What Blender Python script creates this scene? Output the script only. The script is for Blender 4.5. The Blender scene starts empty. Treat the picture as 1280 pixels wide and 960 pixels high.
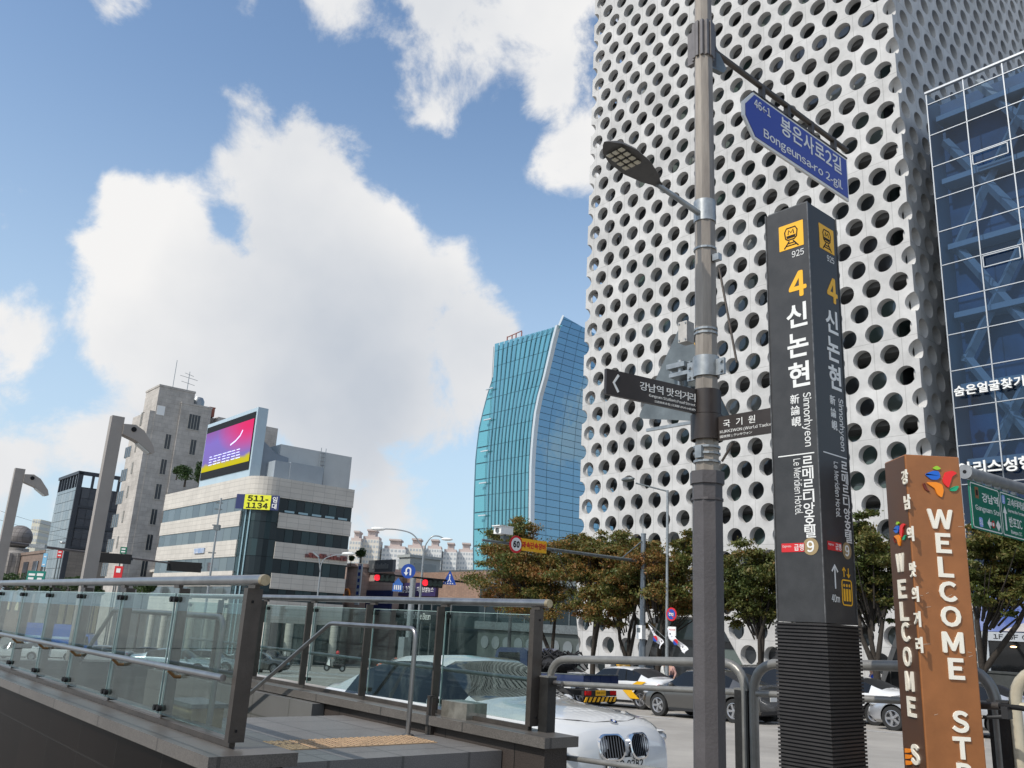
import bpy, bmesh, math, random
from mathutils import Vector, Matrix
R_ = math.radians
random.seed(7)
scene = bpy.context.scene
COL = scene.collection
# ------------------------------------------------------------------ camera model and street frame
FPX = 1077.4; PITCH = R_(15.72); ROLL = R_(3.12)
cF = Vector((0, math.cos(PITCH), math.sin(PITCH)))
r0 = Vector((1, 0, 0)); u0 = Vector((0, -math.sin(PITCH), math.cos(PITCH)))
cR = r0*math.cos(ROLL) + u0*math.sin(ROLL)
cU = -r0*math.sin(ROLL) + u0*math.cos(ROLL)
YAW = R_(-50.36)
UU = Vector((math.cos(YAW), math.sin(YAW), 0)); NN = Vector((-math.sin(YAW), math.cos(YAW), 0))
def W(s, t, z=0): return UU*s + NN*t + Vector((0, 0, z))
def ray(x, y): return cF + cR*((x-640)/FPX) - cU*((y-480)/FPX)
def stz(P): return (P.dot(UU), P.dot(NN), P.z)
def on_t(x, y, t): d = ray(x, y); return stz(d*(t/d.dot(NN)))
def on_s(x, y, s): d = ray(x, y); return stz(d*(s/d.dot(UU)))
def on_Y(x, y, Y): d = ray(x, y); return d*(Y/d.y)
def gzw(X, Y): return max(-1.4 - .038*Y, -6.2) + .012*max(-60, min(60, X))
def gz(s, t): P = W(s, t); return gzw(P.x, P.y)
def at(x, Y):
    d = ray(x, 840); return stz(d*(Y/d.y))[:2]

# ------------------------------------------------------------------ materials
MATS = {}
def newmat(name):
    m = bpy.data.materials.new(name); m.use_nodes = True
    nt = m.node_tree; nt.nodes.clear()
    out = nt.nodes.new('ShaderNodeOutputMaterial')
    return m, nt, out
def N(nt, typ, **kw):
    n = nt.nodes.new(typ)
    for k, v in kw.items():
        if k.startswith('i_'):
            n.inputs[k[2:].replace('_', ' ')].default_value = v
        else: setattr(n, k, v)
    return n
def lk(nt, a, b): nt.links.new(a, b)
def rgba(c): return (c[0], c[1], c[2], 1)
def pm(name, col, rough=.6, metal=0., noise=None, bump=None, emit=None, spec=.5, coat=0., col2=None, trans=0., stretch=None):
    """principled material with optional mottling: noise=(scale, amount), bump=(scale, strength)"""
    if name in MATS: return MATS[name]
    m, nt, out = newmat(name)
    b = N(nt, 'ShaderNodeBsdfPrincipled')
    b.inputs['Base Color'].default_value = rgba(col)
    b.inputs['Roughness'].default_value = rough
    b.inputs['Metallic'].default_value = metal
    b.inputs['Specular IOR Level'].default_value = spec
    b.inputs['Coat Weight'].default_value = coat
    if trans: b.inputs['Transmission Weight'].default_value = trans
    tc = N(nt, 'ShaderNodeTexCoord')
    src = tc.outputs['Object']
    if stretch:
        mp = N(nt, 'ShaderNodeMapping'); mp.inputs['Scale'].default_value = stretch
        lk(nt, src, mp.inputs[0]); src = mp.outputs[0]
    if noise:
        n1 = N(nt, 'ShaderNodeTexNoise'); n1.inputs['Scale'].default_value = noise[0]; n1.inputs['Detail'].default_value = 6
        n1.inputs['Roughness'].default_value = .65
        lk(nt, src, n1.inputs['Vector'])
        mx = N(nt, 'ShaderNodeMixRGB')
        a = noise[1]
        c2 = col2 or tuple(c*(1-a) for c in col)
        c1 = col if col2 else tuple(min(1, c*(1+a*.6)) for c in col)
        mx.inputs[1].default_value = rgba(c2); mx.inputs[2].default_value = rgba(c1)
        mr = N(nt, 'ShaderNodeMapRange'); mr.inputs[1].default_value = .3; mr.inputs[2].default_value = .7
        lk(nt, n1.outputs[0], mr.inputs[0]); lk(nt, mr.outputs[0], mx.inputs[0])
        lk(nt, mx.outputs[0], b.inputs['Base Color'])
        mr2 = N(nt, 'ShaderNodeMapRange'); mr2.inputs[3].default_value = max(.02, rough-.1); mr2.inputs[4].default_value = min(1, rough+.12)
        lk(nt, n1.outputs[0], mr2.inputs[0]); lk(nt, mr2.outputs[0], b.inputs['Roughness'])
    if bump:
        n2 = N(nt, 'ShaderNodeTexNoise'); n2.inputs['Scale'].default_value = bump[0]; n2.inputs['Detail'].default_value = 4
        lk(nt, src, n2.inputs['Vector'])
        bp = N(nt, 'ShaderNodeBump'); bp.inputs['Strength'].default_value = bump[1]; bp.inputs['Distance'].default_value = .02
        lk(nt, n2.outputs[0], bp.inputs['Height']); lk(nt, bp.outputs[0], b.inputs['Normal'])
    if emit:
        b.inputs['Emission Color'].default_value = rgba(emit[0]); b.inputs['Emission Strength'].default_value = emit[1]
    lk(nt, b.outputs[0], out.inputs[0])
    MATS[name] = m; return m
def tiles(name, col, mortar, w, h, rough=.6, vary=.08, msize=.012, spec=.4, offset=.0, flat=False, grime=.15, speck=None):
    """stone or panel cladding: brick texture on (x+y, z) of the object, or on (x, y) when flat"""
    if name in MATS: return MATS[name]
    m, nt, out = newmat(name)
    b = N(nt, 'ShaderNodeBsdfPrincipled'); b.inputs['Roughness'].default_value = rough; b.inputs['Specular IOR Level'].default_value = spec
    tc = N(nt, 'ShaderNodeTexCoord'); v = tc.outputs['Object']
    if not flat:
        sp = N(nt, 'ShaderNodeSeparateXYZ'); lk(nt, v, sp.inputs[0])
        ad = N(nt, 'ShaderNodeMath', operation='ADD'); lk(nt, sp.outputs[0], ad.inputs[0]); lk(nt, sp.outputs[1], ad.inputs[1])
        cb = N(nt, 'ShaderNodeCombineXYZ'); lk(nt, ad.outputs[0], cb.inputs[0]); lk(nt, sp.outputs[2], cb.inputs[1]); vv = cb.outputs[0]
    else: vv = v
    br = N(nt, 'ShaderNodeTexBrick'); br.offset = offset
    br.inputs['Scale'].default_value = 1; br.inputs['Brick Width'].default_value = w; br.inputs['Row Height'].default_value = h
    br.inputs['Mortar Size'].default_value = msize; br.inputs['Mortar Smooth'].default_value = .1
    br.inputs['Color1'].default_value = rgba(tuple(c*(1+vary) for c in col)); br.inputs['Color2'].default_value = rgba(tuple(c*(1-vary) for c in col))
    br.inputs['Mortar'].default_value = rgba(mortar)
    lk(nt, vv, br.inputs['Vector'])
    no = N(nt, 'ShaderNodeTexNoise'); no.inputs['Scale'].default_value = .35; no.inputs['Detail'].default_value = 8; no.inputs['Roughness'].default_value = .7
    lk(nt, v, no.inputs['Vector'])
    mr = N(nt, 'ShaderNodeMapRange'); mr.inputs[1].default_value = .35; mr.inputs[2].default_value = .7; mr.inputs[3].default_value = 1-grime; mr.inputs[4].default_value = 1.05
    lk(nt, no.outputs[0], mr.inputs[0])
    mu = N(nt, 'ShaderNodeMixRGB', blend_type='MULTIPLY'); mu.inputs[0].default_value = 1
    lk(nt, br.outputs[0], mu.inputs[1]); lk(nt, mr.outputs[0], mu.inputs[2])
    last = mu.outputs[0]
    if speck:
        n3 = N(nt, 'ShaderNodeTexNoise'); n3.inputs['Scale'].default_value = speck[0]; n3.inputs['Detail'].default_value = 2
        lk(nt, v, n3.inputs['Vector'])
        m3 = N(nt, 'ShaderNodeMapRange'); m3.inputs[1].default_value = .35; m3.inputs[2].default_value = .65; m3.inputs[3].default_value = 1-speck[1]; m3.inputs[4].default_value = 1+speck[1]
        lk(nt, n3.outputs[0], m3.inputs[0])
        mu2 = N(nt, 'ShaderNodeMixRGB', blend_type='MULTIPLY'); mu2.inputs[0].default_value = 1
        lk(nt, last, mu2.inputs[1]); lk(nt, m3.outputs[0], mu2.inputs[2]); last = mu2.outputs[0]
    lk(nt, last, b.inputs['Base Color'])
    bp = N(nt, 'ShaderNodeBump'); bp.inputs['Strength'].default_value = .3; bp.inputs['Distance'].default_value = .01
    lk(nt, br.outputs['Fac'], bp.inputs['Height']); bp.invert = True; lk(nt, bp.outputs[0], b.inputs['Normal'])
    lk(nt, b.outputs[0], out.inputs[0])
    MATS[name] = m; return m
def refl_fac(nt, base):
    lw = N(nt, 'ShaderNodeLayerWeight'); lw.inputs[0].default_value = .5
    pw_ = N(nt, 'ShaderNodeMath', operation='POWER'); lk(nt, lw.outputs['Facing'], pw_.inputs[0]); pw_.inputs[1].default_value = 4.
    ad = N(nt, 'ShaderNodeMath', operation='MULTIPLY_ADD'); ad.use_clamp = True; ad.inputs[1].default_value = .75; ad.inputs[2].default_value = base+.03
    lk(nt, pw_.outputs[0], ad.inputs[0]); return ad
def glass_pane(name, tint, refl=.12, rough=.02, body=None, bodymix=0., smudge=0.):
    """thin pane: tinted see-through plus Fresnel gloss"""
    if name in MATS: return MATS[name]
    m, nt, out = newmat(name)
    tr = N(nt, 'ShaderNodeBsdfTransparent'); tr.inputs[0].default_value = rgba(tint)
    gl = N(nt, 'ShaderNodeBsdfGlossy'); gl.inputs['Roughness'].default_value = rough; gl.inputs[0].default_value = (.9, .95, .95, 1)
    ad = refl_fac(nt, refl)
    base = tr.outputs[0]
    if body:
        df = N(nt, 'ShaderNodeBsdfDiffuse'); df.inputs[0].default_value = rgba(body)
        mb = N(nt, 'ShaderNodeMixShader'); mb.inputs[0].default_value = bodymix
        lk(nt, tr.outputs[0], mb.inputs[1]); lk(nt, df.outputs[0], mb.inputs[2]); base = mb.outputs[0]
        if smudge:
            tcg = N(nt, 'ShaderNodeTexCoord'); mpg = N(nt, 'ShaderNodeMapping'); mpg.inputs['Scale'].default_value = (2.2, 2.2, .8); lk(nt, tcg.outputs['Object'], mpg.inputs[0])
            ng = N(nt, 'ShaderNodeTexNoise'); ng.inputs['Scale'].default_value = 2.5; ng.inputs['Detail'].default_value = 8; ng.inputs['Roughness'].default_value = .75; lk(nt, mpg.outputs[0], ng.inputs['Vector'])
            rg = N(nt, 'ShaderNodeMapRange'); rg.inputs[1].default_value = .5; rg.inputs[2].default_value = .8; rg.inputs[3].default_value = bodymix; rg.inputs[4].default_value = smudge; lk(nt, ng.outputs[0], rg.inputs[0]); lk(nt, rg.outputs[0], mb.inputs[0])
    mx = N(nt, 'ShaderNodeMixShader'); lk(nt, ad.outputs[0], mx.inputs[0]); lk(nt, base, mx.inputs[1]); lk(nt, gl.outputs[0], mx.inputs[2])
    lk(nt, mx.outputs[0], out.inputs[0]); MATS[name] = m; return m
def window_glass(name, cols, refl=.35, rough=.04, tint=(.8, .9, 1.), scale=None, wav=.0):
    """opaque architectural glazing: dark body whose tone varies pane by pane, mixed with a tinted mirror"""
    if name in MATS: return MATS[name]
    m, nt, out = newmat(name)
    geo = N(nt, 'ShaderNodeNewGeometry')
    rp = N(nt, 'ShaderNodeValToRGB'); rp.color_ramp.interpolation = 'CONSTANT'
    els = rp.color_ramp.elements
    for i, c in enumerate(cols):
        p = i/len(cols)
        e = els[i] if i < 2 else els.new(p)
        e.position = p; e.color = rgba(c)
    lk(nt, geo.outputs['Random Per Island'], rp.inputs[0])
    df = N(nt, 'ShaderNodeBsdfPrincipled'); df.inputs['Roughness'].default_value = .4; lk(nt, rp.outputs[0], df.inputs['Base Color'])
    gl = N(nt, 'ShaderNodeBsdfGlossy'); gl.inputs['Roughness'].default_value = rough; gl.inputs[0].default_value = rgba(tint)
    if wav:
        tc = N(nt, 'ShaderNodeTexCoord')
        no = N(nt, 'ShaderNodeTexNoise'); no.inputs['Scale'].default_value = .25; lk(nt, tc.outputs['Object'], no.inputs['Vector'])
        bp = N(nt, 'ShaderNodeBump'); bp.inputs['Strength'].default_value = wav; bp.inputs['Distance'].default_value = .3
        lk(nt, no.outputs[0], bp.inputs['Height']); lk(nt, bp.outputs[0], gl.inputs['Normal'])
    ad = refl_fac(nt, refl)
    mx = N(nt, 'ShaderNodeMixShader'); lk(nt, ad.outputs[0], mx.inputs[0]); lk(nt, df.outputs[0], mx.inputs[1]); lk(nt, gl.outputs[0], mx.inputs[2])
    lk(nt, mx.outputs[0], out.inputs[0]); MATS[name] = m; return m

M = {}
M['steel'] = pm('brushed_steel', (.30, .29, .285), .32, .85, (6, .25), (90, .05), stretch=(1, 1, .2))
M['steel_dark'] = pm('weathered_post_steel', (.085, .072, .062), .45, .5, (5, .3), (60, .08))
M['rail'] = pm('grey_painted_rail', (.22, .215, .20), .38, .3, (9, .2), (40, .1))
M['rail_cream'] = pm('cream_painted_rail', (.52, .47, .36), .4, .1, (9, .2))
M['black'] = pm('black_paint', (.012, .012, .013), .6, 0, (8, .3), spec=.2)
M['sleeve'] = pm('black_post_sleeve', (.022, .021, .02), .5, .2, (12, .4), (60, .15))
M['rubber'] = pm('tyre_rubber', (.018, .018, .018), .8, 0, (14, .3))
M['pole'] = pm('galvanised_pole', (.38, .335, .28), .42, .35, (2.8, .55), (50, .1), stretch=(3, 3, .35), col2=(.17, .14, .115))
M['pole_sleeve'] = pm('painted_pole_sleeve', (.088, .080, .082), .5, .1, (4, .2), (60, .15))
M['galv'] = pm('galvanised_bracket', (.33, .35, .36), .4, .6, (14, .3))
M['galv_plate'] = pm('grey_sign_back', (.16, .18, .185), .42, .5, (5, .35))
M['white'] = pm('white_paint', (.78, .78, .76), .5)
M['offwhite'] = pm('white_lettering', (.80, .76, .66), .5)
M['letter'] = pm('sign_white', (.72, .72, .70), .5)
M['brown_sign'] = pm('brown_sign_plate', (.035, .027, .024), .4, .1, (8, .2))
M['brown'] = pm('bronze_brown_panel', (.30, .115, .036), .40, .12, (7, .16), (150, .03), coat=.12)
M['pylon'] = pm('charcoal_pylon_panel', (.036, .0365, .038), .48, .1, (9, .30), (120, .03), coat=.05)
M['yellow'] = pm('signal_yellow', (.80, .42, .015), .5)
M['orange'] = pm('emblem_orange', (.85, .25, .01), .35)
M['red'] = pm('sign_red', (.55, .015, .02), .45)
M['green'] = pm('road_sign_green', (.0, .13, .07), .4)
M['blue'] = pm('street_sign_blue', (.012, .025, .27), .35, coat=.3)
M['blue2'] = pm('traffic_sign_blue', (.012, .06, .33), .4)
M['concrete'] = tiles('white_concrete', (.55, .545, .535), (.36, .355, .345), 1.5574, 5.334, .8, .035, .014, grime=.24, spec=.25, speck=(1.6, .05))
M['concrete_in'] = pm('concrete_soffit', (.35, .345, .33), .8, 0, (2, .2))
M['hive_glass'] = window_glass('recessed_office_glass', [(.012, .014, .016), (.02, .03, .03), (.05, .085, .075), (.015, .02, .022), (.03, .03, .032), (.10, .13, .12), (.012, .014, .016), (.26, .28, .28), (.02, .022, .024)], .03, .03, (.75, .85, .95))
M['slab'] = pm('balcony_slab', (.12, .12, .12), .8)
M['asphalt'] = pm('sunlit_asphalt', (.34, .315, .28), .9, 0, (.4, .30), (40, .3))
M['paint'] = pm('road_paint', (.62, .62, .60), .7, 0, (5, .25))
M['pave'] = tiles('concrete_paving', (.30, .285, .26), (.16, .15, .14), .3, .3, .85, .08, .01, flat=True)
M['kerb'] = pm('granite_kerb', (.36, .35, .33), .8, 0, (30, .2))
M['granite'] = tiles('granite_cap', (.13, .118, .107), (.07, .065, .06), 1.25, 3.0, .35, .05, .012, flat=True, grime=.35, speck=(160, .28))
M['granite_dark'] = tiles('dark_polished_granite', (.009, .006, .005), (.022, .019, .017), .9, .6, .36, .18, .006, grime=.45, speck=(140, .4), spec=.06)
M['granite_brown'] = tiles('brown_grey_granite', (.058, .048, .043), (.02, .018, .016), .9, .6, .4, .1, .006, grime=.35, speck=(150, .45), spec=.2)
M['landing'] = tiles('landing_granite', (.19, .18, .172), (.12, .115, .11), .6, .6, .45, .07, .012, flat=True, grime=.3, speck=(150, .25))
M['tactile'] = pm('tactile_yellow', (.38, .255, .15), .7, 0, (10, .3))
M['rail_glass'] = glass_pane('railing_glass', (.74, .81, .795), -.012, .01, (.35, .42, .40), .004, smudge=.13)
M['glass_edge'] = pm('green_glass_edge', (.30, .42, .40), .15, 0, spec=.8)
M['rim'] = pm('alloy_rim', (.42, .42, .43), .28, .8)
M['chrome'] = pm('chrome', (.75, .75, .76), .1, 1.)
M['car_glass'] = pm('tinted_car_glass', (.008, .009, .010), .04, 0, spec=.45)
M['shield'] = pm('windshield_glass', (.012, .014, .015), .02, 0, spec=1., coat=1.)
M['tail'] = pm('tail_light', (.5, .01, .012), .15, 0, coat=1.)
M['lens'] = pm('headlamp_lens', (.45, .46, .47), .06, .3, coat=1.)
M['plate'] = pm('number_plate', (.68, .68, .66), .4)
M['trim'] = pm('black_trim', (.015, .015, .016), .5)
M['bark'] = pm('dark_bark', (.035, .028, .022), .9, 0, (12, .4), (20, .5))
M['lamp_glass'] = pm('lamp_lens', (.55, .56, .54), .2, 0, spec=.6)
M['skin'] = pm('skin', (.45, .27, .19), .6)
M['hair'] = pm('dark_hair', (.015, .012, .01), .6)
def leafmat(name, cols):
    m, nt, out = newmat(name)
    geo = N(nt, 'ShaderNodeNewGeometry'); tc = N(nt, 'ShaderNodeTexCoord')
    no = N(nt, 'ShaderNodeTexNoise'); no.inputs['Scale'].default_value = .55; no.inputs['Detail'].default_value = 3; lk(nt, tc.outputs['Object'], no.inputs['Vector'])
    a = N(nt, 'ShaderNodeMath', operation='MULTIPLY_ADD'); a.inputs[1].default_value = .45; lk(nt, geo.outputs['Random Per Island'], a.inputs[0])
    mr = N(nt, 'ShaderNodeMapRange'); mr.inputs[1].default_value = .33; mr.inputs[2].default_value = .67; mr.inputs[3].default_value = 0; mr.inputs[4].default_value = .55
    lk(nt, no.outputs[0], mr.inputs[0]); lk(nt, mr.outputs[0], a.inputs[2])
    rp = N(nt, 'ShaderNodeValToRGB'); els = rp.color_ramp.elements
    for i, c in enumerate(cols):
        p = i/(len(cols)-1)
        e = els[i] if i < 2 else els.new(p)
        e.position = p; e.color = rgba(c)
    lk(nt, a.outputs[0], rp.inputs[0])
    d = N(nt, 'ShaderNodeBsdfPrincipled'); d.inputs['Roughness'].default_value = .55; lk(nt, rp.outputs[0], d.inputs['Base Color'])
    t = N(nt, 'ShaderNodeBsdfTranslucent'); lk(nt, rp.outputs[0], t.inputs[0])
    mx = N(nt, 'ShaderNodeMixShader'); mx.inputs[0].default_value = .3; lk(nt, d.outputs[0], mx.inputs[1]); lk(nt, t.outputs[0], mx.inputs[2])
    lk(nt, mx.outputs[0], out.inputs[0]); return m
M['leaf_autumn'] = leafmat('turning_leaves', [(.055, .085, .018), (.085, .115, .024), (.15, .13, .03), (.26, .125, .032), (.22, .08, .025)])
M['leaf_mix'] = leafmat('olive_leaves', [(.048, .075, .017), (.08, .11, .024), (.13, .125, .03), (.21, .11, .03)])
M['leaf_green'] = leafmat('green_leaves', [(.02, .045, .012), (.04, .08, .018), (.07, .11, .03)])

# ------------------------------------------------------------------ mesh helpers
class MB:
    def __init__(self): self.v = []; self.f = []; self.m = []
    def add(self, vs, fs, mi=0):
        o = len(self.v); self.v += [tuple(v) for v in vs]; self.f += [tuple(i+o for i in f) for f in fs]; self.m += [mi]*len(fs); return self
    def box(self, c, d, rot=None, mi=0):
        hx, hy, hz = d[0]/2, d[1]/2, d[2]/2
        vs = [Vector((x, y, z)) for x in (-hx, hx) for y in (-hy, hy) for z in (-hz, hz)]
        if rot: vs = [rot @ v for v in vs]
        vs = [v+Vector(c) for v in vs]
        return self.add(vs, [(0, 1, 3, 2), (4, 6, 7, 5), (0, 4, 5, 1), (2, 3, 7, 6), (0, 2, 6, 4), (1, 5, 7, 3)], mi)
    def b2(self, x0, x1, y0, y1, z0, z1, mi=0): return self.box(((x0+x1)/2, (y0+y1)/2, (z0+z1)/2), (abs(x1-x0), abs(y1-y0), abs(z1-z0)), None, mi)
    def quad(self, a, b, c, d, mi=0): return self.add([a, b, c, d], [(0, 1, 2, 3)], mi)
    def tube(self, pts, r, n=10, cap=True, mi=0, phase=0.):
        pts = [Vector(p) for p in pts]; k = len(pts)
        rs = r if isinstance(r, (list, tuple)) else [r]*k
        base = None; rings = []
        for i, p in enumerate(pts):
            d = ((pts[i+1]-p) if i < k-1 else (p-pts[i-1])).normalized()
            if 0 < i < k-1: d = ((pts[i+1]-p).normalized()+(p-pts[i-1]).normalized()).normalized()
            if base is None:
                base = Vector((0, 0, 1)) if abs(d.z) < .9 else Vector((1, 0, 0))
            x = (base - d*base.dot(d)).normalized(); y = d.cross(x); base = x
            rings.append([p + (x*math.cos(phase+2*math.pi*j/n)+y*math.sin(phase+2*math.pi*j/n))*rs[i] for j in range(n)])
        vs = [q for rg in rings for q in rg]; fs = []
        for i in range(k-1):
            for j in range(n):
                a = i*n+j; b = i*n+(j+1) % n; fs.append((a, b, b+n, a+n))
        if cap: fs.append(tuple(range(n-1, -1, -1))); fs.append(tuple((k-1)*n+j for j in range(n)))
        return self.add(vs, fs, mi)
    def prism(self, poly, o, ax, ay, az, depth, mi=0):
        """poly 2D in axes ax, ay from origin o, extruded depth along az"""
        o = Vector(o); ax = Vector(ax); ay = Vector(ay); az = Vector(az)
        n = len(poly); a = [o+ax*p[0]+ay*p[1] for p in poly]; b = [q+az*depth for q in a]
        fs = [tuple(range(n-1, -1, -1)), tuple(range(n, 2*n))]
        for i in range(n): j = (i+1) % n; fs.append((i, j, j+n, i+n))
        return self.add(a+b, fs, mi)
    def sphere(self, c, r, n=16, m=10, sc=(1, 1, 1), mi=0):
        vs = []; fs = []
        for i in range(m+1):
            th = math.pi*i/m
            for j in range(n):
                ph = 2*math.pi*j/n
                vs.append((c[0]+r*sc[0]*math.sin(th)*math.cos(ph), c[1]+r*sc[1]*math.sin(th)*math.sin(ph), c[2]+r*sc[2]*math.cos(th)))
        for i in range(m):
            for j in range(n):
                a = i*n+j; b = i*n+(j+1) % n; fs.append((a, a+n, b+n, b))
        return self.add(vs, fs, mi)
    def lathe(self, prof, o, ax, n=20, mi=0):
        """prof list of (r, h) along axis ax from o"""
        ax = Vector(ax).normalized(); o = Vector(o)
        b = Vector((0, 0, 1)) if abs(ax.z) < .9 else Vector((1, 0, 0)); x = (b-ax*b.dot(ax)).normalized(); y = ax.cross(x)
        vs = []; fs = []
        for r, h in prof:
            for j in range(n): vs.append(o+ax*h+(x*math.cos(2*math.pi*j/n)+y*math.sin(2*math.pi*j/n))*r)
        for i in range(len(prof)-1):
            for j in range(n): a = i*n+j; c = i*n+(j+1) % n; fs.append((a, c, c+n, a+n))
        return self.add(vs, fs, mi)
    def build(self, name, mats, parent=None, loc=None, rz=None, smooth=None, fix=True):
        me = bpy.data.meshes.new(name); me.from_pydata(self.v, [], self.f)
        if not isinstance(mats, (list, tuple)): mats = [mats]
        for m in mats: me.materials.append(M[m] if isinstance(m, str) else m)
        if len(mats) > 1: me.polygons.foreach_set('material_index', self.m)
        if fix:
            bm = bmesh.new(); bm.from_mesh(me); bmesh.ops.recalc_face_normals(bm, faces=bm.faces); bm.to_mesh(me); bm.free()
        if smooth:
            me.polygons.foreach_set('use_smooth', [True]*len(me.polygons)); me.set_sharp_from_angle(angle=R_(smooth))
        me.update()
        o = bpy.data.objects.new(name, me); COL.objects.link(o)
        if parent: o.parent = parent
        if loc is not None: o.location = loc
        if rz is not None: o.rotation_euler = (0, 0, rz)
        return o
def tag(o, label=None, cat=None, group=None, kind=None):
    if label: o['label'] = label
    if cat: o['category'] = cat
    if group: o['group'] = group
    if kind: o['kind'] = kind
    return o
def thing(name, label, cat, loc, rz=YAW, group=None):
    o = bpy.data.objects.new(name, None); COL.objects.link(o); o.location = loc; o.rotation_euler = (0, 0, rz); o.empty_display_size = .2
    return tag(o, label, cat, group)
def sthing(name, label, cat, s, t, z=None, group=None, rz=YAW):
    return thing(name, label, cat, W(s, t, gz(s, t) if z is None else z), rz, group)
def copy_tree(o, parent=None):
    c = o.copy(); COL.objects.link(c)
    if parent: c.parent = parent
    for ch in [q for q in o.children]: copy_tree(ch, c)
    return c
def disc(r, n=24): return [(r*math.cos(2*math.pi*i/n), r*math.sin(2*math.pi*i/n)) for i in range(n)]
def rrect(w, h, r, n=4):
    p = []
    for cx, cy, a0 in ((w/2-r, h/2-r, 0), (-w/2+r, h/2-r, 90), (-w/2+r, -h/2+r, 180), (w/2-r, -h/2+r, 270)):
        for i in range(n+1): a = R_(a0+90*i/n); p.append((cx+r*math.cos(a), cy+r*math.sin(a)))
    return p
def strip(pts, w):
    """2D polyline to outline polygon of constant width"""
    L = []; Rr = []
    for i, p in enumerate(pts):
        a = pts[max(0, i-1)]; b = pts[min(len(pts)-1, i+1)]
        d = Vector((b[0]-a[0], b[1]-a[1])).normalized(); n = Vector((-d.y, d.x))*w/2
        L.append((p[0]+n.x, p[1]+n.y)); Rr.append((p[0]-n.x, p[1]-n.y))
    return L+Rr[::-1]
TXT = {}; GLY = {}
def glyph(ch, bold):
    """one character as (verts, faces, x0, x1); Latin letters and digits are taken from the full width forms of the sans typeface"""
    key = (ch, round(bold, 3))
    if key not in GLY:
        c = chr(ord(ch)+0xFEE0) if (ch.isascii() and ch.isalnum()) else ch
        many = bold > 0 and ch in 'MW4NVA'
        cu = bpy.data.curves.new('lettering', 'FONT'); cu.body = c; cu.offset = 0 if many else bold; cu.resolution_u = 3; cu.size = 1; cu.extrude = .5
        o = bpy.data.objects.new('tmp', cu); me = bpy.data.meshes.new_from_object(o)
        bpy.data.objects.remove(o); bpy.data.curves.remove(cu)
        v0 = [tuple(v.co) for v in me.vertices]; f0 = [tuple(p.vertices) for p in me.polygons]; bpy.data.meshes.remove(me)
        if many:
            V = []; F = []
            for k in range(9):
                dx, dy = (0, 0) if k == 8 else (bold*math.cos(k*math.pi/4), bold*math.sin(k*math.pi/4))
                o_ = len(V); V += [(x+dx, y+dy, z*(1+.02*k)) for x, y, z in v0]; F += [tuple(i+o_ for i in f) for f in f0]
            v0, f0 = V, F
        xs = [v[0] for v in v0] or [0, .3]
        GLY[key] = (v0, f0, min(xs), max(xs))
    return GLY[key]
def text(parent, body, c, right, up, height, mat='letter', depth=.002, width=None, bold=0., rot=0., name='lettering', label=None):
    """real lettering as thin raised mesh centred at c in the parent's frame; bbox scaled to height (and width)"""
    key = (body, round(bold, 3))
    if key not in TXT:
        V = []; F = []; x = 0.
        for ch in body:
            if ch == ' ': x += .30; continue
            v, f, a0, a1 = glyph(ch, bold)
            sp = .045 if ch.isascii() else .05
            o_ = len(V); V += [(p[0]-a0+x+sp, p[1], p[2]) for p in v]; F += [tuple(i+o_ for i in q) for q in f]; x += (a1-a0)+2*sp
        xs = [v[0] for v in V]; ys = [v[1] for v in V]
        TXT[key] = (V, F, min(xs), max(xs), min(ys), max(ys))
    vs, fs, x0, x1, y0, y1 = TXT[key]
    right = Vector(right).normalized(); up = Vector(up).normalized(); nrm = right.cross(up)
    if rot:
        q = Matrix.Rotation(rot, 3, nrm); right = q @ right; up = q @ up
    sy = height/(y1-y0); sx = sy if width is None else width/(x1-x0)
    c = Vector(c)
    V = [c+right*((v[0]-(x0+x1)/2)*sx)+up*((v[1]-(y0+y1)/2)*sy)+nrm*((v[2]+.5)*depth) for v in vs]
    mb = MB(); mb.add(V, fs); o = mb.build(name, mat, parent, fix=False)
    if label: o['label'] = label
    return o
def panel(parent, poly, c, right, up, mat, depth=.002, name='panel', off=0.):
    right = Vector(right).normalized(); up = Vector(up).normalized(); n = right.cross(up)
    mb = MB(); mb.prism(poly, Vector(c)+n*off, right, up, n, depth); return mb.build(name, mat, parent)
# ------------------------------------------------------------------ world, sun, camera
SUN_EL = 46.; SUN_AZ = 219.     # azimuth of the sun as a math angle from +X (behind the camera)
world = bpy.data.worlds.new('World'); scene.world = world; world.use_nodes = True
nt = world.node_tree; nt.nodes.clear()
wo = nt.nodes.new('ShaderNodeOutputWorld'); bg = nt.nodes.new('ShaderNodeBackground'); bg.inputs[1].default_value = .15
sky = nt.nodes.new('ShaderNodeTexSky'); sky.sky_type = 'NISHITA'; sky.sun_disc = False
sky.sun_elevation = R_(SUN_EL); sky.sun_rotation = R_(90-SUN_AZ); sky.air_density = 1.15; sky.dust_density = 1.2; sky.ozone_density = 1.6; sky.altitude = 50
tc = nt.nodes.new('ShaderNodeTexCoord'); D = tc.outputs['Generated']
nz = N(nt, 'ShaderNodeTexNoise'); nz.inputs['Scale'].default_value = 8.; nz.inputs['Detail'].default_value = 12; nz.inputs['Roughness'].default_value = .62; nz.inputs['Distortion'].default_value = .25
lk(nt, D, nz.inputs['Vector'])
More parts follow.
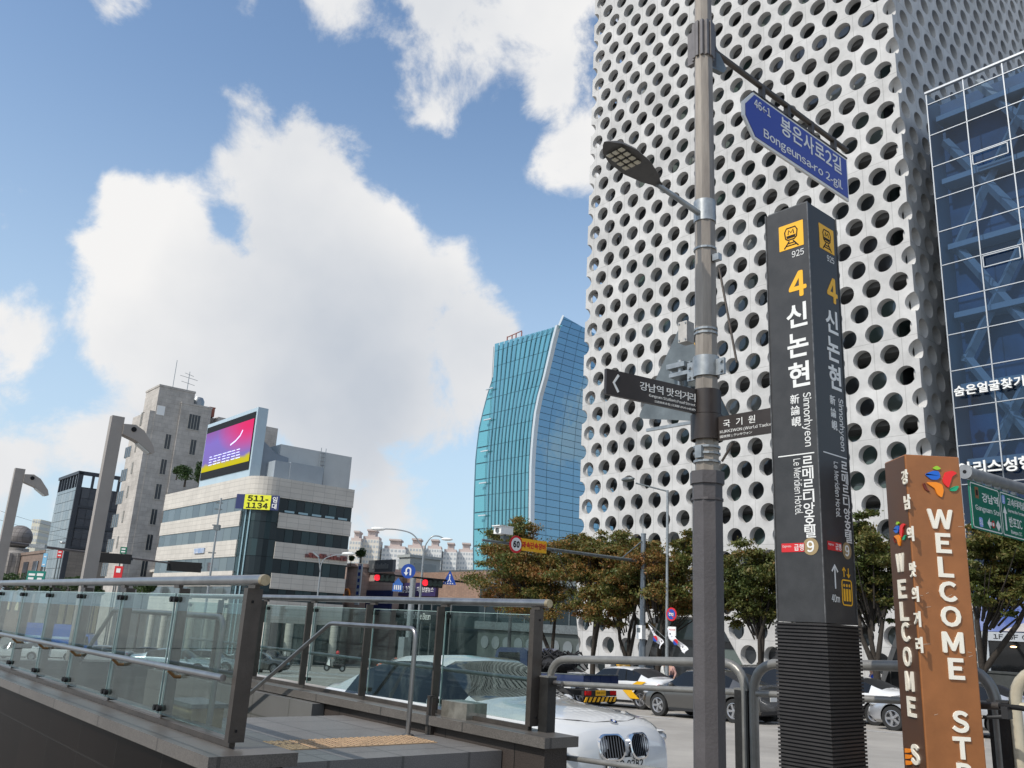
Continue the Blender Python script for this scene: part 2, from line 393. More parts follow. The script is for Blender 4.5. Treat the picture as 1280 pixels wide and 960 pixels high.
# rounded billows
vo = N(nt, 'ShaderNodeTexVoronoi'); vo.feature = 'SMOOTH_F1'; vo.inputs['Scale'].default_value = 13; vo.inputs['Smoothness'].default_value = .6
lk(nt, D, vo.inputs['Vector'])
blobs = [(335, 250, 100, 1.), (255, 335, 100, 1.), (400, 300, 130, 1.), (152, 245, 62, .7), (335, 425, 170, 1.05), (470, 400, 130, 1.), (590, 425, 85, .9), (500, 480, 110, .9),
         (195, 480, 100, .6), (560, 335, 50, .45), (30, 430, 60, .22), (10, 280, 60, .12), (205, 300, 95, 1.25), (200, 400, 90, .9), (480, 620, 100, .42), (60, 560, 150, .42), (0, 720, 150, .35),
         (560, -40, 130, .9), (430, -70, 110, .8), (700, 0, 95, .8), (700, 110, 55, .6), (735, 200, 70, .7), (745, 290, 45, .5), (640, -100, 150, 1.), (400, -60, 60, .5), (137, 8, 26, .3), (520, 120, 40, .22), (900, -150, 220, .8)]
prev = None
for (x, y, r, wgt) in blobs:
    d = ray(x, y).normalized(); rad = r/FPX*1.15
    vm = N(nt, 'ShaderNodeVectorMath', operation='DISTANCE'); lk(nt, D, vm.inputs[0]); vm.inputs[1].default_value = d
    ma = N(nt, 'ShaderNodeMath', operation='MULTIPLY_ADD'); lk(nt, vm.outputs['Value'], ma.inputs[0]); ma.inputs[1].default_value = -wgt/rad; ma.inputs[2].default_value = wgt
    if prev is None: prev = ma.outputs[0]
    else:
        mm = N(nt, 'ShaderNodeMath', operation='SMOOTH_MAX'); mm.inputs[2].default_value = .25; lk(nt, prev, mm.inputs[0]); lk(nt, ma.outputs[0], mm.inputs[1]); prev = mm.outputs[0]
# scattered cumulus over the rest of the sky (behind and beside the viewer)
nb = N(nt, 'ShaderNodeTexNoise'); nb.inputs['Scale'].default_value = 2.2; nb.inputs['Detail'].default_value = 3; lk(nt, D, nb.inputs['Vector'])
sx = N(nt, 'ShaderNodeSeparateXYZ'); lk(nt, D, sx.inputs[0])
bk = N(nt, 'ShaderNodeMapRange'); bk.inputs[1].default_value = .45; bk.inputs[2].default_value = -.1; bk.inputs[3].default_value = -1.2; bk.inputs[4].default_value = .05; lk(nt, sx.outputs[1], bk.inputs[0])
b2 = N(nt, 'ShaderNodeMapRange'); b2.inputs[1].default_value = .4; b2.inputs[2].default_value = .65; b2.inputs[3].default_value = -.6; b2.inputs[4].default_value = .7; lk(nt, nb.outputs[0], b2.inputs[0])
ba = N(nt, 'ShaderNodeMath', operation='ADD'); lk(nt, bk.outputs[0], ba.inputs[0]); lk(nt, b2.outputs[0], ba.inputs[1])
mm = N(nt, 'ShaderNodeMath', operation='MAXIMUM'); lk(nt, prev, mm.inputs[0]); lk(nt, ba.outputs[0], mm.inputs[1]); prev = mm.outputs[0]
n1 = N(nt, 'ShaderNodeMath', operation='MULTIPLY_ADD'); lk(nt, nz.outputs[0], n1.inputs[0]); n1.inputs[1].default_value = 1.5; n1.inputs[2].default_value = -.80
v1 = N(nt, 'ShaderNodeMath', operation='MULTIPLY_ADD'); lk(nt, vo.outputs[0], v1.inputs[0]); v1.inputs[1].default_value = -.55; lk(nt, n1.outputs[0], v1.inputs[2])
v2 = N(nt, 'ShaderNodeMath', operation='ADD'); lk(nt, prev, v2.inputs[0]); lk(nt, v1.outputs[0], v2.inputs[1])
v3 = N(nt, 'ShaderNodeMath', operation='ADD'); lk(nt, v2.outputs[0], v3.inputs[0]); v3.inputs[1].default_value = .11
dens = N(nt, 'ShaderNodeMapRange'); dens.interpolation_type = 'SMOOTHSTEP'; dens.inputs[1].default_value = -.07; dens.inputs[2].default_value = .20; lk(nt, v3.outputs[0], dens.inputs[0])
# body colour of the cloud: sunlit rims, greyer thick middle
gd = ray(420, 470).normalized()
vg = N(nt, 'ShaderNodeVectorMath', operation='DISTANCE'); lk(nt, D, vg.inputs[0]); vg.inputs[1].default_value = gd
gm = N(nt, 'ShaderNodeMapRange'); gm.interpolation_type = 'SMOOTHSTEP'; gm.inputs[1].default_value = .26; gm.inputs[2].default_value = 0; lk(nt, vg.outputs['Value'], gm.inputs[0])
ns = N(nt, 'ShaderNodeTexNoise'); ns.inputs['Scale'].default_value = 4.2; ns.inputs['Detail'].default_value = 5; lk(nt, D, ns.inputs['Vector'])
g2 = N(nt, 'ShaderNodeMath', operation='MULTIPLY_ADD'); lk(nt, ns.outputs[0], g2.inputs[0]); g2.inputs[1].default_value = 1.6; g2.inputs[2].default_value = -.62
g3 = N(nt, 'ShaderNodeMath', operation='MULTIPLY_ADD', use_clamp=True); lk(nt, gm.outputs[0], g3.inputs[0]); g3.inputs[1].default_value = .7; lk(nt, g2.outputs[0], g3.inputs[2])
cc = N(nt, 'ShaderNodeMixRGB'); cc.inputs[1].default_value = (6.1, 6.05, 6.0, 1); cc.inputs[2].default_value = (3.75, 4.05, 4.5, 1); lk(nt, g3.outputs[0], cc.inputs[0])
# hazier sky towards the horizon
hz = N(nt, 'ShaderNodeMapRange'); hz.interpolation_type = 'SMOOTHSTEP'; hz.inputs[1].default_value = .62; hz.inputs[2].default_value = .0; hz.inputs[3].default_value = 0; hz.inputs[4].default_value = .75; lk(nt, sx.outputs[2], hz.inputs[0])
hs = N(nt, 'ShaderNodeMixRGB'); hs.inputs[2].default_value = (3.9, 4.95, 6.0, 1); lk(nt, hz.outputs[0], hs.inputs[0])
sg = N(nt, 'ShaderNodeMixRGB', blend_type='MULTIPLY'); sg.inputs[0].default_value = 1; sg.inputs[2].default_value = (1.12, 1.18, 1.20, 1)
lk(nt, sky.outputs[0], sg.inputs[1]); lk(nt, sg.outputs[0], hs.inputs[1])
mx = N(nt, 'ShaderNodeMixRGB'); lk(nt, dens.outputs[0], mx.inputs[0]); lk(nt, hs.outputs[0], mx.inputs[1]); lk(nt, cc.outputs[0], mx.inputs[2])
lk(nt, mx.outputs[0], bg.inputs[0]); lk(nt, bg.outputs[0], wo.inputs[0])

sl = bpy.data.lights.new('sun', 'SUN'); sl.energy = 3.5; sl.angle = R_(.6); sl.color = (1, .95, .87)
so = bpy.data.objects.new('sun', sl); COL.objects.link(so)
sd = Vector((math.cos(R_(SUN_AZ))*math.cos(R_(SUN_EL)), math.sin(R_(SUN_AZ))*math.cos(R_(SUN_EL)), math.sin(R_(SUN_EL))))
so.rotation_euler = sd.to_track_quat('Z', 'Y').to_euler(); so.location = (0, -20, 60)
cam = bpy.data.cameras.new('camera'); cam.sensor_width = 36; cam.lens = FPX/1280*36; cam.clip_end = 6000; cam.clip_start = .05
co = bpy.data.objects.new('camera', cam); COL.objects.link(co)
co.matrix_world = Matrix(((cR.x, cU.x, -cF.x, 0), (cR.y, cU.y, -cF.y, 0), (cR.z, cU.z, -cF.z, 0), (0, 0, 0, 1)))
scene.camera = co
scene.view_settings.view_transform = 'Standard'; scene.view_settings.look = 'None'; scene.view_settings.exposure = .0; scene.view_settings.gamma = 1
scene.cycles.max_bounces = 8; scene.cycles.transparent_max_bounces = 16

# ------------------------------------------------------------------ ground (follows the gentle fall of the street)
def sheet(name, s0, s1, t0, t1, off, mat, ds=6., dt=6., kind='structure', thick=0., far=False):
    ns_ = max(1, int(math.ceil((s1-s0)/ds))); nt_ = max(1, int(math.ceil((t1-t0)/dt)))
    mb = MB(); V = []; Fc = []
    for i in range(ns_+1):
        for j in range(nt_+1):
            P = W(s0+(s1-s0)*i/ns_, t0+(t1-t0)*j/nt_); V.append((P.x, P.y, gzw(P.x, P.y)+off))
    for i in range(ns_):
        for j in range(nt_): a = i*(nt_+1)+j; Fc.append((a, a+nt_+1, a+nt_+2, a+1))
    mb.add(V, Fc)
    if thick:
        bd = [i*(nt_+1) for i in range(ns_+1)] + [ns_*(nt_+1)+j for j in range(1, nt_+1)] + [i*(nt_+1)+nt_ for i in range(ns_-1, -1, -1)] + [j for j in range(nt_-1, 0, -1)]
        V2 = [(V[i][0], V[i][1], V[i][2]-thick) for i in bd]; k = len(bd)
        base = len(mb.v); mb.v += V2
        for i in range(k): j = (i+1) % k; mb.f.append((bd[i], bd[j], base+j, base+i)); mb.m.append(0)
    o = mb.build(name, mat)
    if kind: o['kind'] = kind
    return o
# one ground sheet to the horizon: fine grid near, big skirt far
xs = [-3000, -900, -300]+[-200+10*i for i in range(41)]+[300, 900, 3000]
ys = [-3000, -600, -200]+[-100+10*i for i in range(33)]+[300, 600, 3500]
V = [(x, y, gzw(x, max(-60, y))-.0) for y in ys for x in xs]; Fc = []
for j in range(len(ys)-1):
    for i in range(len(xs)-1): a = j*len(xs)+i; Fc.append((a, a+1, a+1+len(xs), a+len(xs)))
mb = MB(); mb.add(V, Fc); g = mb.build('ground', 'asphalt', fix=False); g['kind'] = 'structure'
T0, T1 = 5.2, 30.4
for nm, a in {'pavement': (-90, 40, -30, T0-.18), }.items(): sheet(nm, a[0], a[1], a[2], a[3], .13, 'pave', thick=.2)
sheet('kerb', -90, 40, T0-.18, T0, .135, 'kerb', thick=.25, dt=1)
sheet('kerb', -46, 40, T1, T1+.18, .135, 'kerb', thick=.25, dt=1)
sheet('pavement', -46, 40, T1+.18, 110, .13, 'pave', thick=.2)
sheet('kerb', -260, -98, T1, T1+.18, .135, 'kerb', thick=.25, dt=1)
sheet('pavement', -260, -98, T1+.18, 130, .13, 'pave', thick=.2)
sheet('pavement', -260, -98, -60, T0, .13, 'pave', thick=.2)
mb = MB()
def mark(mb, s0, s1, t0, t1, off=.008):
    n = max(1, int((s1-s0)/4))
    for i in range(n):
        a = s0+(s1-s0)*i/n; b = s0+(s1-s0)*(i+1)/n
        q = [W(a, t0), W(b, t0), W(b, t1), W(a, t1)]
        mb.add([(p.x, p.y, gzw(p.x, p.y)+off) for p in q], [(0, 1, 2, 3)])
for t in (8.6, 11.8, 21.3, 24.1, 27.3):
    s = -44.
    while s < 30: mark(mb, s, s+2.6, t-.075, t+.075); s += 6.
mb.build('lane_markings', 'paint')['kind'] = 'structure'
mb = MB()
t = 6.2
while t < 29.6: mark(mb, -56, -51, t, t+.5); mark(mb, -94, -89, t, t+.5); t += 1.05
for t in (34, 38, 42, 46, 50, 54, 58): mark(mb, -90, -86, t, t+.15)
s = -90.
while s < -52: mark(mb, s, s+.55, 33, 37); s += 1.1
mb.build('crosswalk_markings', 'paint')['kind'] = 'structure'

# ------------------------------------------------------------------ perforated concrete tower
A = .7787; VV = 2.667; RH = .535; HS0 = -44.3; HT = 43.6; HZ = 13.85; NC = 32; HS1 = HS0+NC*A
NCS = 30
def cell(mb, c, z, half, xmap, rad=RH, dep=.46, n=28):
    """hexagonal shell cell with a round opening; half: 0 full, -1 keep right half, +1 keep left half"""
    hx = [(0, .894), (A, .439), (A, -.439), (0, -.894), (-A, -.439), (-A, .439)]
    def hexr(a):
        d = (math.sin(a), math.cos(a)); best = 9
        for (px, pz) in ((2*A, 0), (A, VV/2), (-A, VV/2), (-2*A, 0), (-A, -VV/2), (A, -VV/2)):
            k = d[0]*px+d[1]*pz
            if k > 1e-9: best = min(best, (px*px+pz*pz)/2/k)
        return (d[0]*best, d[1]*best)
    corner = [math.atan2(h[0], h[1]) for h in hx]
    angs = sorted(set([round(2*math.pi*i/n-math.pi, 6) for i in range(n)]+[round(a, 6) for a in corner if abs(a) < math.pi-1e-4]))
    if half == -1: angs = [a for a in angs if 0 <= a <= math.pi] + [math.pi]
    if half == 1: angs = [-math.pi]+[a for a in angs if -math.pi < a <= 0]
    if half: angs = sorted(set(angs))
    k = len(angs); V = []
    for a in angs:
        h = hexr(a); x, zz = c+h[0], z+h[1]
        V.append(xmap(x, 0, zz)); V.append(xmap(c+math.sin(a)*rad, 0, z+math.cos(a)*rad)); V.append(xmap(c+math.sin(a)*rad, dep, z+math.cos(a)*rad))
    fs = []; rng = range(k) if not half else range(k-1)
    for i in rng:
        j = (i+1) % k
        fs.append((3*i, 3*j, 3*j+1, 3*i+1)); fs.append((3*i+1, 3*j+1, 3*j+2, 3*i+2))
    if half:   # flat web above and below the cut opening is covered by the fan; nothing more needed
        pass
    mb.add(V, fs)
hive = thing('perforated_tower', 'tall white concrete tower pierced all over by round holes', 'building', (0, 0, 0), YAW)
def shell(cols, xmap, skip=None):
    mb = MB()
    for c in range(cols+1):
        half = -1 if c == 0 else (1 if c == cols else 0)
        for j in range(-20, 8):
            z = HZ - VV*j + (0 if c % 2 else VV/2)
            if z > 66.5 or z < -4.5: continue
            if skip and skip(c, z): continue
            cell(mb, c*A, z, half, xmap)
    return mb
front = shell(NC, lambda x, d, z: (HS0+x, HT+d, z))
ZOPEN = 1.15
me = bpy.data.meshes.new('f'); me.from_pydata(front.v, [], front.f)
def cut(planes, name):
    bm = bmesh.new(); bm.from_mesh(me); bmesh.ops.remove_doubles(bm, verts=bm.verts, dist=.001)
    for co_, no_ in planes:
        bmesh.ops.bisect_plane(bm, geom=bm.verts[:]+bm.edges[:]+bm.faces[:], plane_co=co_, plane_no=no_, clear_outer=True)
    bmesh.ops.recalc_face_normals(bm, faces=bm.faces)
    m2 = bpy.data.meshes.new(name); bm.to_mesh(m2); bm.free(); m2.materials.append(M['concrete'])
    o = bpy.data.objects.new(name, m2); COL.objects.link(o); o.parent = hive; return o
fr = cut([((0, 0, ZOPEN), (0, 0, -1)), ((0, 0, 66.6), (0, 0, 1))], 'perforated_shell'); fr['label'] = 'street front of the shell'
# tapering piers at the foot: (s at top left, s at foot left, s at foot right, s at top right)
GB = -4.0
for (a, b, c_, d_) in ((-44.3, -43.4, -39.2, -37.2), (-32.4, -28.9, -23.6, -21.4)):
    e = Vector((b-a, 0, GB-ZOPEN)); nl = Vector((-(e.z), 0, e.x)); nl = nl if nl.x < 0 else -nl
    e2 = Vector((c_-d_, 0, GB-ZOPEN)); nr = Vector((-(e2.z), 0, e2.x)); nr = nr if nr.x > 0 else -nr
    cut([((0, 0, ZOPEN), (0, 0, 1)), ((a, HT, ZOPEN), nl), ((d_, HT, ZOPEN), nr), ((0, 0, GB), (0, 0, -1))], 'pier')
    # thickness of the pier edges
    mb = MB()
    for p, q in (((a, ZOPEN), (b, GB)), ((d_, ZOPEN), (c_, GB))):
        mb.quad((p[0], HT+.002, p[1]), (q[0], HT+.002, q[1]), (q[0], HT+.55, q[1]), (p[0], HT+.55, p[1]))
    o = mb.build('pier_edge', 'concrete', hive)
mb = shell(NCS, lambda x, d, z: (HS1-d, HT+x, z), lambda c, z: z < 1.6 and 6 < c < 26); mb.build('perforated_shell', 'concrete', hive)
mb = shell(NCS, lambda x, d, z: (HS0+d, HT+x, z), lambda c, z: z < 1.6); mb.build('perforated_shell', 'concrete', hive)
TB = HT+NCS*A
mb = MB(); mb.b2(HS0, HS1, TB-.02, TB+.4, GB, 66.6); mb.b2(HS0+.02, HS1-.02, HT+.02, TB-.03, 66.0, 66.5); mb.build('back_wall', 'concrete', hive)
# inner glass box, one pane per bay and floor
mb = MB()
z = -4.2; fl = 0
while z < 64:
    for k in range(12):
        a = HS0+1.7+(NC*A-3.4)*k/12; b = HS0+1.7+(NC*A-3.4)*(k+1)/12-.06
        mb.quad((a, HT+1.75, z), (b, HT+1.75, z), (b, HT+1.75, z+3.6), (a, HT+1.75, z+3.6))
    for k in range(11):
        a = HT+1.75+(NCS*A-2.5)*k/11; b = a+(NCS*A-2.5)/11-.06
        mb.quad((HS1-1.7, a, z), (HS1-1.7, b, z), (HS1-1.7, b, z+3.6), (HS1-1.7, a, z+3.6))
        mb.quad((HS0+1.7, a, z), (HS0+1.7, b, z), (HS0+1.7, b, z+3.6), (HS0+1.7, a, z+3.6))
    z += 4.
mb.build('inner_glazing', 'hive_glass', hive, fix=False)
mb = MB()
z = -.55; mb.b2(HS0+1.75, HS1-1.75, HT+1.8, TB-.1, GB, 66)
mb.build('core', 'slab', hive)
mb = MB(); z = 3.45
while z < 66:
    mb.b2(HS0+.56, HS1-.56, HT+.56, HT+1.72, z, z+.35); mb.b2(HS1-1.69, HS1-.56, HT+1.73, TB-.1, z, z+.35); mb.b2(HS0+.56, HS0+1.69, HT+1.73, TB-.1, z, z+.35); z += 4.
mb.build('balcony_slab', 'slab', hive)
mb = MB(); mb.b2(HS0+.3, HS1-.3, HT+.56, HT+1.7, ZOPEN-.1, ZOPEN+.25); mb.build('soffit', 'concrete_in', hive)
q = on_t(1088, 777, HT)
text(hive, 'HIVE', (q[0], HT-.03, q[2]), (1, 0, 0), (0, 0, 1), .42, 'black', .03, width=1.35)

# ------------------------------------------------------------------ glass office building to the right of the tower
M['blue_glass'] = glass_pane('blue_office_glass', (.44, .60, .80), .01, .03, (.01, .04, .09), .10)
M['blue_back'] = pm('dark_office_interior', (.012, .055, .13), .5, 0, (.4, .6))
M['alu'] = pm('aluminium_mullion', (.42, .44, .46), .45, .5)
M['brace'] = pm('grey_steel_brace', (.22, .25, .27), .6)
gb = thing('glass_office_building', 'dark blue glass building with white mullions and diagonal braces inside', 'building', (0, 0, 0), YAW)
GS0 = -17.85; GSE = 11.7; GT = 43.6; GZ1 = 29.8; PW = 1.97; PH = 1.93
ncol = 15; nrow = 18
mb = MB()
for i in range(ncol):
    for j in range(14):
        x0 = GS0+i*PW; z1 = GZ1-.75-j*PH
        tl = [random.uniform(-.012, .012) for _ in range(4)]
        mb.quad((x0+.03, GT+tl[0], z1-PH+.03), (x0+PW-.03, GT+tl[1], z1-PH+.03), (x0+PW-.03, GT+tl[2], z1-.03), (x0+.03, GT+tl[3], z1-.03))
mb.build('glazing', 'blue_glass', gb, fix=False)
mb = MB()
for i in range(ncol+1): x = GS0+i*PW; mb.b2(x-.028, x+.028, GT-.05, GT+.05, 1.9, GZ1)
for j in range(15): z = GZ1-.75-j*PH; mb.b2(GS0, GSE, GT-.05, GT+.04, z-.022, z+.022)
mb.b2(GS0-.06, GSE, GT-.1, GT+.1, GZ1-.05, GZ1+.06)
mb.build('mullion_grid', 'alu', gb)
for i, j in ((1, 2), (1, 5), (4, 3), (2, 9)):
    mb = MB()
    x = GS0+i*PW+.1; z = GZ1-.75-j*PH-.15
    for (a, b, c_, d_) in ((0, 1.75, 0, .045), (0, 1.75, -.60, -.555), (0, .045, -.60, .045), (1.705, 1.75, -.60, .045)): mb.b2(x+a, x+b, GT-.14, GT-.07, z+c_, z+d_)
    mb.build('vent_window', 'alu', gb)
mb = MB(); mb.quad((GS0+.02, GT+1.6, 2), (GSE, GT+1.6, 2), (GSE, GT+1.6, GZ1), (GS0+.02, GT+1.6, GZ1))
mb.b2(GS0, GSE, GT+1.7, GT+22, -4, GZ1-.4)
mb.build('inner_wall', 'blue_back', gb)
mb = MB()
for k in range(-3, 8):
    for sgn in (1, -1):
        x = GS0+.5+k*3.6; z0 = 2.; h = GZ1-2.; w = h*.58
        a = Vector((x, GT+.9, z0)); b = Vector((x+sgn*w, GT+.9, z0+h))
        lo, hi = GS0+.4, GSE-.3
        d = b-a; t0_, t1_ = 0, 1
        for lim, s_ in ((lo, -1), (hi, 1)):
            if abs(d.x) > 1e-6:
                tt = (lim-a.x)/d.x
                if (d.x*s_) > 0: t1_ = min(t1_, tt)
                else: t0_ = max(t0_, tt)
        if t1_-t0_ > .05: mb.tube([a+d*t0_, a+d*t1_], .26, 4)
z = 5.
while z < GZ1: mb.b2(GS0+.2, GSE, GT+.5, GT+1.5, z, z+.3); z += 3.86
mb.build('brace', 'brace', gb)
mb = MB(); mb.b2(GS0-.02, GS0+.03, GT+.1, GT+22, -4, GZ1); mb.build('side_wall', 'brace', gb)
for body, x, y, h in (('숨은얼굴찾기의원', 1193, 491, .52), ('아리스성형외과', 1198, 588, .66)):
    q = on_t(x, y, GT-.3); wd = h*len(body)*1.02
    text(gb, body, (q[0]+wd/2, GT-.22, q[2]+(.05 if h < .7 else -.0)), (1, 0, 0), (0, 0, 1), h, 'white', .12, width=wd, bold=.02)
# podium of that building: billboard, shop front, awning strip
mb = MB(); mb.b2(GS0+.4, GSE, GT-.4, GT+.3, -3.2, 1.9); mb.build('podium_wall', pm('dark_grey_cladding', (.05, .055, .06), .5, 0, (2, .3)), gb)
bb = pm('billboard_blue', (.02, .07, .32), .35, 0, (.45, .9), col2=(.35, .40, .62))
q0 = on_t(1224, 790, 43); mb = MB(); mb.b2(q0[0], q0[0]+7, GT-.55, GT-.42, .95, 3.0); mb.build('billboard', bb, gb)
mb = MB(); mb.prism([(0, 0), (3.6, 0), (3.6, 1.15), (2.6, 1.0), (1.5, .55)], (q0[0]+.9, GT-.6, .98), (1, 0, 0), (0, 0, 1), (0, 1, 0), .04); mb.build('billboard_figure', pm('pale_poster_shape', (.62, .58, .56), .5, 0, (1, .3)), gb)
mb = MB(); mb.b2(q0[0]+.1, q0[0]+5, GT-.62, GT-.5, .55, .93); mb.b2(q0[0]+.1, q0[0]+.35, GT-.62, GT-.5, -1.4, .55); mb.build('shop_front_frame', pm('grey_shop_frame', (.42, .45, .48), .5), gb)
mb = MB(); mb.b2(q0[0]+.36, q0[0]+5, GT-.55, GT-.48, -1.4, .54); mb.build('shop_window', 'car_glass', gb)
text(gb, '1F GF Cosm', (q0[0]+1.75, GT-.63, .74), (1, 0, 0), (0, 0, 1), .2, 'black', .01, width=2.3)
mb = MB(); mb.sphere((q0[0]+1.4, GT-.60, .32), .07, 10, 6, (2, 1, .5)); mb.build('shop_lamp', pm('warm_lamp', (1, .6, .3), .5, emit=((1, .6, .3), 5.)), gb)
wl = sthing('planter_wall', 'long dark grey planter wall in front of the shop window under the blue billboard', 'wall', -14.6, 38.5)
mb = MB(); mb.b2(-2.2, 20, -.3, .3, 0, 1.75); mb.b2(-2.25, 20, -.35, .35, 1.752, 1.83); mb.build('wall_face', pm('slate_wall', (.045, .05, .05), .7, 0, (3, .3)), wl)

# ------------------------------------------------------------------ generic panel façades
def lerp(a, b, k): return a+(b-a)*k
def prof(samples):
    sm = sorted(samples)
    def f(z):
        if z <= sm[0][0]: return sm[0][1]
        for (z0, v0), (z1, v1) in zip(sm, sm[1:]):
            if z <= z1: return lerp(v0, v1, (z-z0)/(z1-z0))
        return sm[-1][1]
    return f
def grid_panels(lo, hi, z0, z1, fh, pw, pt, gap=.08, top=None, jit=0., cols=None, gx=None):
    """panes between lo(z) and hi(z), one row per floor; pt(u, z) -> point"""
    mb = MB(); z = z0; gx = gap if gx is None else gx
    while z < z1-.2:
        za, zb = z+gap, min(z+fh, z1)-.0
        A_, B_ = lo(z), hi(z); A2, B2 = lo(z+fh), hi(z+fh)
        n = cols or max(1, int(round(abs(B_-A_)/pw)))
        for i in range(n):
            u0_, u1_ = i/n, (i+1)/n
            q = [(lerp(A_, B_, u0_)+gx, za), (lerp(A_, B_, u1_), za), (lerp(A2, B2, u1_), zb), (lerp(A2, B2, u0_)+gx, zb)]
            if top:
                q2 = [(u, min(zz, top(u))) for u, zz in q]
                if q2[2][1]-q2[1][1] < .05 and q2[3][1]-q2[0][1] < .05: continue
                q = q2
            mb.add([Vector(pt(u, zz))+Vector((0, random.uniform(-jit, jit), 0)) for u, zz in q], [(0, 1, 2, 3)])
        z += fh
    return mb
# curved twin glass tower, aligned with the street grid
M['teal_glass'] = window_glass('teal_tower_glass', [(.03, .16, .19), (.035, .18, .21), (.025, .145, .175), (.04, .20, .23)], .38, .03, (.48, .80, .86), wav=.10)
M['azure_glass'] = window_glass('azure_tower_glass', [(.02, .11, .20), (.025, .13, .23), (.02, .10, .185), (.035, .16, .26)], .33, .03, (.42, .66, .84), wav=.10)
M['tower_core'] = pm('tower_mullion', (.05, .13, .17), .5)
M['fin'] = pm('pale_tower_fin', (.55, .60, .63), .4, .2)
TT = 124.; TS = on_t(665, 600, TT)[0]
edge = [(704, 394), (697, 410), (690, 440), (684, 467), (676, 495), (671, 520), (668, 550), (666, 580), (665, 640), (665, 720)]
cz = prof([(on_t(x, y, TT)[2], on_t(x, y, TT)[0]) for x, y in edge])
TZB = -6.; ztl = on_t(618, 430, TT); ztr = on_t(696, 408, TT)
inner = [(618, 431), (616, 467), (613, 520), (609, 560), (607, 600), (605, 680), (604, 760)]
outer = [(616, 467), (609, 488), (598, 530), (593, 570), (591, 620), (590, 680), (590, 760)]
iz = prof([(on_t(x, y, TT)[2], on_t(x, y, TT)[0]) for x, y in inner])
oz = prof([(on_t(x, y, TT)[2], on_t(x, y, TT)[0]) for x, y in outer])
tw = thing('curved_glass_tower', 'teal and blue glass tower with bowed edges', 'building', (0, 0, 0), YAW)
def off_s(z): return cz(z)
topf = lambda u: lerp(ztl[2], ztr[2], (u-ztl[0])/(ztr[0]-ztl[0]))
mb = grid_panels(iz, off_s, TZB, ztr[2]+1, 3.9, 2., lambda u, z: (u, TT, z), .10, topf, .02, cols=13, gx=.16); mb.build('street_glazing', 'teal_glass', tw, fix=False)
mb = grid_panels(oz, iz, TZB, on_t(616, 467, TT)[2], 3.9, 2., lambda u, z: (u, TT+.4, z), .3, None, .02, cols=1, gx=.3); mb.build('edge_glazing', pm('pale_teal_glass', (.14, .42, .48), .2, .3, spec=.8), tw, fix=False)
# backing slab and fins
mb = MB(); zs_ = [TZB+4*i for i in range(30)]
zs_ = [z for z in zs_ if z < ztr[2]]+[ztr[2]]
for za, zb in zip(zs_, zs_[1:]):
    def P(u, z, t): return (u, t, min(z, topf(u)) if u < 1e9 else z)
    a = [P(iz(za), za, TT+.15), P(cz(za), za, TT+.15), P(cz(zb), zb, TT+.15), P(iz(zb), zb, TT+.15)]
    mb.add(a, [(0, 1, 2, 3)])
    b = [(oz(za)-.3, TT+.5, za), (iz(za), TT+.5, za), (iz(zb), TT+.5, zb), (oz(zb)-.3, TT+.5, zb)] if zb < ztl[2]-6 else None
    if b: mb.add(b, [(0, 1, 2, 3)]); mb.add([b[0], b[3], (b[3][0], TT+24, b[3][2]), (b[0][0], TT+24, b[0][2])], [(0, 1, 2, 3)])
mb.b2(iz(0)+2, TS-3, TT+.6, TT+24, -6, ztl[2]-3); mb.build('frame', 'tower_core', tw)
mb = MB()
for za, zb in zip(zs_, zs_[1:]):
    mb.add([(cz(za)-.35, TT-.7, za), (cz(za)+.35, TT-.7, za), (cz(zb)+.35, TT-.7, zb), (cz(zb)-.35, TT-.7, zb)], [(0, 1, 2, 3)])
    mb.add([(cz(za)-.35, TT-.7, za), (cz(za)-.35, TT+.1, za), (cz(zb)-.35, TT+.1, zb), (cz(zb)-.35, TT-.7, zb)], [(0, 1, 2, 3)])
    mb.add([(cz(za)+.35, TT-.7, za), (cz(za)+.35, TT+.4, za), (cz(zb)+.35, TT+.4, zb), (cz(zb)+.35, TT-.7, zb)], [(0, 1, 2, 3)])
mb.build('corner_fin', 'fin', tw)
mb = MB()
for k in range(14):
    u = k/13; pts = [(lerp(iz(z), cz(z), u), TT-.15, min(z, topf(lerp(iz(z), cz(z), u)))) for z in zs_]
    mb.tube(pts, .07, 4)
mb.build('vertical_fin', 'tower_core', tw)
mb = MB()
for k in range(1, 9): z = ztl[2]-4-k*7.6; mb.b2(iz(z)-1.5, iz(z)+1.2, TT-.8, TT-.4, z, z+.25)
mb.build('bracket', 'fin', tw)
q = on_s(704, 395, TS); q2 = on_s(738, 414, TS)
tz2 = lambda u: lerp(q[2], q2[2], (u-q[1])/(q2[1]-q[1]))
# right hand wing: its bowed left edge follows the fin, plane faces across the street grid
el = prof([(on_s(x, y, TS)[2], on_s(x, y, TS)[1]) for x, y in edge])
mb = grid_panels(el, lambda z: el(0)+36, TZB, q[2]+.5, 1.6, 3.0, lambda u, z: (TS, u, z), .12, tz2, .0, cols=9, gx=.1); mb.build('side_glazing', 'azure_glass', tw, fix=False)
mb = MB()
zz = [TZB+2.35*i for i in range(60)]; zz = [z for z in zz if z < q[2]]+[q[2]]
for za, zb in zip(zz, zz[1:]):
    mb.add([(TS-.12, el(za), za), (TS-.12, el(0)+36, min(za, tz2(el(0)+36))), (TS-.12, el(0)+36, min(zb, tz2(el(0)+36))), (TS-.12, el(zb), zb)], [(0, 1, 2, 3)])
mb.b2(TS-20, TS-.4, TT+8, el(0)+35.8, -6, tz2(el(0)+36)-3)
mb.build('side_frame', 'tower_core', tw)
mb = MB()
mb.tube([(TS+.1, el(z), z) for z in zz], .3, 4); mb.build('edge_fin', 'fin', tw)
mb = MB()
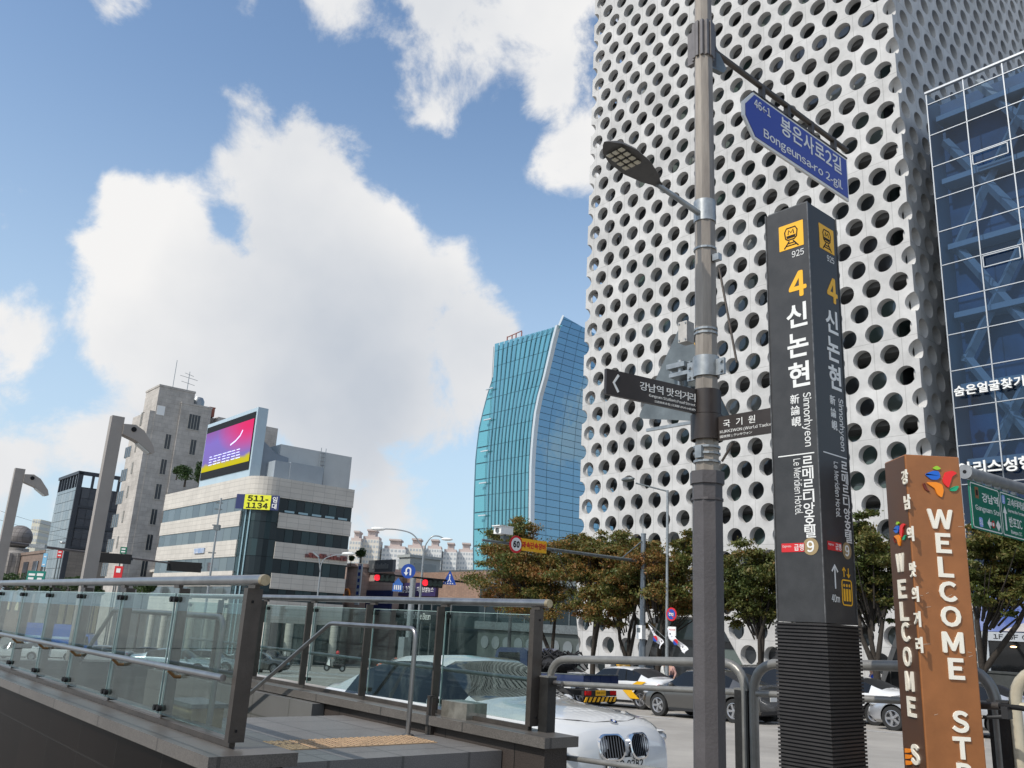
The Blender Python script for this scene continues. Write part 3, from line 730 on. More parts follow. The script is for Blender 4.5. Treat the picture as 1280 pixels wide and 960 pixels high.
for x, y in ((634, 425), (640, 423), (645, 421), (652, 419)):
    a = on_t(x, y, TT+3); mb.tube([(a[0], TT+3, a[2]-3), (a[0], TT+3, a[2]+.9)], .16, 6)
a = on_t(634, 425, TT+3); b = on_t(652, 418, TT+3); mb.tube([(a[0], TT+3, a[2]+.7), (b[0], TT+3, b[2]+.9)], .14, 6)
mb.build('roof_gondola', pm('dull_red_steel', (.30, .12, .10), .6), tw)
# ------------------------------------------------------------------ banded corner building with the LED screen
M['band_stone'] = tiles('pale_band_cladding', (.56, .525, .47), (.33, .31, .28), 1.6, .62, .7, .04, .02, grime=.10)
M['dark_glazing'] = window_glass('dark_strip_glazing', [(.008, .02, .024), (.012, .03, .035), (.006, .014, .018), (.02, .045, .05)], -.025, .03, (.13, .28, .30), wav=.03)
M['pale_glazing'] = window_glass('reflecting_strip_glazing', [(.06, .075, .08), (.09, .105, .11), (.05, .06, .062), (.10, .12, .12)], .03, .03, (.7, .8, .85), wav=.05)
M['grey_panel'] = pm('grey_roof_panel', (.30, .34, .375), .5, 0, (.3, .1))
M['grey_panel2'] = pm('blue_grey_panel', (.20, .235, .275), .5, 0, (.3, .1))
BT = 44.; B = on_t(322, 590, BT); BS = B[0]; BS0 = on_t(211, 600, BT)[0]; BT1 = on_s(443, 612, BS)[1]
bnd = thing('banded_corner_building', 'banded stone corner building carrying the video screen', 'building', (0, 0, 0), YAW)
ys = [612, 635, 652.7, 671, 687.5, 707.5, 724.6, 743, 757, 783]
zz = [on_s(440, y, BS)[2] for y in ys]; GB_ = gz(BS, 50)
CR = 2.6
def ring(off, z0, z1, a0=None, mbx=None, s_from=None, t_to=None, s_to=None, t_from=None):
    """wall sheet round the rounded corner: street side then side street, offset outwards"""
    pts = []
    s0 = BS0 if s_from is None else s_from
    pts.append((s0, BT-off))
    if s_to is None and t_from is None:
        for k in range(9):
            a = R_(-90+90*k/8); pts.append((BS-CR+(CR+off)*math.cos(a), BT+CR+(CR+off)*math.sin(a)))
    pts.append((BS+off, BT1 if t_to is None else t_to))
    return pts
def wall(mb, pts, z0, z1):
    for (a, b) in zip(pts, pts[1:]): mb.quad((a[0], a[1], z0), (b[0], b[1], z0), (b[0], b[1], z1), (a[0], a[1], z1))
mb = MB()
roofp = ring(.12, 0, 0)
wall(mb, roofp, zz[1], zz[0]); mb.add([(p[0], p[1], zz[0]) for p in roofp]+[(BS0, BT1, zz[0])], [tuple(range(len(roofp)+1))])
mb.add([(p[0], p[1], zz[1]) for p in roofp]+[(BS0, BT1, zz[1])], [tuple(range(len(roofp)+1))])
sL = BS-CR-.6; tR = BT+CR+.9
for a, b in ((3, 2), (5, 4), (7, 6), (9, 8)):
    mb.b2(BS0, sL, BT-.12, BT+.3, zz[a], zz[b]); mb.b2(BS-.3, BS+.12, tR, BT1, zz[a], zz[b])
mb.build('stone_band', 'band_stone', bnd, smooth=30)
ROWS = ((zz[2], zz[1]), (zz[4], zz[3]), (zz[6], zz[5]), (zz[8], zz[7]), (GB_, zz[9]))
for za, zb in ROWS:
    mb = MB(); n = 9
    for i in range(n):
        a = BT+CR+.9+(BT1-BT-CR-.9)*i/n; b = BT+CR+.9+(BT1-BT-CR-.9)*(i+1)/n-.05; mb.quad((BS-.05, a, za), (BS-.05, b, za), (BS-.05, b, zb), (BS-.05, a, zb))
    mb.build('strip_window', 'dark_glazing', bnd, fix=False)
    mb = MB(); n = 12
    for i in range(n):
        a = BS0+(sL-BS0)*i/n; b = a+(sL-BS0)/n-.06; mb.quad((a, BT+.02, za), (b, BT+.02, za), (b, BT+.02, zb), (a, BT+.02, zb))
    mb.build('strip_window', 'pale_glazing', bnd, fix=False)
mb = MB(); cp = [(sL, BT+.05)]+[(BS-CR+CR*math.cos(R_(-90+90*k/6)), BT+CR+CR*math.sin(R_(-90+90*k/6))) for k in range(7)]+[(BS-.05, tR)]
for (a, b) in zip(cp, cp[1:]):
    z = GB_
    while z < zz[1]-.2: z2 = min(z+2.1, zz[1]); mb.quad((a[0], a[1], z+.04), (b[0], b[1], z+.04), (b[0], b[1], z2), (a[0], a[1], z2)); z += 2.1
mb.build('corner_glazing', 'dark_glazing', bnd, fix=False)
mb = MB(); mb.b2(BS0+.1, BS-1.6, BT+.4, BT1-.1, GB_, zz[0]-.1) if False else mb.b2(BS0+.1, BS-1.7, BT+1.7, BT1-.1, GB_, zz[0]-.1); mb.build('inner_block', 'black', bnd)
mb = MB()
for k in range(5): mb.b2(BS-.0, BS+.1, BT+4.2+k*1.9, BT+5.5+k*1.9, zz[2]+.1, zz[2]+.35)
for k in range(2, 4): mb.tube([(cp[k][0]+.06, cp[k][1]-.06, GB_), (cp[k][0]+.06, cp[k][1]-.06, zz[1])], .09, 6)
mb.build('window_sash', pm('pale_blue_sash', (.30, .45, .50), .4), bnd)
mb = MB()
for k in range(4):
    q = (BS+.25, BT+3.5+k*3.1); mb.lathe([(.5, 0), (.5, zz[9]-GB_)], (q[0], q[1], GB_), (0, 0, 1), 16)
for k in range(5): mb.lathe([(.45, 0), (.45, zz[9]-GB_)], (BS0+3+k*5, BT-.2, GB_), (0, 0, 1), 12)
mb.build('column', 'band_stone', bnd, smooth=40)
# phone number banner on the rounded corner
q = on_s(308, 629, BS-.9)
nrm = Vector((math.cos(R_(-42)), math.sin(R_(-42)), 0)); rt = Vector((-nrm.y, nrm.x, 0)); cc0 = Vector((BS-CR+(CR+.16)*nrm.x, BT+CR+(CR+.16)*nrm.y, (zz[1]+zz[2])/2+.05))
H1 = zz[1]-zz[2]
panel(bnd, rrect(5.4, H1*.98, .05, 1), cc0-nrm*.02, rt, (0, 0, 1), pm('navy_banner', (.02, .03, .12), .5), .03, 'banner')
panel(bnd, rrect(3.3, H1*.98, .05, 1), cc0+nrm*.03, rt, (0, 0, 1), pm('lemon_banner', (.75, .75, .03), .5), .03, 'banner', 0)
text(bnd, '511-', cc0+nrm*.07+Vector((0, 0, H1*.24)), rt, (0, 0, 1), H1*.38, 'black', .02, width=2.6, bold=.03)
text(bnd, '1134', cc0+nrm*.07-Vector((0, 0, H1*.23)), rt, (0, 0, 1), H1*.38, 'black', .02, width=2.7, bold=.03)
text(bnd, '임', cc0+nrm*.03+rt*2.15+Vector((0, 0, H1*.22)), rt, (0, 0, 1), H1*.38, 'white', .02, bold=.02)
text(bnd, '대', cc0+nrm*.03+rt*2.15-Vector((0, 0, H1*.22)), rt, (0, 0, 1), H1*.38, 'white', .02, bold=.02)
# small shop fascia letters on both faces
q = on_s(408, 696, BS+.15); mb = MB(); [mb.b2(BS+.13, BS+.35, q[1]-3+k*.5, q[1]-2.6+k*.5, q[2]-.3, q[2]+.3-.2*(k%3==0)) for k in range(12)]; mb.build('fascia_letters', pm('fascia_mark', (.05, .05, .06), .5, 0, (1.2, .8), col2=(.35, .08, .05)), bnd)
q = on_t(254, 688, BT-.15); mb = MB(); mb.b2(q[0]-2.9, q[0]+.6, BT-.3, BT-.13, q[2]-.35, q[2]+.3); mb.build('shop_fascia', pm('fascia_blue', (.05, .18, .42), .5, 0, (.9, .5), col2=(.6, .6, .6)), bnd)
# roof: screen box, plant boxes, stair block
def roofbox(name, x0, y0, x1, y1, mat, tdep, t=None, s=None, zb=None):
    pass
s_l = on_t(262, 528, BT+.6)[0]; s_r = on_t(322, 512, BT+.6)[0]; ztp = on_t(320, 512, BT+.6)[2]; zbt = zz[0]+.15
led = thing('video_screen', 'large lit video screen in a pale blue box on the roof of the banded building', 'screen', (0, 0, 0), YAW)
mb = MB(); mb.b2(s_l-.2, s_r+.45, BT+.5, BT+1.9, zbt, ztp+.2); mb.build('screen_box', pm('pale_blue_casing', (.40, .50, .56), .4, 0, (.3, .08)), led)
q0_, q1_ = s_l+.15, s_r+.0; z0_, z1_ = zbt+1.0, ztp-.35
mb = MB(); mb.b2(q0_, q1_, BT+.40, BT+.49, z0_, z1_); mb.build('screen_border', 'black', led)
# LED picture: purple field, magenta flare, yellow foot, lines of small white shapes
m, ntm, out = newmat('led_picture'); tcm = N(ntm, 'ShaderNodeTexCoord'); spm = N(ntm, 'ShaderNodeSeparateXYZ'); lk(ntm, tcm.outputs['Generated'], spm.inputs[0])
r1 = N(ntm, 'ShaderNodeValToRGB'); e = r1.color_ramp.elements; e[0].position = 0; e[0].color = (.75, .65, .02, 1); e[1].position = .2; e[1].color = (.28, .22, .62, 1)
k = e.new(.12); k.color = (.70, .62, .05, 1); k = e.new(.7); k.color = (.30, .22, .70, 1); k = e.new(1.); k.color = (.35, .16, .50, 1)
nn_ = N(ntm, 'ShaderNodeTexNoise'); nn_.inputs['Scale'].default_value = .8; nn_.inputs['Detail'].default_value = 4; lk(ntm, tcm.outputs['Object'], nn_.inputs['Vector'])
am = N(ntm, 'ShaderNodeMath', operation='MULTIPLY_ADD'); am.inputs[1].default_value = .22; lk(ntm, nn_.outputs[0], am.inputs[0]); lk(ntm, spm.outputs[2], am.inputs[2])
sb = N(ntm, 'ShaderNodeMath', operation='SUBTRACT'); lk(ntm, am.outputs[0], sb.inputs[0]); sb.inputs[1].default_value = .11; lk(ntm, sb.outputs[0], r1.inputs[0])
vd = N(ntm, 'ShaderNodeVectorMath', operation='DISTANCE'); vd.inputs[1].default_value = (.95, .5, .92); lk(ntm, tcm.outputs['Generated'], vd.inputs[0])
mrr = N(ntm, 'ShaderNodeMapRange'); mrr.inputs[1].default_value = .85; mrr.inputs[2].default_value = .5; lk(ntm, vd.outputs['Value'], mrr.inputs[0])
mxx = N(ntm, 'ShaderNodeMixRGB'); mxx.inputs[2].default_value = (.95, .05, .20, 1); lk(ntm, mrr.outputs[0], mxx.inputs[0]); lk(ntm, r1.outputs[0], mxx.inputs[1])
em = N(ntm, 'ShaderNodeEmission'); em.inputs[1].default_value = .9; lk(ntm, mxx.outputs[0], em.inputs[0]); lk(ntm, em.outputs[0], out.inputs[0])
H_ = z1_-z0_; mb = MB(); mb.b2(q0_+.12, q1_-.12, BT+.36, BT+.395, z0_+H_*.14, z1_-H_*.12); mb.build('screen_picture', m, led)
em_w = pm('led_white', (.9, .9, .95), .5, emit=((.9, .9, 1.), .8)); em_b = pm('led_blue', (.2, .25, .8), .5, emit=((.2, .25, .8), .8))
mb = MB()
W_ = q1_-q0_
for k in range(7):
    for j in range(4): mb.b2(q0_+W_*(.16+k*.095), q0_+W_*(.16+k*.095+random.uniform(.05, .085)), BT+.33, BT+.355, z0_+H_*(.24+j*.05), z0_+H_*(.254+j*.05))
mb.prism(strip([(W_*.58, H_*.52), (W_*.68, H_*.57), (W_*.76, H_*.64), (W_*.80, H_*.73)], .2), (q0_, BT+.355, z0_), (1, 0, 0), (0, 0, 1), (0, -1, 0), .02)
mb.build('screen_lettering', pm('led_lilac', (.55, .58, .95), .5, emit=((.55, .58, .95), .75)), led)
mb = MB(); mb.prism([(0, 0), (3.8, 0), (3.8, 3.3), (2.0, 3.6), (0, 5.0)], (s_r+.1, BT+1.9, zbt), (0, 1, 0), (0, 0, 1), (-1, 0, 0), 4.2)
mb.build('rear_housing', 'grey_panel2', led)
rb = thing('roof_plant_room', 'pale grey roof block with a ladder beside the video screen', 'roof block', (0, 0, 0), YAW)
tq0 = on_s(346, 600, BS-4)[1]; tq1 = on_s(437, 600, BS-4)[1]
mb = MB(); mb.b2(BS-10, BS-4, tq0, tq1, zz[0], on_s(437, 571, BS-4)[2]); mb.build('block_wall', tiles('plant_room_panel', (.46, .48, .48), (.38, .39, .39), 3.2, 8, .6, .02, .01, grime=.06), rb)
t2 = on_s(361, 600, BS-1.5)[1]; t3 = on_s(403, 600, BS-1.5)[1]
mb = MB(); mb.b2(BS-3.9, BS-1.5, t2, t3, zz[0], on_s(361, 577, BS-1.5)[2]); mb.b2(BS-3.9, BS-1.6, t2-2.1, t2-.01, zz[0], on_s(361, 577, BS-1.5)[2]-.1); mb.build('duct_box', 'grey_panel', rb)
mb = MB(); tl = on_s(400, 570, BS-4)[1]
for dx in (0, .7): mb.tube([(BS-3.8, tl+dx, zz[0]), (BS-3.8, tl+dx, zz[0]+5.6)], .05, 5)
for k in range(9): mb.tube([(BS-3.8, tl, zz[0]+.5+k*.55), (BS-3.8, tl+.7, zz[0]+.5+k*.55)], .04, 4)
mb.build('ladder', 'galv', rb)

# ------------------------------------------------------------------ stone tower
M['tower_stone'] = tiles('weathered_tower_stone', (.50, .465, .425), (.36, .335, .30), 1.1, .72, .85, .06, .02, grime=.3, offset=.5)
M['old_win'] = window_glass('old_window_glass', [(.02, .025, .03), (.04, .045, .05), (.03, .035, .04), (.07, .075, .08)], -.015, .05, (.6, .65, .7))
st = thing('stone_office_tower', 'tall weathered beige stone block with narrow slit windows', 'building', (0, 0, 0), YAW)
SS = -148.5; gz0 = gz(SS, 50)
top1 = on_s(244, 492, SS)[2]; tA = on_s(244, 492, SS)[1]; tB = on_s(263, 520, SS)[1]; top2 = on_s(245, 508, SS)[2]
low = on_t(178, 517, BT)[2]
mb = MB()
mb.b2(SS-7, SS, BT+.9, tA, gz0, top1); mb.b2(SS-7.1, SS+.08, BT+.8, tA+.08, top1, top1+.35)
mb.b2(SS-9, SS-.05, BT, BT+5.2, gz0, low)                              # lower shoulder on the street side
mb.b2(SS-6.6, SS+.25, tA-2.1, tB, gz0, top2); mb.b2(SS-6.7, SS+.33, tA-2.2, tB+.08, top2, top2+.3)
mb.b2(SS-12, SS-2.0, tB, tB+1.5, gz0, top2-1)
mb.b2(SS-7, SS-.2, tB+1.5, tB+13, gz0, top2-1.0)
mb.b2(SS-16, SS-9, BT+2.0, BT+16, gz0, low-6)
mb.build('stone_wall', 'tower_stone', st)
def slit(s, t, z, w, h, side):
    mb = MB(); mw = MB()
    if side == 's':
        mb.b2(s-.3, s+.03, t-w/2, t+w/2, z-h/2, z+h/2); mw.b2(s+.031, s+.06, t-w/2-.06, t-w/2, z-h/2, z+h/2); mw.b2(s+.031, s+.06, t-.03, t+.03, z-h/2, z+h/2); mw.b2(s+.031, s+.1, t-w/2-.1, t+w/2+.1, z-h/2-.14, z-h/2-.02)
    else:
        mb.b2(s-w/2, s+w/2, t-.03, t+.3, z-h/2, z+h/2)
        for k in range(4): mw.b2(s-w/2+w*k/3-.04, s-w/2+w*k/3+.04, t-.07, t-.031, z-h/2, z+h/2)
    o = mb.build('window', 'old_win', st); mw.build('frame', pm('pale_window_frame', (.42, .40, .36), .6), o)
for x, y in ((372-0, 495), (345, 660), (313, 825)):
    pass
for (x, y) in ((209.5, 552), (204, 583.5), (197.5, 614.5), (192, 646), (186.5, 678), (180, 711)):
    q = on_s(x, y, SS); slit(SS, q[1], q[2], .9, 2.5, 's')
for (x, y) in ((239, 527), (246, 528.5), (241, 559)):
    q = on_s(x, y, SS+.25); slit(SS+.25, q[1], q[2], .95, 2.6, 's')
for (x, y, w, h) in ((177, 524, .8, 2.4), (160, 565, 3.2, 1.9), (155, 594, 3.2, 2.1), (150, 622, 3.3, 2.2), (144, 651, 3.3, 2.2), (138, 682, 3.3, 2.2), (131, 712, 3.3, 2.2), (170, 558, .6, 2), (165.5, 585, .6, 2), (159.5, 615, .6, 2), (154, 646, .6, 2), (147, 678, .6, 2)):
    q = on_t(x, y, BT); slit(q[0], BT, q[2], w, h, 't')
q = on_s(201, 513, SS); mb = MB(); mb.b2(SS+.0, SS+.06, q[1]-.65, q[1]+.65, q[2]-.8, q[2]+.8); mb.build('vent_panel', 'white', st)
mb = MB(); mb.tube([(SS-3, BT+4.0, top1), (SS-3, BT+4.0, top1+6)], .06, 5); mb.build('rod_antenna', 'galv', st)
mb = MB(); mb.tube([(SS-2, BT+6.2, top1), (SS-2, BT+6.2, top1+4.2)], .06, 5)
for dz, w in ((2.2, 1.2), (3.2, 1.6), (3.8, .8)): mb.tube([(SS-2, BT+6.2-w, top1+dz), (SS-2, BT+6.2+w, top1+dz-.3)], .04, 4)
mb.build('aerial', 'galv', st)
mb = MB(); mb.lathe([(0, 2.2), (.8, 2.0), (1.1, 1.4), (1.1, 0)], (SS-3, tB-1.5, top2+.3), (0, 0, 1), 16); mb.build('water_tank', 'galv', st, smooth=40)
mb = MB(); mb.b2(SS-2, SS-1.2, tB+.2, tB+1.1, top2-1, top2+.6); mb.b2(SS-2.2, SS-1.2, tB+.1, tB+1.2, top2+.6, top2+.75); mb.build('roof_hatch', pm('rust_red', (.28, .09, .06), .7), st)
# entrance canopy at the foot
mb = MB(); q = on_s(200, 716, SS+1.2); mb.lathe([(1.6, 0), (1.6, .35), (0, .7)], (SS+1.2, q[1], q[2]), (0, 0, 1), 16); mb.build('canopy', 'band_stone', st)

# ------------------------------------------------------------------ dark glass block
dk = thing('dark_glass_block', 'dark glass office block with an open roof frame', 'building', (0, 0, 0), YAW)
DS = -187.; dz = on_t(99, 590, BT)[2]; D0 = on_t(76, 600, BT)[0]-1; gd = -6.9
M['smoke_glass'] = window_glass('smoked_glass', [(.035, .04, .05), (.045, .05, .06), (.03, .033, .042), (.06, .065, .075)], .08, .05, (.8, .85, .95), wav=.06)
M['haze_glass'] = window_glass('weathered_glass', [(.16, .18, .19), (.19, .21, .22), (.13, .15, .16), (.21, .22, .22)], .04, .08, (.75, .78, .78), wav=.5)
zc = on_t(86, 685, BT)[2]; z5 = dz-3.0
mb = grid_panels(lambda z: BT+1, lambda z: BT+13, zc, z5, 2.0, 1.6, lambda u, z: (DS, u, z), .08); mb.build('side_glazing', 'smoke_glass', dk, fix=False)
mb = grid_panels(lambda z: D0, lambda z: DS-.6, gd, z5, 1.9, 2.2, lambda u, z: (u, BT, z), .08); mb.build('street_glazing', 'haze_glass', dk, fix=False)
mb = MB(); mb.b2(D0, DS-.15, BT+.15, BT+13, gd, z5+.1)
for k in range(6): t = BT+.3+k*2.5; mb.b2(DS-.5, DS+.1, t-.2, t+.2, z5, dz)
mb.b2(DS-.6, DS+.2, BT, BT+13, dz-.5, dz+.2); mb.b2(D0-.2, DS+.2, BT-.2, BT+.3, dz-.4, dz+.2)
for k in range(7): s = D0+.3+k*2.2; mb.b2(s-.2, s+.2, BT, BT+.4, z5, dz)
for z in (z5-4, z5-8, z5-12): mb.b2(DS-.1, DS+.12, BT+.2, BT+13, z, z+.45)
mb.b2(DS-.3, DS+.2, BT-.1, BT+.8, gd, dz)
mb.build('frame', pm('dark_steel_frame', (.04, .045, .055), .5), dk)
mb = MB(); mb.b2(DS-.3, DS+.15, BT+.8, BT+13, gd+7, zc-.05)
mb.b2(DS-.3, DS+.15, BT+.8, BT+13, gd, gd+1.5); mb.build('stone_base', tiles('brown_base_stone', (.24, .205, .175), (.15, .13, .11), 1.2, .6, .8, .08, .02, grime=.2), dk)
mb = MB()
for k in range(8): t = BT+1.5+k*1.5; mb.b2(DS-.2, DS+.1, t-.55, t+.55, gd+1.5, gd+6.6)
mb.build('lit_window', pm('amber_window', (.55, .42, .24), .4, 0, (.4, .3)), dk)

# ------------------------------------------------------------------ domed museum-like block and other far neighbours
dm = thing('domed_building', 'brown stone building topped by a grey ribbed globe', 'building', (0, 0, 0), YAW)
q = on_t(24, 672, BT); rS = 15.2/FPX*Vector(W(q[0], BT, q[2])).dot(cF)
mb = MB(); mb.sphere((q[0], BT, q[2]), rS, 26, 16); mb.build('globe', tiles('globe_panels', (.21, .19, .18), (.12, .11, .10), 1.1, 1.0, .7, .2, .06, grime=.2), dm, smooth=60)
zr = q[2]-rS*.86; mb = MB(); mb.lathe([(rS*1.2, zr-8.2), (rS*1.35, zr-5), (rS*1.2, zr-1.2), (rS*.9, zr-.6), (rS*.9, zr)], (q[0], BT, 0), (0, 0, 1), 24)
for k in range(14): a = 2*math.pi*k/14; mb.b2(q[0]+rS*1.3*math.cos(a)-.3, q[0]+rS*1.3*math.cos(a)+.3, BT+rS*1.3*math.sin(a)-.3, BT+rS*1.3*math.sin(a)+.3, zr-8, zr-1.4)
mb.build('drum', tiles('drum_stone', (.27, .25, .23), (.17, .16, .15), 1.4, 1.2, .8, .1, .05), dm, smooth=40)
zb_ = on_t(60, 690, BT)[2]
mb = MB(); mb.b2(-262, -206, BT+.5, BT+22, -6.9, zb_); mb.b2(-264, -204, BT+.3, BT+22.2, zb_, zb_+.6); mb.build('block_wall', tiles('brown_stone', (.21, .155, .125), (.13, .10, .08), 1.6, .8, .85, .1, .02), dm)
mb = MB()
for k in range(6):
    s = -256+k*9.; mb.b2(s-2.2, s+2.2, BT+.3, BT+.9, -2.5, zb_-1.6)
mb.build('window', 'smoke_glass', dm)
mb = MB()
for k in range(6): s = -256+k*9.; mb.prism([(1.6*math.cos(R_(a)), 1.8*math.sin(R_(a))) for a in range(0, 181, 20)], (s, BT+.28, -2.2), (1, 0, 0), (0, 0, 1), (0, -1, 0), .05)
mb.build('lit_window', pm('cream_lit_blind', (.72, .62, .42), .6), dm)
def slab_tower(name, label, Y, x0, x1, ytop, depth, mat, wcol, floors, bays, group=None, cat='building', roof=True, zb=-6.9, rz=0.):
    a = on_Y(x0, ytop, Y); b = on_Y(x1, ytop, Y); w = b.x-a.x; h = (a.z+b.z)/2-zb
    r = thing(name, label, cat, Vector(((a.x+b.x)/2, Y, zb)), rz, group)
    mb = MB(); mb.b2(-w/2, w/2, 0, depth, 0, h); mb.build('wall', mat, r)
    mb = MB(); fh = h/floors; bw = w/bays
    for f in range(floors):
        for k in range(bays):
            x = -w/2+bw*(k+.5); mb.b2(x-bw*.30, x+bw*.30, -.06, .3, fh*(f+.35), fh*(f+.82))
    nd = max(1, int(depth/bw))
    for sx_ in (-1, 1):
        for f in range(floors):
            for k in range(nd):
                y = depth*(k+.5)/nd; mb.b2(sx_*w/2-.06, sx_*w/2+.06, y-bw*.3, y+bw*.3, fh*(f+.35), fh*(f+.82))
    mb.build('window', wcol, r)['kind'] = 'stuff'
    if roof:
        mb = MB(); mb.b2(-w/2+w*.05, w/2-w*.05, depth*.15, depth*.85, h, h+1.6)
        mb.b2(-w*.22, w*.22, depth*.2, depth*.8, h+1.6, h+4.2); mb.b2(-w*.27, w*.27, depth*.12, depth*.88, h+4.2, h+5.0); mb.build('roof', pm('rose_roof_trim', (.50, .42, .39), .8), r)
    return r
cream = pm('cream_apartment_wall', (.66, .62, .55), .8, 0, (.05, .1)); cream2 = pm('white_apartment_wall', (.68, .68, .66), .8, 0, (.05, .08))
wapt = pm('apartment_window', (.42, .45, .47), .4)
for i, (x0, x1, yt, mt_) in enumerate(((437, 451, 676, cream), (452, 474, 674, cream), (478, 507, 686, cream2), (508, 531, 685, cream), (533, 552, 686, cream2), (554, 571, 690, cream2), (572, 592, 690, cream2))):
    lb = ['pale cream high rise flats just right of the banded building, partly behind it', 'cream high rise flats behind the roof garden shrubs', 'white high rise flats left of the curved double street lamp', 'cream high rise flats directly behind the curved double street lamp', 'white high rise flats right of the curved double street lamp pole', 'narrow white high rise flats above the grey flat roofed hall', 'white high rise flats touching the bowed edge of the curved glass tower'][i]
    slab_tower('apartment_tower', lb, 420+7*i, x0, x1, yt, 14, mt_, wapt, 18, 4 if x1-x0 < 18 else 6, 'far apartment towers')
slab_tower('apartment_tower', 'distant pastel banded high rise left of the dark glass block', 330, 41, 51, 649, 14, pm('pastel_wall', (.62, .60, .50), .8, 0, (.06, .2)), wapt, 16, 3, 'far apartment towers', roof=False)
slab_tower('apartment_tower', 'distant pale blue high rise touching the dark glass block', 345, 52, 63, 652, 14, pm('pale_blue_wall', (.48, .56, .62), .8), wapt, 16, 3, 'far apartment towers', roof=False)
slab_tower('street_block', 'low beige block beyond the globe topped building, at the left edge', 270, -40, 6, 690, 20, pm('low_block_wall', (.40, .37, .33), .8), 'smoke_glass', 5, 6, 'low blocks at the end of the street', roof=False)
slab_tower('street_block', 'low sandy block between the globe building and the dark glass block', 300, 30, 110, 702, 20, pm('low_block_wall2', (.48, .42, .33), .8), 'smoke_glass', 5, 8, 'low blocks at the end of the street', roof=False)
slab_tower('street_block', 'plain grey block seen behind the stone office tower', 260, 100, 240, 722, 20, pm('low_block_wall3', (.33, .33, .33), .8), 'smoke_glass', 4, 14, 'low blocks at the end of the street', roof=False)
# shop buildings beyond the crossing
rs = thing('rose_stone_building', 'rose stone building with a rounded corner and roof garden next to the banded building', 'building', (0, 0, 0), YAW)
RT = 66.; a = on_t(432, 706, RT); b = on_t(470, 706, RT); zt = a[2]
mrose = tiles('rose_stone', (.44, .33, .29), (.3, .23, .2), 1.2, .6, .7, .06, .02, grime=.12)
mb = MB(); mb.b2(a[0]-6, a[0]+1, RT+2.2, RT+16, -6.5, zt); mb.lathe([(2.1, -6.5), (2.1, zt-.3), (2.4, zt-.28), (2.4, zt+.2), (0, zt+.2)], (a[0]+.9, RT+2.2, 0), (0, 0, 1), 22)
mb.b2(a[0]+1.2, b[0]+1, RT+2.5, RT+14, -6.5, zt-1); mb.build('stone_wall', mrose, rs, smooth=40)
c1 = on_t(459, 718, RT+2.4); mb = MB(); mb.b2(a[0]+3, b[0]+1.1, RT+2.1, RT+2.6, c1[2]+.3, c1[2]+2.0); mb.build('fascia', pm('slate_fascia', (.08, .09, .10), .5), rs)
mb = MB(); [mb.b2((a[0]+b[0])/2+k*.55, (a[0]+b[0])/2+.4+k*.55, RT+2.03, RT+2.1, c1[2]+.75, c1[2]+1.5-.15*(k%2)) for k in range(8)]; mb.build('fascia_letters', 'galv', rs)
mb = MB(); mb.b2(a[0]+3, b[0]+1.1, RT+2.2, RT+2.55, c1[2]-5.2, c1[2]-2.3); mb.build('navy_awning', pm('navy_sign', (.01, .02, .09), .5), rs)
q = on_t(449, 726, RT); mb = MB(); mb.b2(q[0]-.55, q[0]+.55, RT-.1, RT+.06, q[2]-3.4, q[2]+2.4); mb.build('banner', pm('pale_banner', (.60, .66, .70), .6), rs)
mb = MB(); [mb.b2(q[0]-.3, q[0]+.3, RT-.13, RT-.1, q[2]+1.6-k*.9, q[2]+2.1-k*.9) for k in range(6)]; mb.build('banner_letters', 'blue2', rs)
q = on_t(434, 744, RT); mb = MB(); mb.tube([(q[0]+.9*math.cos(R_(i*18)), RT-.15, q[2]+.9*math.sin(R_(i*18))) for i in range(21)], .16, 6, cap=False); mb.build('ring_logo', 'orange', rs)
mb = MB()
for k in range(7): mb.b2(a[0]-5+k*1.3, a[0]-4.2+k*1.3, RT+1.95, RT+2.3, -3.5, -.6)
mb.build('window', 'dark_glazing', rs)
ch = thing('cafe_building', 'low brick building with a dark glass cafe front', 'building', (0, 0, 0), YAW)
CTt = 70.; a = on_t(474, 735, CTt); b = on_t(600, 745, CTt); zt = on_t(500, 734, CTt)[2]; brick = tiles('brown_brick', (.30, .19, .14), (.2, .15, .12), .5, .16, .85, .15, .02)
mb = MB(); mb.b2(a[0], b[0]+1, CTt, CTt+14, -6.2, zt+2.); mb.build('brick_wall', brick, ch)
mb = MB(); mb.b2(a[0]+.2, b[0]+.9, CTt-.25, CTt-.02, -6.2, zt-2.2); mb.build('shop_window', 'dark_glazing', ch)
q = on_t(526, 770, CTt); mb = MB(); mb.b2(q[0]-6, q[0]+7, CTt-.6, CTt-.26, q[2]-.8, q[2]+.8); mb.build('fascia', 'black', ch)
text(ch, 'The Coffee Bean', (q[0], CTt-.63, q[2]), (1, 0, 0), (0, 0, 1), .9, 'white', .05, width=6.4)
q = on_t(521, 737, CTt); mb = MB(); mb.b2(q[0]-5.4, q[0]+5.2, CTt-.5, CTt-.1, q[2]-.9, q[2]+.9); mb.build('banner', pm('violet_navy_banner', (.04, .03, .10), .5), ch)
text(ch, '561-1022', (q[0]-1.9, CTt-.52, q[2]), (1, 0, 0), (0, 0, 1), .9, 'white', .05, width=4.); text(ch, '파이낸셜뉴스', (q[0]+2.8, CTt-.52, q[2]), (1, 0, 0), (0, 0, 1), .75, 'white', .05, width=4.)
mb = MB()
for k in range(9): s = a[0]+1+k*2.2; mb.b2(s, s+.18, CTt-.4, CTt-.24, -6.2, zt-2.2)
mb.build('mullion', 'galv', ch)
db = thing('low_glass_building', 'low dark glass building with a grey fascia and round windows under the street trees', 'building', (0, 0, 0), YAW)
LT_ = 58.; a = on_t(600, 740, LT_); b = on_t(735, 745, LT_); zt = on_t(660, 733, LT_)[2]; zw = on_t(660, 783, LT_)[2]; zr0 = on_t(660, 822, LT_)[2]
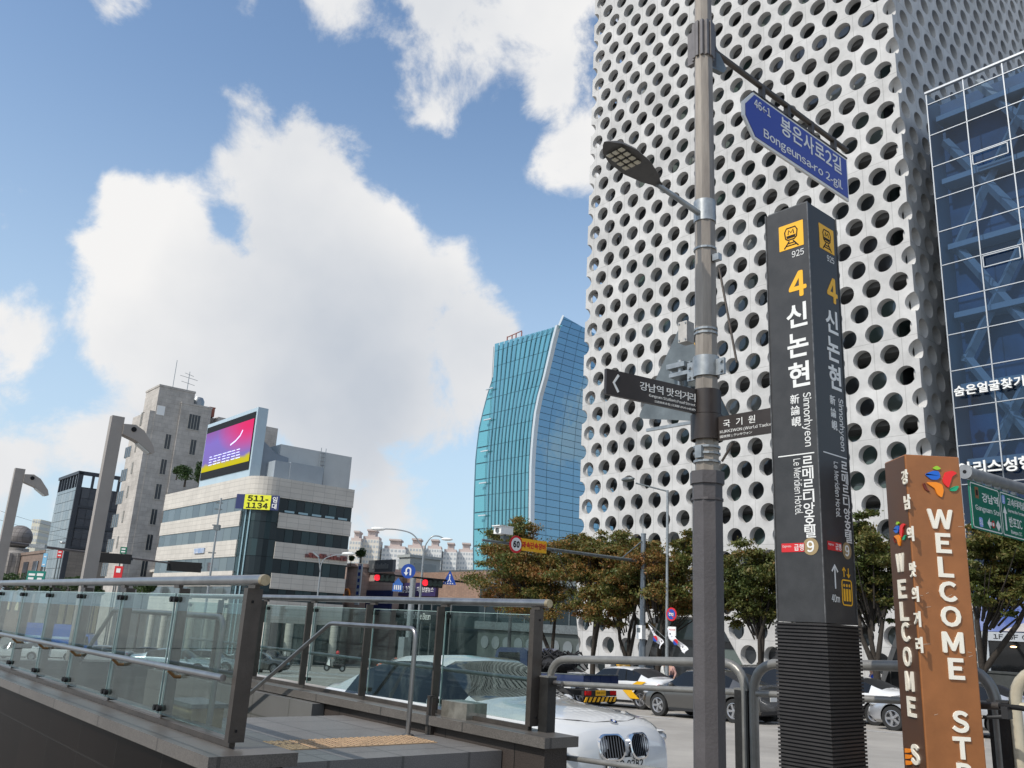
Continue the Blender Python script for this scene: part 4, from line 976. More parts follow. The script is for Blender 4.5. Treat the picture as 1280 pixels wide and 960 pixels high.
mb = MB(); mb.b2(a[0], b[0], LT_, LT_+12, zw+.3, zt); mb.build('upper_wall', 'dark_glazing', db)
mb = MB(); mb.b2(a[0]-.2, b[0], LT_-.3, LT_+12, zw-.5, zw+.28); mb.b2(a[0]-.2, b[0], LT_-.3, LT_+12, zt, zt+.5); mb.build('fascia', 'galv_plate', db)
mb = MB(); mb.b2(a[0], b[0], LT_+.05, LT_+12, -5.2, zw-.52); mb.build('lower_wall', pm('dark_green_grey_wall', (.06, .075, .072), .6, 0, (.5, .3)), db)
for k in range(9): mb = MB(); mb.lathe([(0, 0), (.62, 0), (.62, .08), (0, .08)], (a[0]+1.3+k*1.75, LT_+.04, (zw+zr0)/2-.3), (0, -1, 0), 24); mb.build('round_window', 'haze_glass', db)
for k in range(8): mb = MB(); mb.b2(a[0]+1+k*2.1, a[0]+1.12+k*2.1, LT_-.06, LT_-.005, zw+.3, zt); mb.build('mullion', 'galv_plate', db)
gh = thing('grey_hall', 'plain grey flat roofed hall between the triangular crossing sign and the curved glass tower', 'building', (0, 0, 0), YAW)
HT_ = 84.; a = on_t(552, 722, HT_); b = on_t(602, 720, HT_); zt = on_t(575, 716, HT_)[2]
mb = MB(); mb.b2(a[0], b[0]+6, HT_, HT_+16, -6.2, zt); mb.build('wall', pm('blue_grey_wall', (.20, .225, .24), .7, 0, (.2, .1)), gh); mb = MB(); mb.b2(a[0]-.3, b[0]+6.3, HT_-.3, HT_+16.3, zt, zt+.4); mb.build('roof', 'galv_plate', gh)
q = on_t(579, 723, HT_); text(gh, 'L.VOU.', (q[0], HT_-.06, q[2]), (1, 0, 0), (0, 0, 1), .9, 'black', .05, width=3.4)
tb = thing('grey_stair_tower', 'small grey box tower rising behind the round blue turn sign', 'building', (0, 0, 0), YAW)
a = on_t(499, 697, 92.); b = on_t(513, 697, 92.); mb = MB(); mb.b2(a[0], b[0], 92, 99, -6.2, a[2]); mb.b2(a[0]-.3, b[0]+.3, 91.7, 99.3, a[2], a[2]+.5); mb.build('wall', pm('stair_tower_wall', (.32, .34, .33), .7), tb)
mb = MB(); mb.b2(b[0]-.3, b[0]+.08, 93, 98, a[2]-7, a[2]-1); mb.b2(a[0]+.4, a[0]+1.6, 91.9, 92.1, a[2]-6, a[2]-2); mb.build('window', 'haze_glass', tb)

# ------------------------------------------------------------------ trees and shrubs
def leafcloud(centers, n, size, flat=.6, soft=False):
    mb = MB(); tot = sum(c[3]**2 for c in centers)
    for (cx, cy, cz_, r) in centers:
        k = int(n*r*r/tot)
        for _ in range(k):
            while True:
                d = Vector((random.uniform(-1, 1), random.uniform(-1, 1), random.uniform(-1, 1)))
                if .15 < d.length < 1: break
            d = Vector((random.gauss(0, .62), random.gauss(0, .62), random.gauss(0, .62))) if soft else d.normalized()*(d.length**.45)
            p = Vector((cx, cy, cz_))+Vector((d.x*r, d.y*r, d.z*r*flat))
            s = size*random.uniform(.6, 1.3)
            nrm = (Vector((random.gauss(0, .6), random.gauss(0, .6), random.gauss(.5, .6)))).normalized()
            x = nrm.orthogonal().normalized(); x = Matrix.Rotation(random.uniform(0, 6.28), 3, nrm) @ x; y = nrm.cross(x)
            mb.add([p-x*s, p+y*s*.5, p+x*s, p-y*s*.5], [(0, 1, 2, 3)])
    return mb
def tree(s, t, spec_px, label, leaf, stems=3, group='street trees in front of the perforated tower', dens=5200, zbase=None, name='street_tree', lean=0., lsize=.105):
    """spec_px: list of crown blobs as (px, py, radius_px) on the tree's own plane"""
    g = gz(s, t)+.13 if zbase is None else zbase
    root = thing(name, label, 'tree', W(s, t, g), YAW, group)
    cs = []
    for (x, y, r) in spec_px:
        dt = random.uniform(-1.1, 1.1); q = on_t(x, y, t+dt); rr = r/FPX*W(q[0], t, 0).y*1.18
        cs.append((q[0]-s, dt, q[2]-g, rr))
    zmin = min(c[2]-c[3]*.6 for c in cs); mid = Vector((sum(c[0] for c in cs)/len(cs), 0, 0))
    mb = MB(); fork = max(.7, zmin*.45)
    mb.tube([(0, 0, -.2), (.03, 0, fork*.5), (0, .02, fork)], [.17, .14, .13], 9)
    top = sorted(cs, key=lambda c: -c[3])
    for k in range(stems):
        c = top[k % len(top)]; e = Vector(c[:3]); a = 2*math.pi*k/stems+.5
        m1 = Vector((math.cos(a)*.35+e.x*.3, math.sin(a)*.35, fork+(e.z-fork)*.4))
        mb.tube([(0, 0, fork-.1), m1, m1.lerp(e, .6)+Vector((0, 0, .1)), e+Vector((0, 0, c[3]*.3))], [.11, .085, .055, .02], 7)
    bm_ = mb
    for c in cs:
        for _ in range(5):
            e = Vector(c[:3])+Vector((random.uniform(-1, 1)*c[3]*.9, random.uniform(-1, 1)*c[3]*.9, random.uniform(-.2, .9)*c[3]*.6))
            st_ = Vector((e.x*.35, e.y*.35, fork+(e.z-fork)*.5)); bm_.tube([st_, st_.lerp(e, .5)+Vector((0, 0, -.12)), e], [.04, .028, .01], 5)
    bm_.build('trunk', 'bark', root, smooth=60)
    sub = []
    for c in cs:
        n = 22
        for _ in range(n):
            d = Vector((random.gauss(0, 1), random.gauss(0, 1), random.gauss(0, .8))).normalized()*c[3]*random.uniform(.3, 1.3)
            sub.append((c[0]+d.x, c[1]+d.y, c[2]+d.z*.85, c[3]*random.uniform(.16, .34)))
    leafcloud(sub, int(dens*4.), lsize*.74, .42, True).build('crown', leaf, root, fix=False)
    return root
tree(on_t(690, 800, 33.6)[0], 33.6, [(636, 712, 34), (628, 690, 21), (665, 700, 40), (640, 675, 26), (690, 735, 32), (655, 740, 34), (622, 740, 17), (650, 664, 14), (700, 700, 25)], 'large green and rust leaved street tree in front of the teal glass tower', 'leaf_autumn', 3, dens=15000)
tree(on_t(741, 805, 33.)[0], 33., [(735, 715, 34), (765, 700, 30), (720, 690, 24), (760, 740, 30), (735, 750, 26), (745, 682, 16)], 'rust leaved street tree with a forked trunk just left of the speed camera pole', 'leaf_autumn', 3, dens=9000)
tree(on_t(822, 815, 32.6)[0], 32.6, [(815, 715, 32), (845, 705, 30), (850, 740, 30), (815, 750, 28), (790, 730, 26), (860, 680, 16), (868, 760, 22)], 'reddish street tree behind the thin lamp pole and the flags', 'leaf_autumn', 3, dens=9000)
tree(on_t(950, 800, 32.6)[0], 32.6, [(930, 720, 30), (955, 700, 28), (915, 745, 24), (965, 745, 28), (940, 765, 22), (985, 720, 25), (900, 710, 18)], 'olive green street tree between the main pole and the charcoal pylon', 'leaf_mix', 3, dens=9000)
tree(on_t(1094, 815, 32.2)[0], 32.2, [(1082, 700, 32), (1078, 665, 22), (1100, 720, 28), (1070, 735, 26), (1110, 690, 24), (1095, 755, 22), (1060, 700, 22)], 'green street tree between the charcoal pylon and the brown welcome post', 'leaf_mix', 3, dens=9000)
tree(on_t(1226, 815, 32.2)[0], 32.2, [(1235, 690, 32), (1262, 680, 30), (1290, 700, 34), (1225, 720, 24), (1255, 730, 26), (1280, 740, 24), (1320, 690, 40)], 'green street tree below the green road sign at the right edge', 'leaf_mix', 3, dens=11000)
tree(on_t(785, 812, 33.2)[0], 33.2, [(780, 705, 28), (800, 740, 26), (770, 760, 22), (790, 680, 16)], 'rust leaved street tree directly behind the speed camera pole', 'leaf_autumn', 3, dens=6500)
tree(on_t(1030, 812, 32.4)[0], 32.4, [(1025, 715, 30), (1050, 740, 26), (1000, 745, 26), (1020, 690, 20)], 'olive street tree mostly hidden behind the charcoal pylon', 'leaf_mix', 3, dens=6500)
def shrub(x, y, r, Y, label, group, t=None, leaf='leaf_green', dens=1500, hang=0.):
    P = on_Y(x, y, Y); rr = r/FPX*Y
    g_ = thing('shrub', label, 'shrub', Vector((P.x, P.y, P.z-rr)), 0, group)
    mb = MB(); mb.tube([(0, 0, -.5), (0, 0, rr)], [.12*rr, .05*rr], 6); mb.build('stem', 'bark', g_)
    leafcloud([(random.uniform(-.5, .5)*rr, random.uniform(-.3, .3)*rr, rr+random.uniform(-.4, .5)*rr, rr*random.uniform(.4, .6)) for _ in range(8)], dens, .07*rr+.05, .8).build('foliage', leaf, g_, fix=False)
Yb = W(BS0+3, BT+3).y
shrub(233, 592, 13, Yb, 'spreading pale green shrub on the roof edge of the banded building', 'roof shrubs'); shrub(222, 588, 8, Yb+1, 'small outlying shrub at the outer end of the banded building roof', 'roof shrubs')
shrub(252, 585, 14, Yb-4, 'tall dark shrub against the left side of the video screen', 'roof shrubs'); shrub(250, 597, 9, Yb-3, 'low shrub under the left corner of the video screen', 'roof shrubs')
shrub(452, 690, 9, 122, 'bushy shrub on the roof of the rose stone building', 'roof shrubs'); shrub(439, 698, 5, 122, 'smaller shrub on the roof of the rose stone building, next to the banded building', 'roof shrubs')
hd = [(-12, 722, 16, 120), (12, 727, 15, 118), (38, 730, 14, 122), (64, 733, 12, 128), (88, 730, 11, 125), (102, 728, 10, 130), (122, 736, 9, 135), (180, 735, 10, 120)]
lbs = ['dark green roadside tree cut by the left edge of the photo', 'dark green roadside tree under the globe topped building', 'dark green roadside tree touching the far green road sign', 'dark roadside tree just right of the far green road sign', 'dark roadside tree below the red and white banners', 'low dark roadside tree left of the foot of the square lamp post', 'low dark roadside tree right of the foot of the square lamp post', 'low roadside tree below the black signal hoods']
for (x, y, r, Y), lb in zip(hd, lbs):
    P = on_Y(x, y, Y); g_ = thing('roadside_tree', lb, 'tree', Vector((P.x, P.y, gzw(P.x, P.y))), 0, 'far roadside trees'); rr = r/FPX*Y; zc_ = P.z-gzw(P.x, P.y)
    mb = MB(); mb.tube([(0, 0, -.2), (0, 0, zc_)], [.16, .08], 7); mb.build('trunk', 'bark', g_)
    leafcloud([(random.uniform(-.8, .8)*rr, random.uniform(-.5, .5)*rr, zc_+random.uniform(-.6, .4)*rr, rr*random.uniform(.4, .65)) for _ in range(9)], 1300, .16, .8).build('crown', 'leaf_green', g_, fix=False)

for i, (a, b, lb) in enumerate((((-30, 628), (190, 668), 'upper thin overhead cable crossing the sky at the left edge'), ((-30, 640), (190, 676), 'lower thin overhead cable crossing the sky at the left edge'))):
    A1 = on_Y(a[0], a[1], 60.); B1 = on_Y(b[0], b[1], 140.); r = thing('overhead_cable', lb, 'cable', A1, 0, 'overhead cables')
    mb = MB(); mb.tube([(B1-A1)*(k/12)-Vector((0, 0, 1.2*4*(k/12)*(1-k/12))) for k in range(13)], .011, 5); mb.build('cable', 'black', r)
# ------------------------------------------------------------------ subway stair enclosure (near)
ZC = -.775; ZT = .195; ZL = -.93
def wallthing(name, label, s0, s1, t0, t1, zcap, capmat='granite', facemat='granite_dark', zb=-2.3, capw=.06, capt=.075, extra=None, group=None):
    r = thing(name, label, 'wall', W(s0, t0, zb), YAW, group)
    mb = MB(); mb.b2(0, s1-s0, 0, t1-t0, 0, zcap-capt-zb); mb.build('wall_face', facemat, r)
    mb = MB(); mb.b2(-capw, s1-s0+capw, -capw, t1-t0+capw, zcap-capt-zb+.001, zcap-zb); mb.build('coping', capmat, r)
    return r
wallthing('granite_wall', 'polished dark granite parapet carrying the nearer glass railing, bottom left', -22, -5.0, 2.14, 2.56, ZC)
wallthing('granite_wall', 'dark granite parapet carrying the farther glass railing beside the white car', -13.5, -5.06, 4.70, 4.93, ZC, facemat='granite_brown', zb=-2.4)
# landing and steps going down into the entrance
ld = thing('stair_landing', 'grey granite landing slab of the stair entrance with a yellow tactile strip', 'landing', W(-8.2, 2.57, -2.3), YAW)
mb = MB(); mb.b2(.2, 2.66, 0, 2.12, 1.2, ZL+2.3); mb.build('slab', 'landing', ld)
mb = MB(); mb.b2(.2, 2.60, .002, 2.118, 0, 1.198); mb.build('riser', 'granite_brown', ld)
mb = MB()
for i in range(4):
    for j in range(5): pass
tx0, tx1 = 1.72, 2.16
mb.b2(tx0, tx1, .28, 1.86, ZL+2.3, ZL+2.306)
for i in range(9):
    for j in range(30): mb.lathe([(.017, 0), (.013, .006), (0, .006)], (tx0+.03+i*.047, .30+j*.053, ZL+2.306), (0, 0, 1), 6)
mb.build('tactile_strip', 'tactile', ld)
st2 = thing('entrance_step', 'lower granite step in front of the landing edge', 'step', W(-5.53, 2.57, -2.3), YAW)
mb = MB(); mb.b2(0, .35, .0, 2.12, 0, ZL+2.3-.17); mb.build('step_block', 'landing', st2)
sw = thing('stairwell_wall', 'grey tiled stairwell side wall under the farther parapet, left of the handrail', 'wall', W(-13.4, 4.55, -3.5), YAW)
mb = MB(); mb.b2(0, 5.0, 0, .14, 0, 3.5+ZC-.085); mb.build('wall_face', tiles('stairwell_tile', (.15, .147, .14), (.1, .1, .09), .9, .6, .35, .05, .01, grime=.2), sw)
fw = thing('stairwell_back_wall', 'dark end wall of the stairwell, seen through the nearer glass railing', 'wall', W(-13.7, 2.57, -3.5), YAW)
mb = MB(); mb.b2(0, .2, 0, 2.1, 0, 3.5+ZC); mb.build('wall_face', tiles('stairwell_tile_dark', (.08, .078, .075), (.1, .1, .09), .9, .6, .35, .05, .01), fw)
sf = thing('stair_flight', 'granite stair flight descending between the two glass railings', 'stairs', W(-8.0, 2.57, ZL-2.4), YAW)
mb = MB()
for k in range(9): mb.b2(-.33*(k+1), -.33*k, .002, 1.97, 0, 2.4-.165*(k+1)); 
mb.b2(-5.3, -2.97, .002, 1.97, 0, 2.4-.165*10)
mb.build('tread', 'landing', sf)
bx = thing('planter_box', 'small grey-topped box standing on the landing behind the nearer glass railing', 'box', W(on_t(243, 893, 2.72)[0], 2.72, max(ZL, on_t(243, 908, 2.72)[2])), YAW)
mb = MB(); mb.b2(-.22, .25, -.12, .12, 0, .15); mb.build('box_side', pm('bronze_box_side', (.33, .24, .13), .6, .2, (6, .3)), bx); mb = MB(); mb.b2(-.25, .28, -.14, .14, .151, .18); mb.build('lid', 'galv_plate', bx)

def glass_railing(label, s_posts, t, end_s, zb, zt, side, group='glass stair railings', midz=None):
    r = thing('glass_railing', label, 'railing', W(end_s, t, zb), YAW, group)
    L = [s-end_s for s in s_posts]; H = zt-zb
    far = L[-1]
    mb = MB(); mb.tube([(far-.4, 0, H), (.12, 0, H)], .033, 16); mb.build('handrail', 'steel', r, smooth=40)
    mb = MB(); mb.tube([(.118, 0, H), (.15, 0, H)], [.035, .033], 16); mb.build('rail_end_cap', pm('worn_brass_cap', (.42, .34, .22), .35, .6, (20, .3)), r, smooth=40)
    mb = MB(); mb.b2(far-.4, -.02, -.018, .018, .002, .035); mb.build('base_channel', 'steel_dark', r)
    for k, x in enumerate(L):
        w = .055 if k == 0 else .022
        mb = MB(); mb.b2(x-w/2, x+w/2, -.05, .05, .036, H-.05) if k == 0 else mb.b2(x-.011, x+.011, side*.012, side*.085, .036, H-.05)
        mb.b2(x-.05, x+.05, -.016, .016, H-.05, H-.025)
        p = mb.build('post', 'steel_dark', r)
        mb = MB()
        for z in (.10, H-.13):
            for dx in (-.035, .035):
                if k == 0 and dx > 0: continue
                mb.lathe([(0, 0), (.02, 0), (.02, .03), (0, .03)], (x+dx, -side*.02-.015, z), (0, 1, 0), 12)
                mb.b2(x-.035, x+.035, -.006-side*.01, .006-side*.01, z-.008, z+.008)
        c = mb.build('clamp', 'black', p)
    for k in range(len(L)-1):
        a, b = L[k+1]+.02, L[k]-.03
        mb = MB(); mb.b2(a, b, -.006, .006, .06, H-.09); gp = mb.build('glass_panel', 'rail_glass', r)
        mb = MB()
        for x in (a, b): mb.b2(x-.003, x+.003, -.0062, .0062, .06, H-.09)
        mb.b2(a, b, -.0062, .0062, H-.093, H-.089); mb.build('glass_edge', 'glass_edge', gp)
    return r, L, H
rA, LA, HA = glass_railing('nearer glass railing with a horizontal grab bar', [-5.20, -6.49, -7.73, -8.95, -10.13, -11.32, -12.54, -13.76, -15], 2.33, -5.20, ZC, ZT, 1)
mb = MB(); gz_ = on_t(293, 850, 2.25)[2]-ZC; mb.tube([(LA[-1], -.09, gz_), (-.07, -.09, gz_)], .021, 14); mb.build('grab_bar', 'steel', rA, smooth=40)
mb = MB()
for x in LA[1:]: mb.tube([(x+.3, -.09, gz_-.02), (x+.3, -.04, gz_-.06), (x+.3, -.0, gz_-.06)], .012, 8)
mb.build('bar_bracket', pm('bronze_bracket', (.25, .13, .05), .4, .6), rA)
rB, LB, HB = glass_railing('farther glass railing, ending beside the big parked white car', [-5.38, -6.64, -7.88, -9.16, -10.40, -11.7, -13.], 4.85, -5.38, ZC, ZT, -1)
mb = MB(); gb_z = on_t(650, 848, 4.95)[2]-ZC; mb.tube([(LB[-1], .1, gb_z), (.22, .1, gb_z)], .018, 12); mb.build('grab_bar', 'steel', rB, smooth=40)
# short return post of steel at the change of wall level
rp_ = thing('steel_boundary_post', 'low boxed steel upstand on the farther parapet, at the foot of a railing post', 'box', W(-6.45, 4.74, ZC), YAW)
mb = MB(); mb.b2(-.02, .34, .02, .24, 0, .13); mb.build('casing', pm('stained_steel_box', (.33, .31, .27), .35, .6, (9, .4)), rp_); mb = MB(); mb.b2(-.10, -.05, -.08, -.03, -.25, .16); mb.b2(-.045, -.02, -.08, -.04, -.25, .15); mb.build('upright', 'steel_dark', rp_)
hr = thing('stair_handrail', 'bent stainless tube handrail rising beside the stair and dropping to the tactile strip', 'handrail', W(-6.5, 4.45, ZL), YAW)
def bend(a, b, c, r, n=5):
    a, b, c = Vector(a), Vector(b), Vector(c); p = b+(a-b).normalized()*r; q = b+(c-b).normalized()*r
    return [p*(1-k)**2+b*2*k*(1-k)+q*k*k for k in [i/n for i in range(n+1)]]
A1 = (.0, 0, 0); A2 = (.0, 0, .87); A3 = (-1.52, 0, .87); A4 = (-3.6, 0, -.15)
mb = MB(); mb.tube([A1]+bend(A1, A2, A3, .09)+bend(A2, A3, A4, .06)+[A4], .021, 14); mb.lathe([(.05, 0), (.05, .012), (0, .012)], A1, (0, 0, 1), 16); mb.build('tube', 'steel', hr, smooth=50)
hr2 = thing('stair_handrail', 'bent steel handrail loop seen through the nearer glass railing', 'handrail', W(-7.35, 2.62, ZL), YAW)
B1 = on_t(277, 800, 2.62); zt2 = on_t(260, 770, 2.62)[2]-ZL; s2 = on_t(277, 790, 2.62)[0]+7.35
A1 = (s2, 0, 0); A2 = (s2, 0, zt2); A3 = (s2-2.6, 0, zt2); A4 = (s2-4.2, 0, zt2-1.0)
mb = MB(); mb.tube([A1]+bend(A1, A2, A3, .09)+bend(A2, A3, A4, .06)+[A4], .021, 12); mb.build('tube', 'steel', hr2, smooth=50)

# ------------------------------------------------------------------ pedestrian guard rails along the kerb
def guard(label, s0, s1, mat='rail', posts=((0, 1), (1, 1)), low=True):
    g = gz((s0+s1)/2, 5.)+.13
    r = thing('guard_rail', label, 'guard rail', W(s0, 5., g), YAW, 'kerbside guard rails')
    za = on_t(700, 824, 5)[2]+ (s0+5.25)*.047; zb_ = za+(s1-s0)*.047; L = s1-s0; za -= g; zb_ -= g
    P0, P1, P2, P3 = (0, 0, 0), (0, 0, za), (L, 0, zb_), (L, 0, 0)
    mb = MB(); mb.tube([P0]+bend(P0, P1, P2, .2, 7)+bend(P1, P2, P3, .2, 7)+[P3], .030, 14); mb.build('frame', mat, r, smooth=50)
    mb = MB(); mb.tube([(0, 0, za-.185), (L, 0, zb_-.185)], .020, 12); mb.build('cross_bar', mat, r, smooth=50)
    if low: mb = MB(); mb.tube([(0, 0, za-.72), (L, 0, zb_-.72)], .020, 12); mb.build('cross_bar', mat, r, smooth=50)
    return r, za, zb_, L
guard('grey pedestrian guard rail crossing in front of the white car, left of the main pole', -5.36, -3.50)
guard('grey pedestrian guard rail behind the charcoal pylon and the brown welcome post', -3.44, -1.97)
guard('cream painted pedestrian guard rail with a bright tight bend, at the right edge', -1.88, -.3, 'rail_cream')
for s, lb in ((-5.30, 'black square sleeve post beside the end of the farther glass railing'), (-3.52, 'black square sleeve post between the main pole and the charcoal pylon'), (-1.955, 'black square sleeve post right of the brown welcome post')):
    g = gz(s, 5)+.13; h = on_t(700, 824, 5)[2]+(s+5.25)*.047-.17-g
    r = thing('guard_post', lb, 'post', W(s, 4.93 if s < -5 else 5.02, g), YAW, 'black sleeve posts of the guard rail')
    mb = MB(); mb.b2(-.05, .05, -.045, .045, 0, h+(.03 if s < -5 else .0)); mb.build('sleeve', 'sleeve', r)
    mb = MB(); mb.b2(-.052, .052, -.047, .047, h+.03 if s < -5 else h, (h+.03 if s < -5 else h)+.012); mb.build('cap', 'rail', r)

# ------------------------------------------------------------------ main lamp and sign pole
ps, pt_ = -3.41, 4.5; pg = gz(ps, pt_)+.13; PW_ = W(ps, pt_, 0)
mp = thing('street_pole', 'rusty octagonal steel pole with a thicker grey lower sleeve', 'pole', W(ps, pt_, pg), YAW)
zj = .98-pg
mb = MB(); mb.tube([(0, 0, 0), (0, 0, zj-.02)], .098, 8, phase=.39); mb.build('lower_sleeve', 'pole_sleeve', mp)
mb = MB(); mb.tube([(0, 0, zj-.02), (0, 0, zj+2.6), (0, 0, 6.9)], [.078, .070, .060], 8, phase=.39); mb.build('shaft', 'pole', mp)
def pz(y): return on_t(884, y, pt_)[2]-pg
mb = MB()
mb.tube([(0, 0, zj-.035), (0, 0, zj+.045)], .112, 8, phase=.39); mb.tube([(0, 0, zj-.14), (0, 0, zj-.125)], .103, 14)
mb.build('joint_collar', 'pole_sleeve', mp)
mb = MB()
for y in (413, 418, 312): mb.tube([(0, 0, pz(y)-.007), (0, 0, pz(y)+.007)], .080, 16)
for y in (560, 578, 568): mb.tube([(0, 0, pz(y)-.007), (0, 0, pz(y)+.007)], .088, 16)
mb.b2(-.02, .03, -.1, -.07, pz(575), pz(560)); mb.build('steel_strap', 'galv', mp)
mb = MB(); mb.lathe([(.086, pz(462)), (.086, pz(420+27))], (0, 0, 0), (0, 0, 1), 8)
mb.lathe([(.078, pz(472)), (.088, pz(472)), (.088, pz(447)), (.078, pz(447))], (0, 0, 0), (0, 0, 1), 20)
mb.b2(.08, .15, -.01, .01, pz(472), pz(452)); mb.b2(-.15, -.08, -.01, .01, pz(472), pz(449))
for z in (pz(468), pz(456)):
    for x in (.13, -.13): mb.lathe([(0, 0), (.012, 0), (.012, .03), (0, .03)], (x, -.025, z), (0, 1, 0), 6)
mb.build('clamp_collar', 'galv', mp, smooth=40)
mb = MB(); mb.lathe([(.09, pz(519)), (.095, pz(519)), (.095, pz(489)), (.09, pz(489))], (0, 0, 0), (0, 0, 1), 20); mb.lathe([(.095, pz(551)), (.104, pz(551)), (.104, pz(520)), (.095, pz(520))], (0, 0, 0), (0, 0, 1), 20)
mb.build('sign_collar', 'brown_sign', mp, smooth=40)
mb = MB()
for k in range(12): a = 2*math.pi*k/12; mb.b2(.068*math.cos(a)-.012, .068*math.cos(a)+.012, .068*math.sin(a)-.012, .068*math.sin(a)+.012, pz(72), pz(29))
mb.b2(-.13, -.07, -.02, .02, pz(72), pz(32)); mb.b2(-.02, .02, .06, .13, pz(75), pz(28))
mb.build('arm_collar', pm('arm_clamp', (.16, .15, .15), .5, .4, (12, .2)), mp)
q1 = on_s(893, 62, ps); q2 = on_s(1058, 188, ps)
mb = MB(); mb.tube([(0, .05, pz(52)), (0, .12, q1[2]-pg-.02), (0, q2[1]-pt_, q2[2]-pg)], .024, 10); mb.build('sign_arm', 'steel_dark', mp, smooth=50)
mb = MB(); mb.prism([(.06, pz(36)), (.26, pz(70)+.03), (.22, pz(74)), (.06, pz(78))], (-.02, 0, 0), (0, 1, 0), (0, 0, 1), (1, 0, 0), .04); mb.build('gusset', 'galv_plate', mp)
# bent stay rod on the sunny side
mb = MB(); a = on_t(899, 335, pt_); b = on_t(921, 453, pt_); mb.tube([(a[0]-ps, 0, a[2]-pg), (b[0]-ps, 0, b[2]-pg)], .008, 8)
c = on_t(915, 551, pt_); d = on_t(900, 576, pt_); mb.tube([(c[0]-ps, .02, c[2]-pg), (d[0]-ps, .02, d[2]-pg)], .008, 8); mb.build('stay_rod', 'steel_dark', mp, smooth=50)
mb = MB(); mb.b2(.075, .125, -.02, .02, pz(330), pz(322)); mb.build('rod_bracket', 'galv', mp)

lm = thing('street_lamp', 'grey flat oval LED street lamp on a slanting arm from the main pole', 'street lamp', W(ps, pt_, pg), YAW)
l0 = on_s(876, 268, ps); l1 = on_s(822, 231, ps); l2 = on_s(793, 212, ps); l3 = on_s(764, 205, ps)
mb = MB(); mb.tube([(0, -.05, l0[2]-pg), (0, l1[1]-pt_, l1[2]-pg)], [.022, .017], 10)
mb.lathe([(.07, pz(278)), (.078, pz(278)), (.078, pz(252)), (.07, pz(252))], (0, 0, 0), (0, 0, 1), 16); mb.build('arm', 'galv', lm, smooth=50)
hy = l1[1]-pt_; hz_ = l1[2]-pg; tilt = math.atan2(.03, .45)
prof_ = [(-.0, .03), (.03, .035), (.10, .075), (.22, .115), (.36, .12), (.46, .085), (.52, .03), (.54, .0)]
mb = MB(); up_ = []; 
for x, w in prof_:
    for k in range(7):
        a = math.pi*k/6; up_.append((math.cos(a)*w, hy-x+.02, hz_+x*.18+math.sin(a)*(.045*min(1, w/.08))+.0))
fs = []
for i in range(len(prof_)-1):
    for k in range(6): a = i*7+k; fs.append((a, a+1, a+8, a+7))
mb.add(up_, fs)
mb.add([(-w, hy-x+.02, hz_+x*.18) for x, w in prof_]+[(w, hy-x+.02, hz_+x*.18) for x, w in prof_], [(i, i+1, i+1+len(prof_), i+len(prof_)) for i in range(len(prof_)-1)])
mb.build('lamp_head', pm('lamp_housing', (.10, .095, .09), .45, .3, (20, .2)), lm, smooth=35)
mb = MB()
for i in range(4):
    for j in range(3): mb.b2(-.05+j*.05-.017, -.05+j*.05+.017, hy-.26-i*.05-.017, hy-.26-i*.05+.017, hz_+.18*(.26+i*.05)-.012, hz_+.18*(.26+i*.05)-.004)
mb.build('led_lens', pm('led_lens', (.55, .50, .38), .3), lm)

# street name sign
sn = thing('street_name_sign', 'blue pointed street name plate hanging from the pole arm', 'sign', W(ps, pt_, pg), YAW)
tl, tr = on_s(943, 118, ps), on_s(1057, 193, ps)
t0_, t1_ = 5.10-pt_, tr[1]-pt_; zt_ = 4.15-pg; zb_ = 3.735-pg; zm = (zt_+zb_)/2
poly = [(t1_, zb_), (t1_, zt_), (t0_+.02, zt_), (t0_-.12, zm+.06), (t0_-.12, zm-.06), (t0_+.02, zb_)]
mb = MB(); mb.prism(poly, (-.012, 0, 0), (0, 1, 0), (0, 0, 1), (1, 0, 0), .02); mb.build('plate', 'letter', sn)
i_ = .022; polyb = [(t1_-i_, zb_+i_), (t1_-i_, zt_-i_), (t0_+.03, zt_-i_), (t0_-.12+i_*1.2, zm+.05), (t0_-.12+i_*1.2, zm-.05), (t0_+.03, zb_+i_)]
mb = MB(); mb.prism(polyb, (.009, 0, 0), (0, 1, 0), (0, 0, 1), (1, 0, 0), .004); mb.build('face', 'blue', sn)
F_ = .0135
def st_txt(body, tc_, z, h, w=None, b=.0): text(sn, body, (F_, tc_, z), (0, 1, 0), (0, 0, 1), h, 'letter', .003, w, b)
st_txt('46←1', t0_+.13, zt_-.095, .075, .22, .008); st_txt('봉은사로2길', t0_+.85, zt_-.125, .165, .93, .012); st_txt('Bongeunsa-ro 2-gil', t0_+.73, zb_+.095, .105, 1.18, .008)
mb = MB()
for k in range(4):
    y = t0_+.15+k*.36; mb.b2(-.02, .02, y-.02, y+.02, zt_, q2[2]-pg+.02); mb.b2(-.014, .014, y-.06, y+.06, zt_-.0, zt_+.015)
mb.b2(-.014, .014, t0_+.02, t1_, zt_+.0, zt_+.014); mb.build('hanger', 'steel_dark', sn)

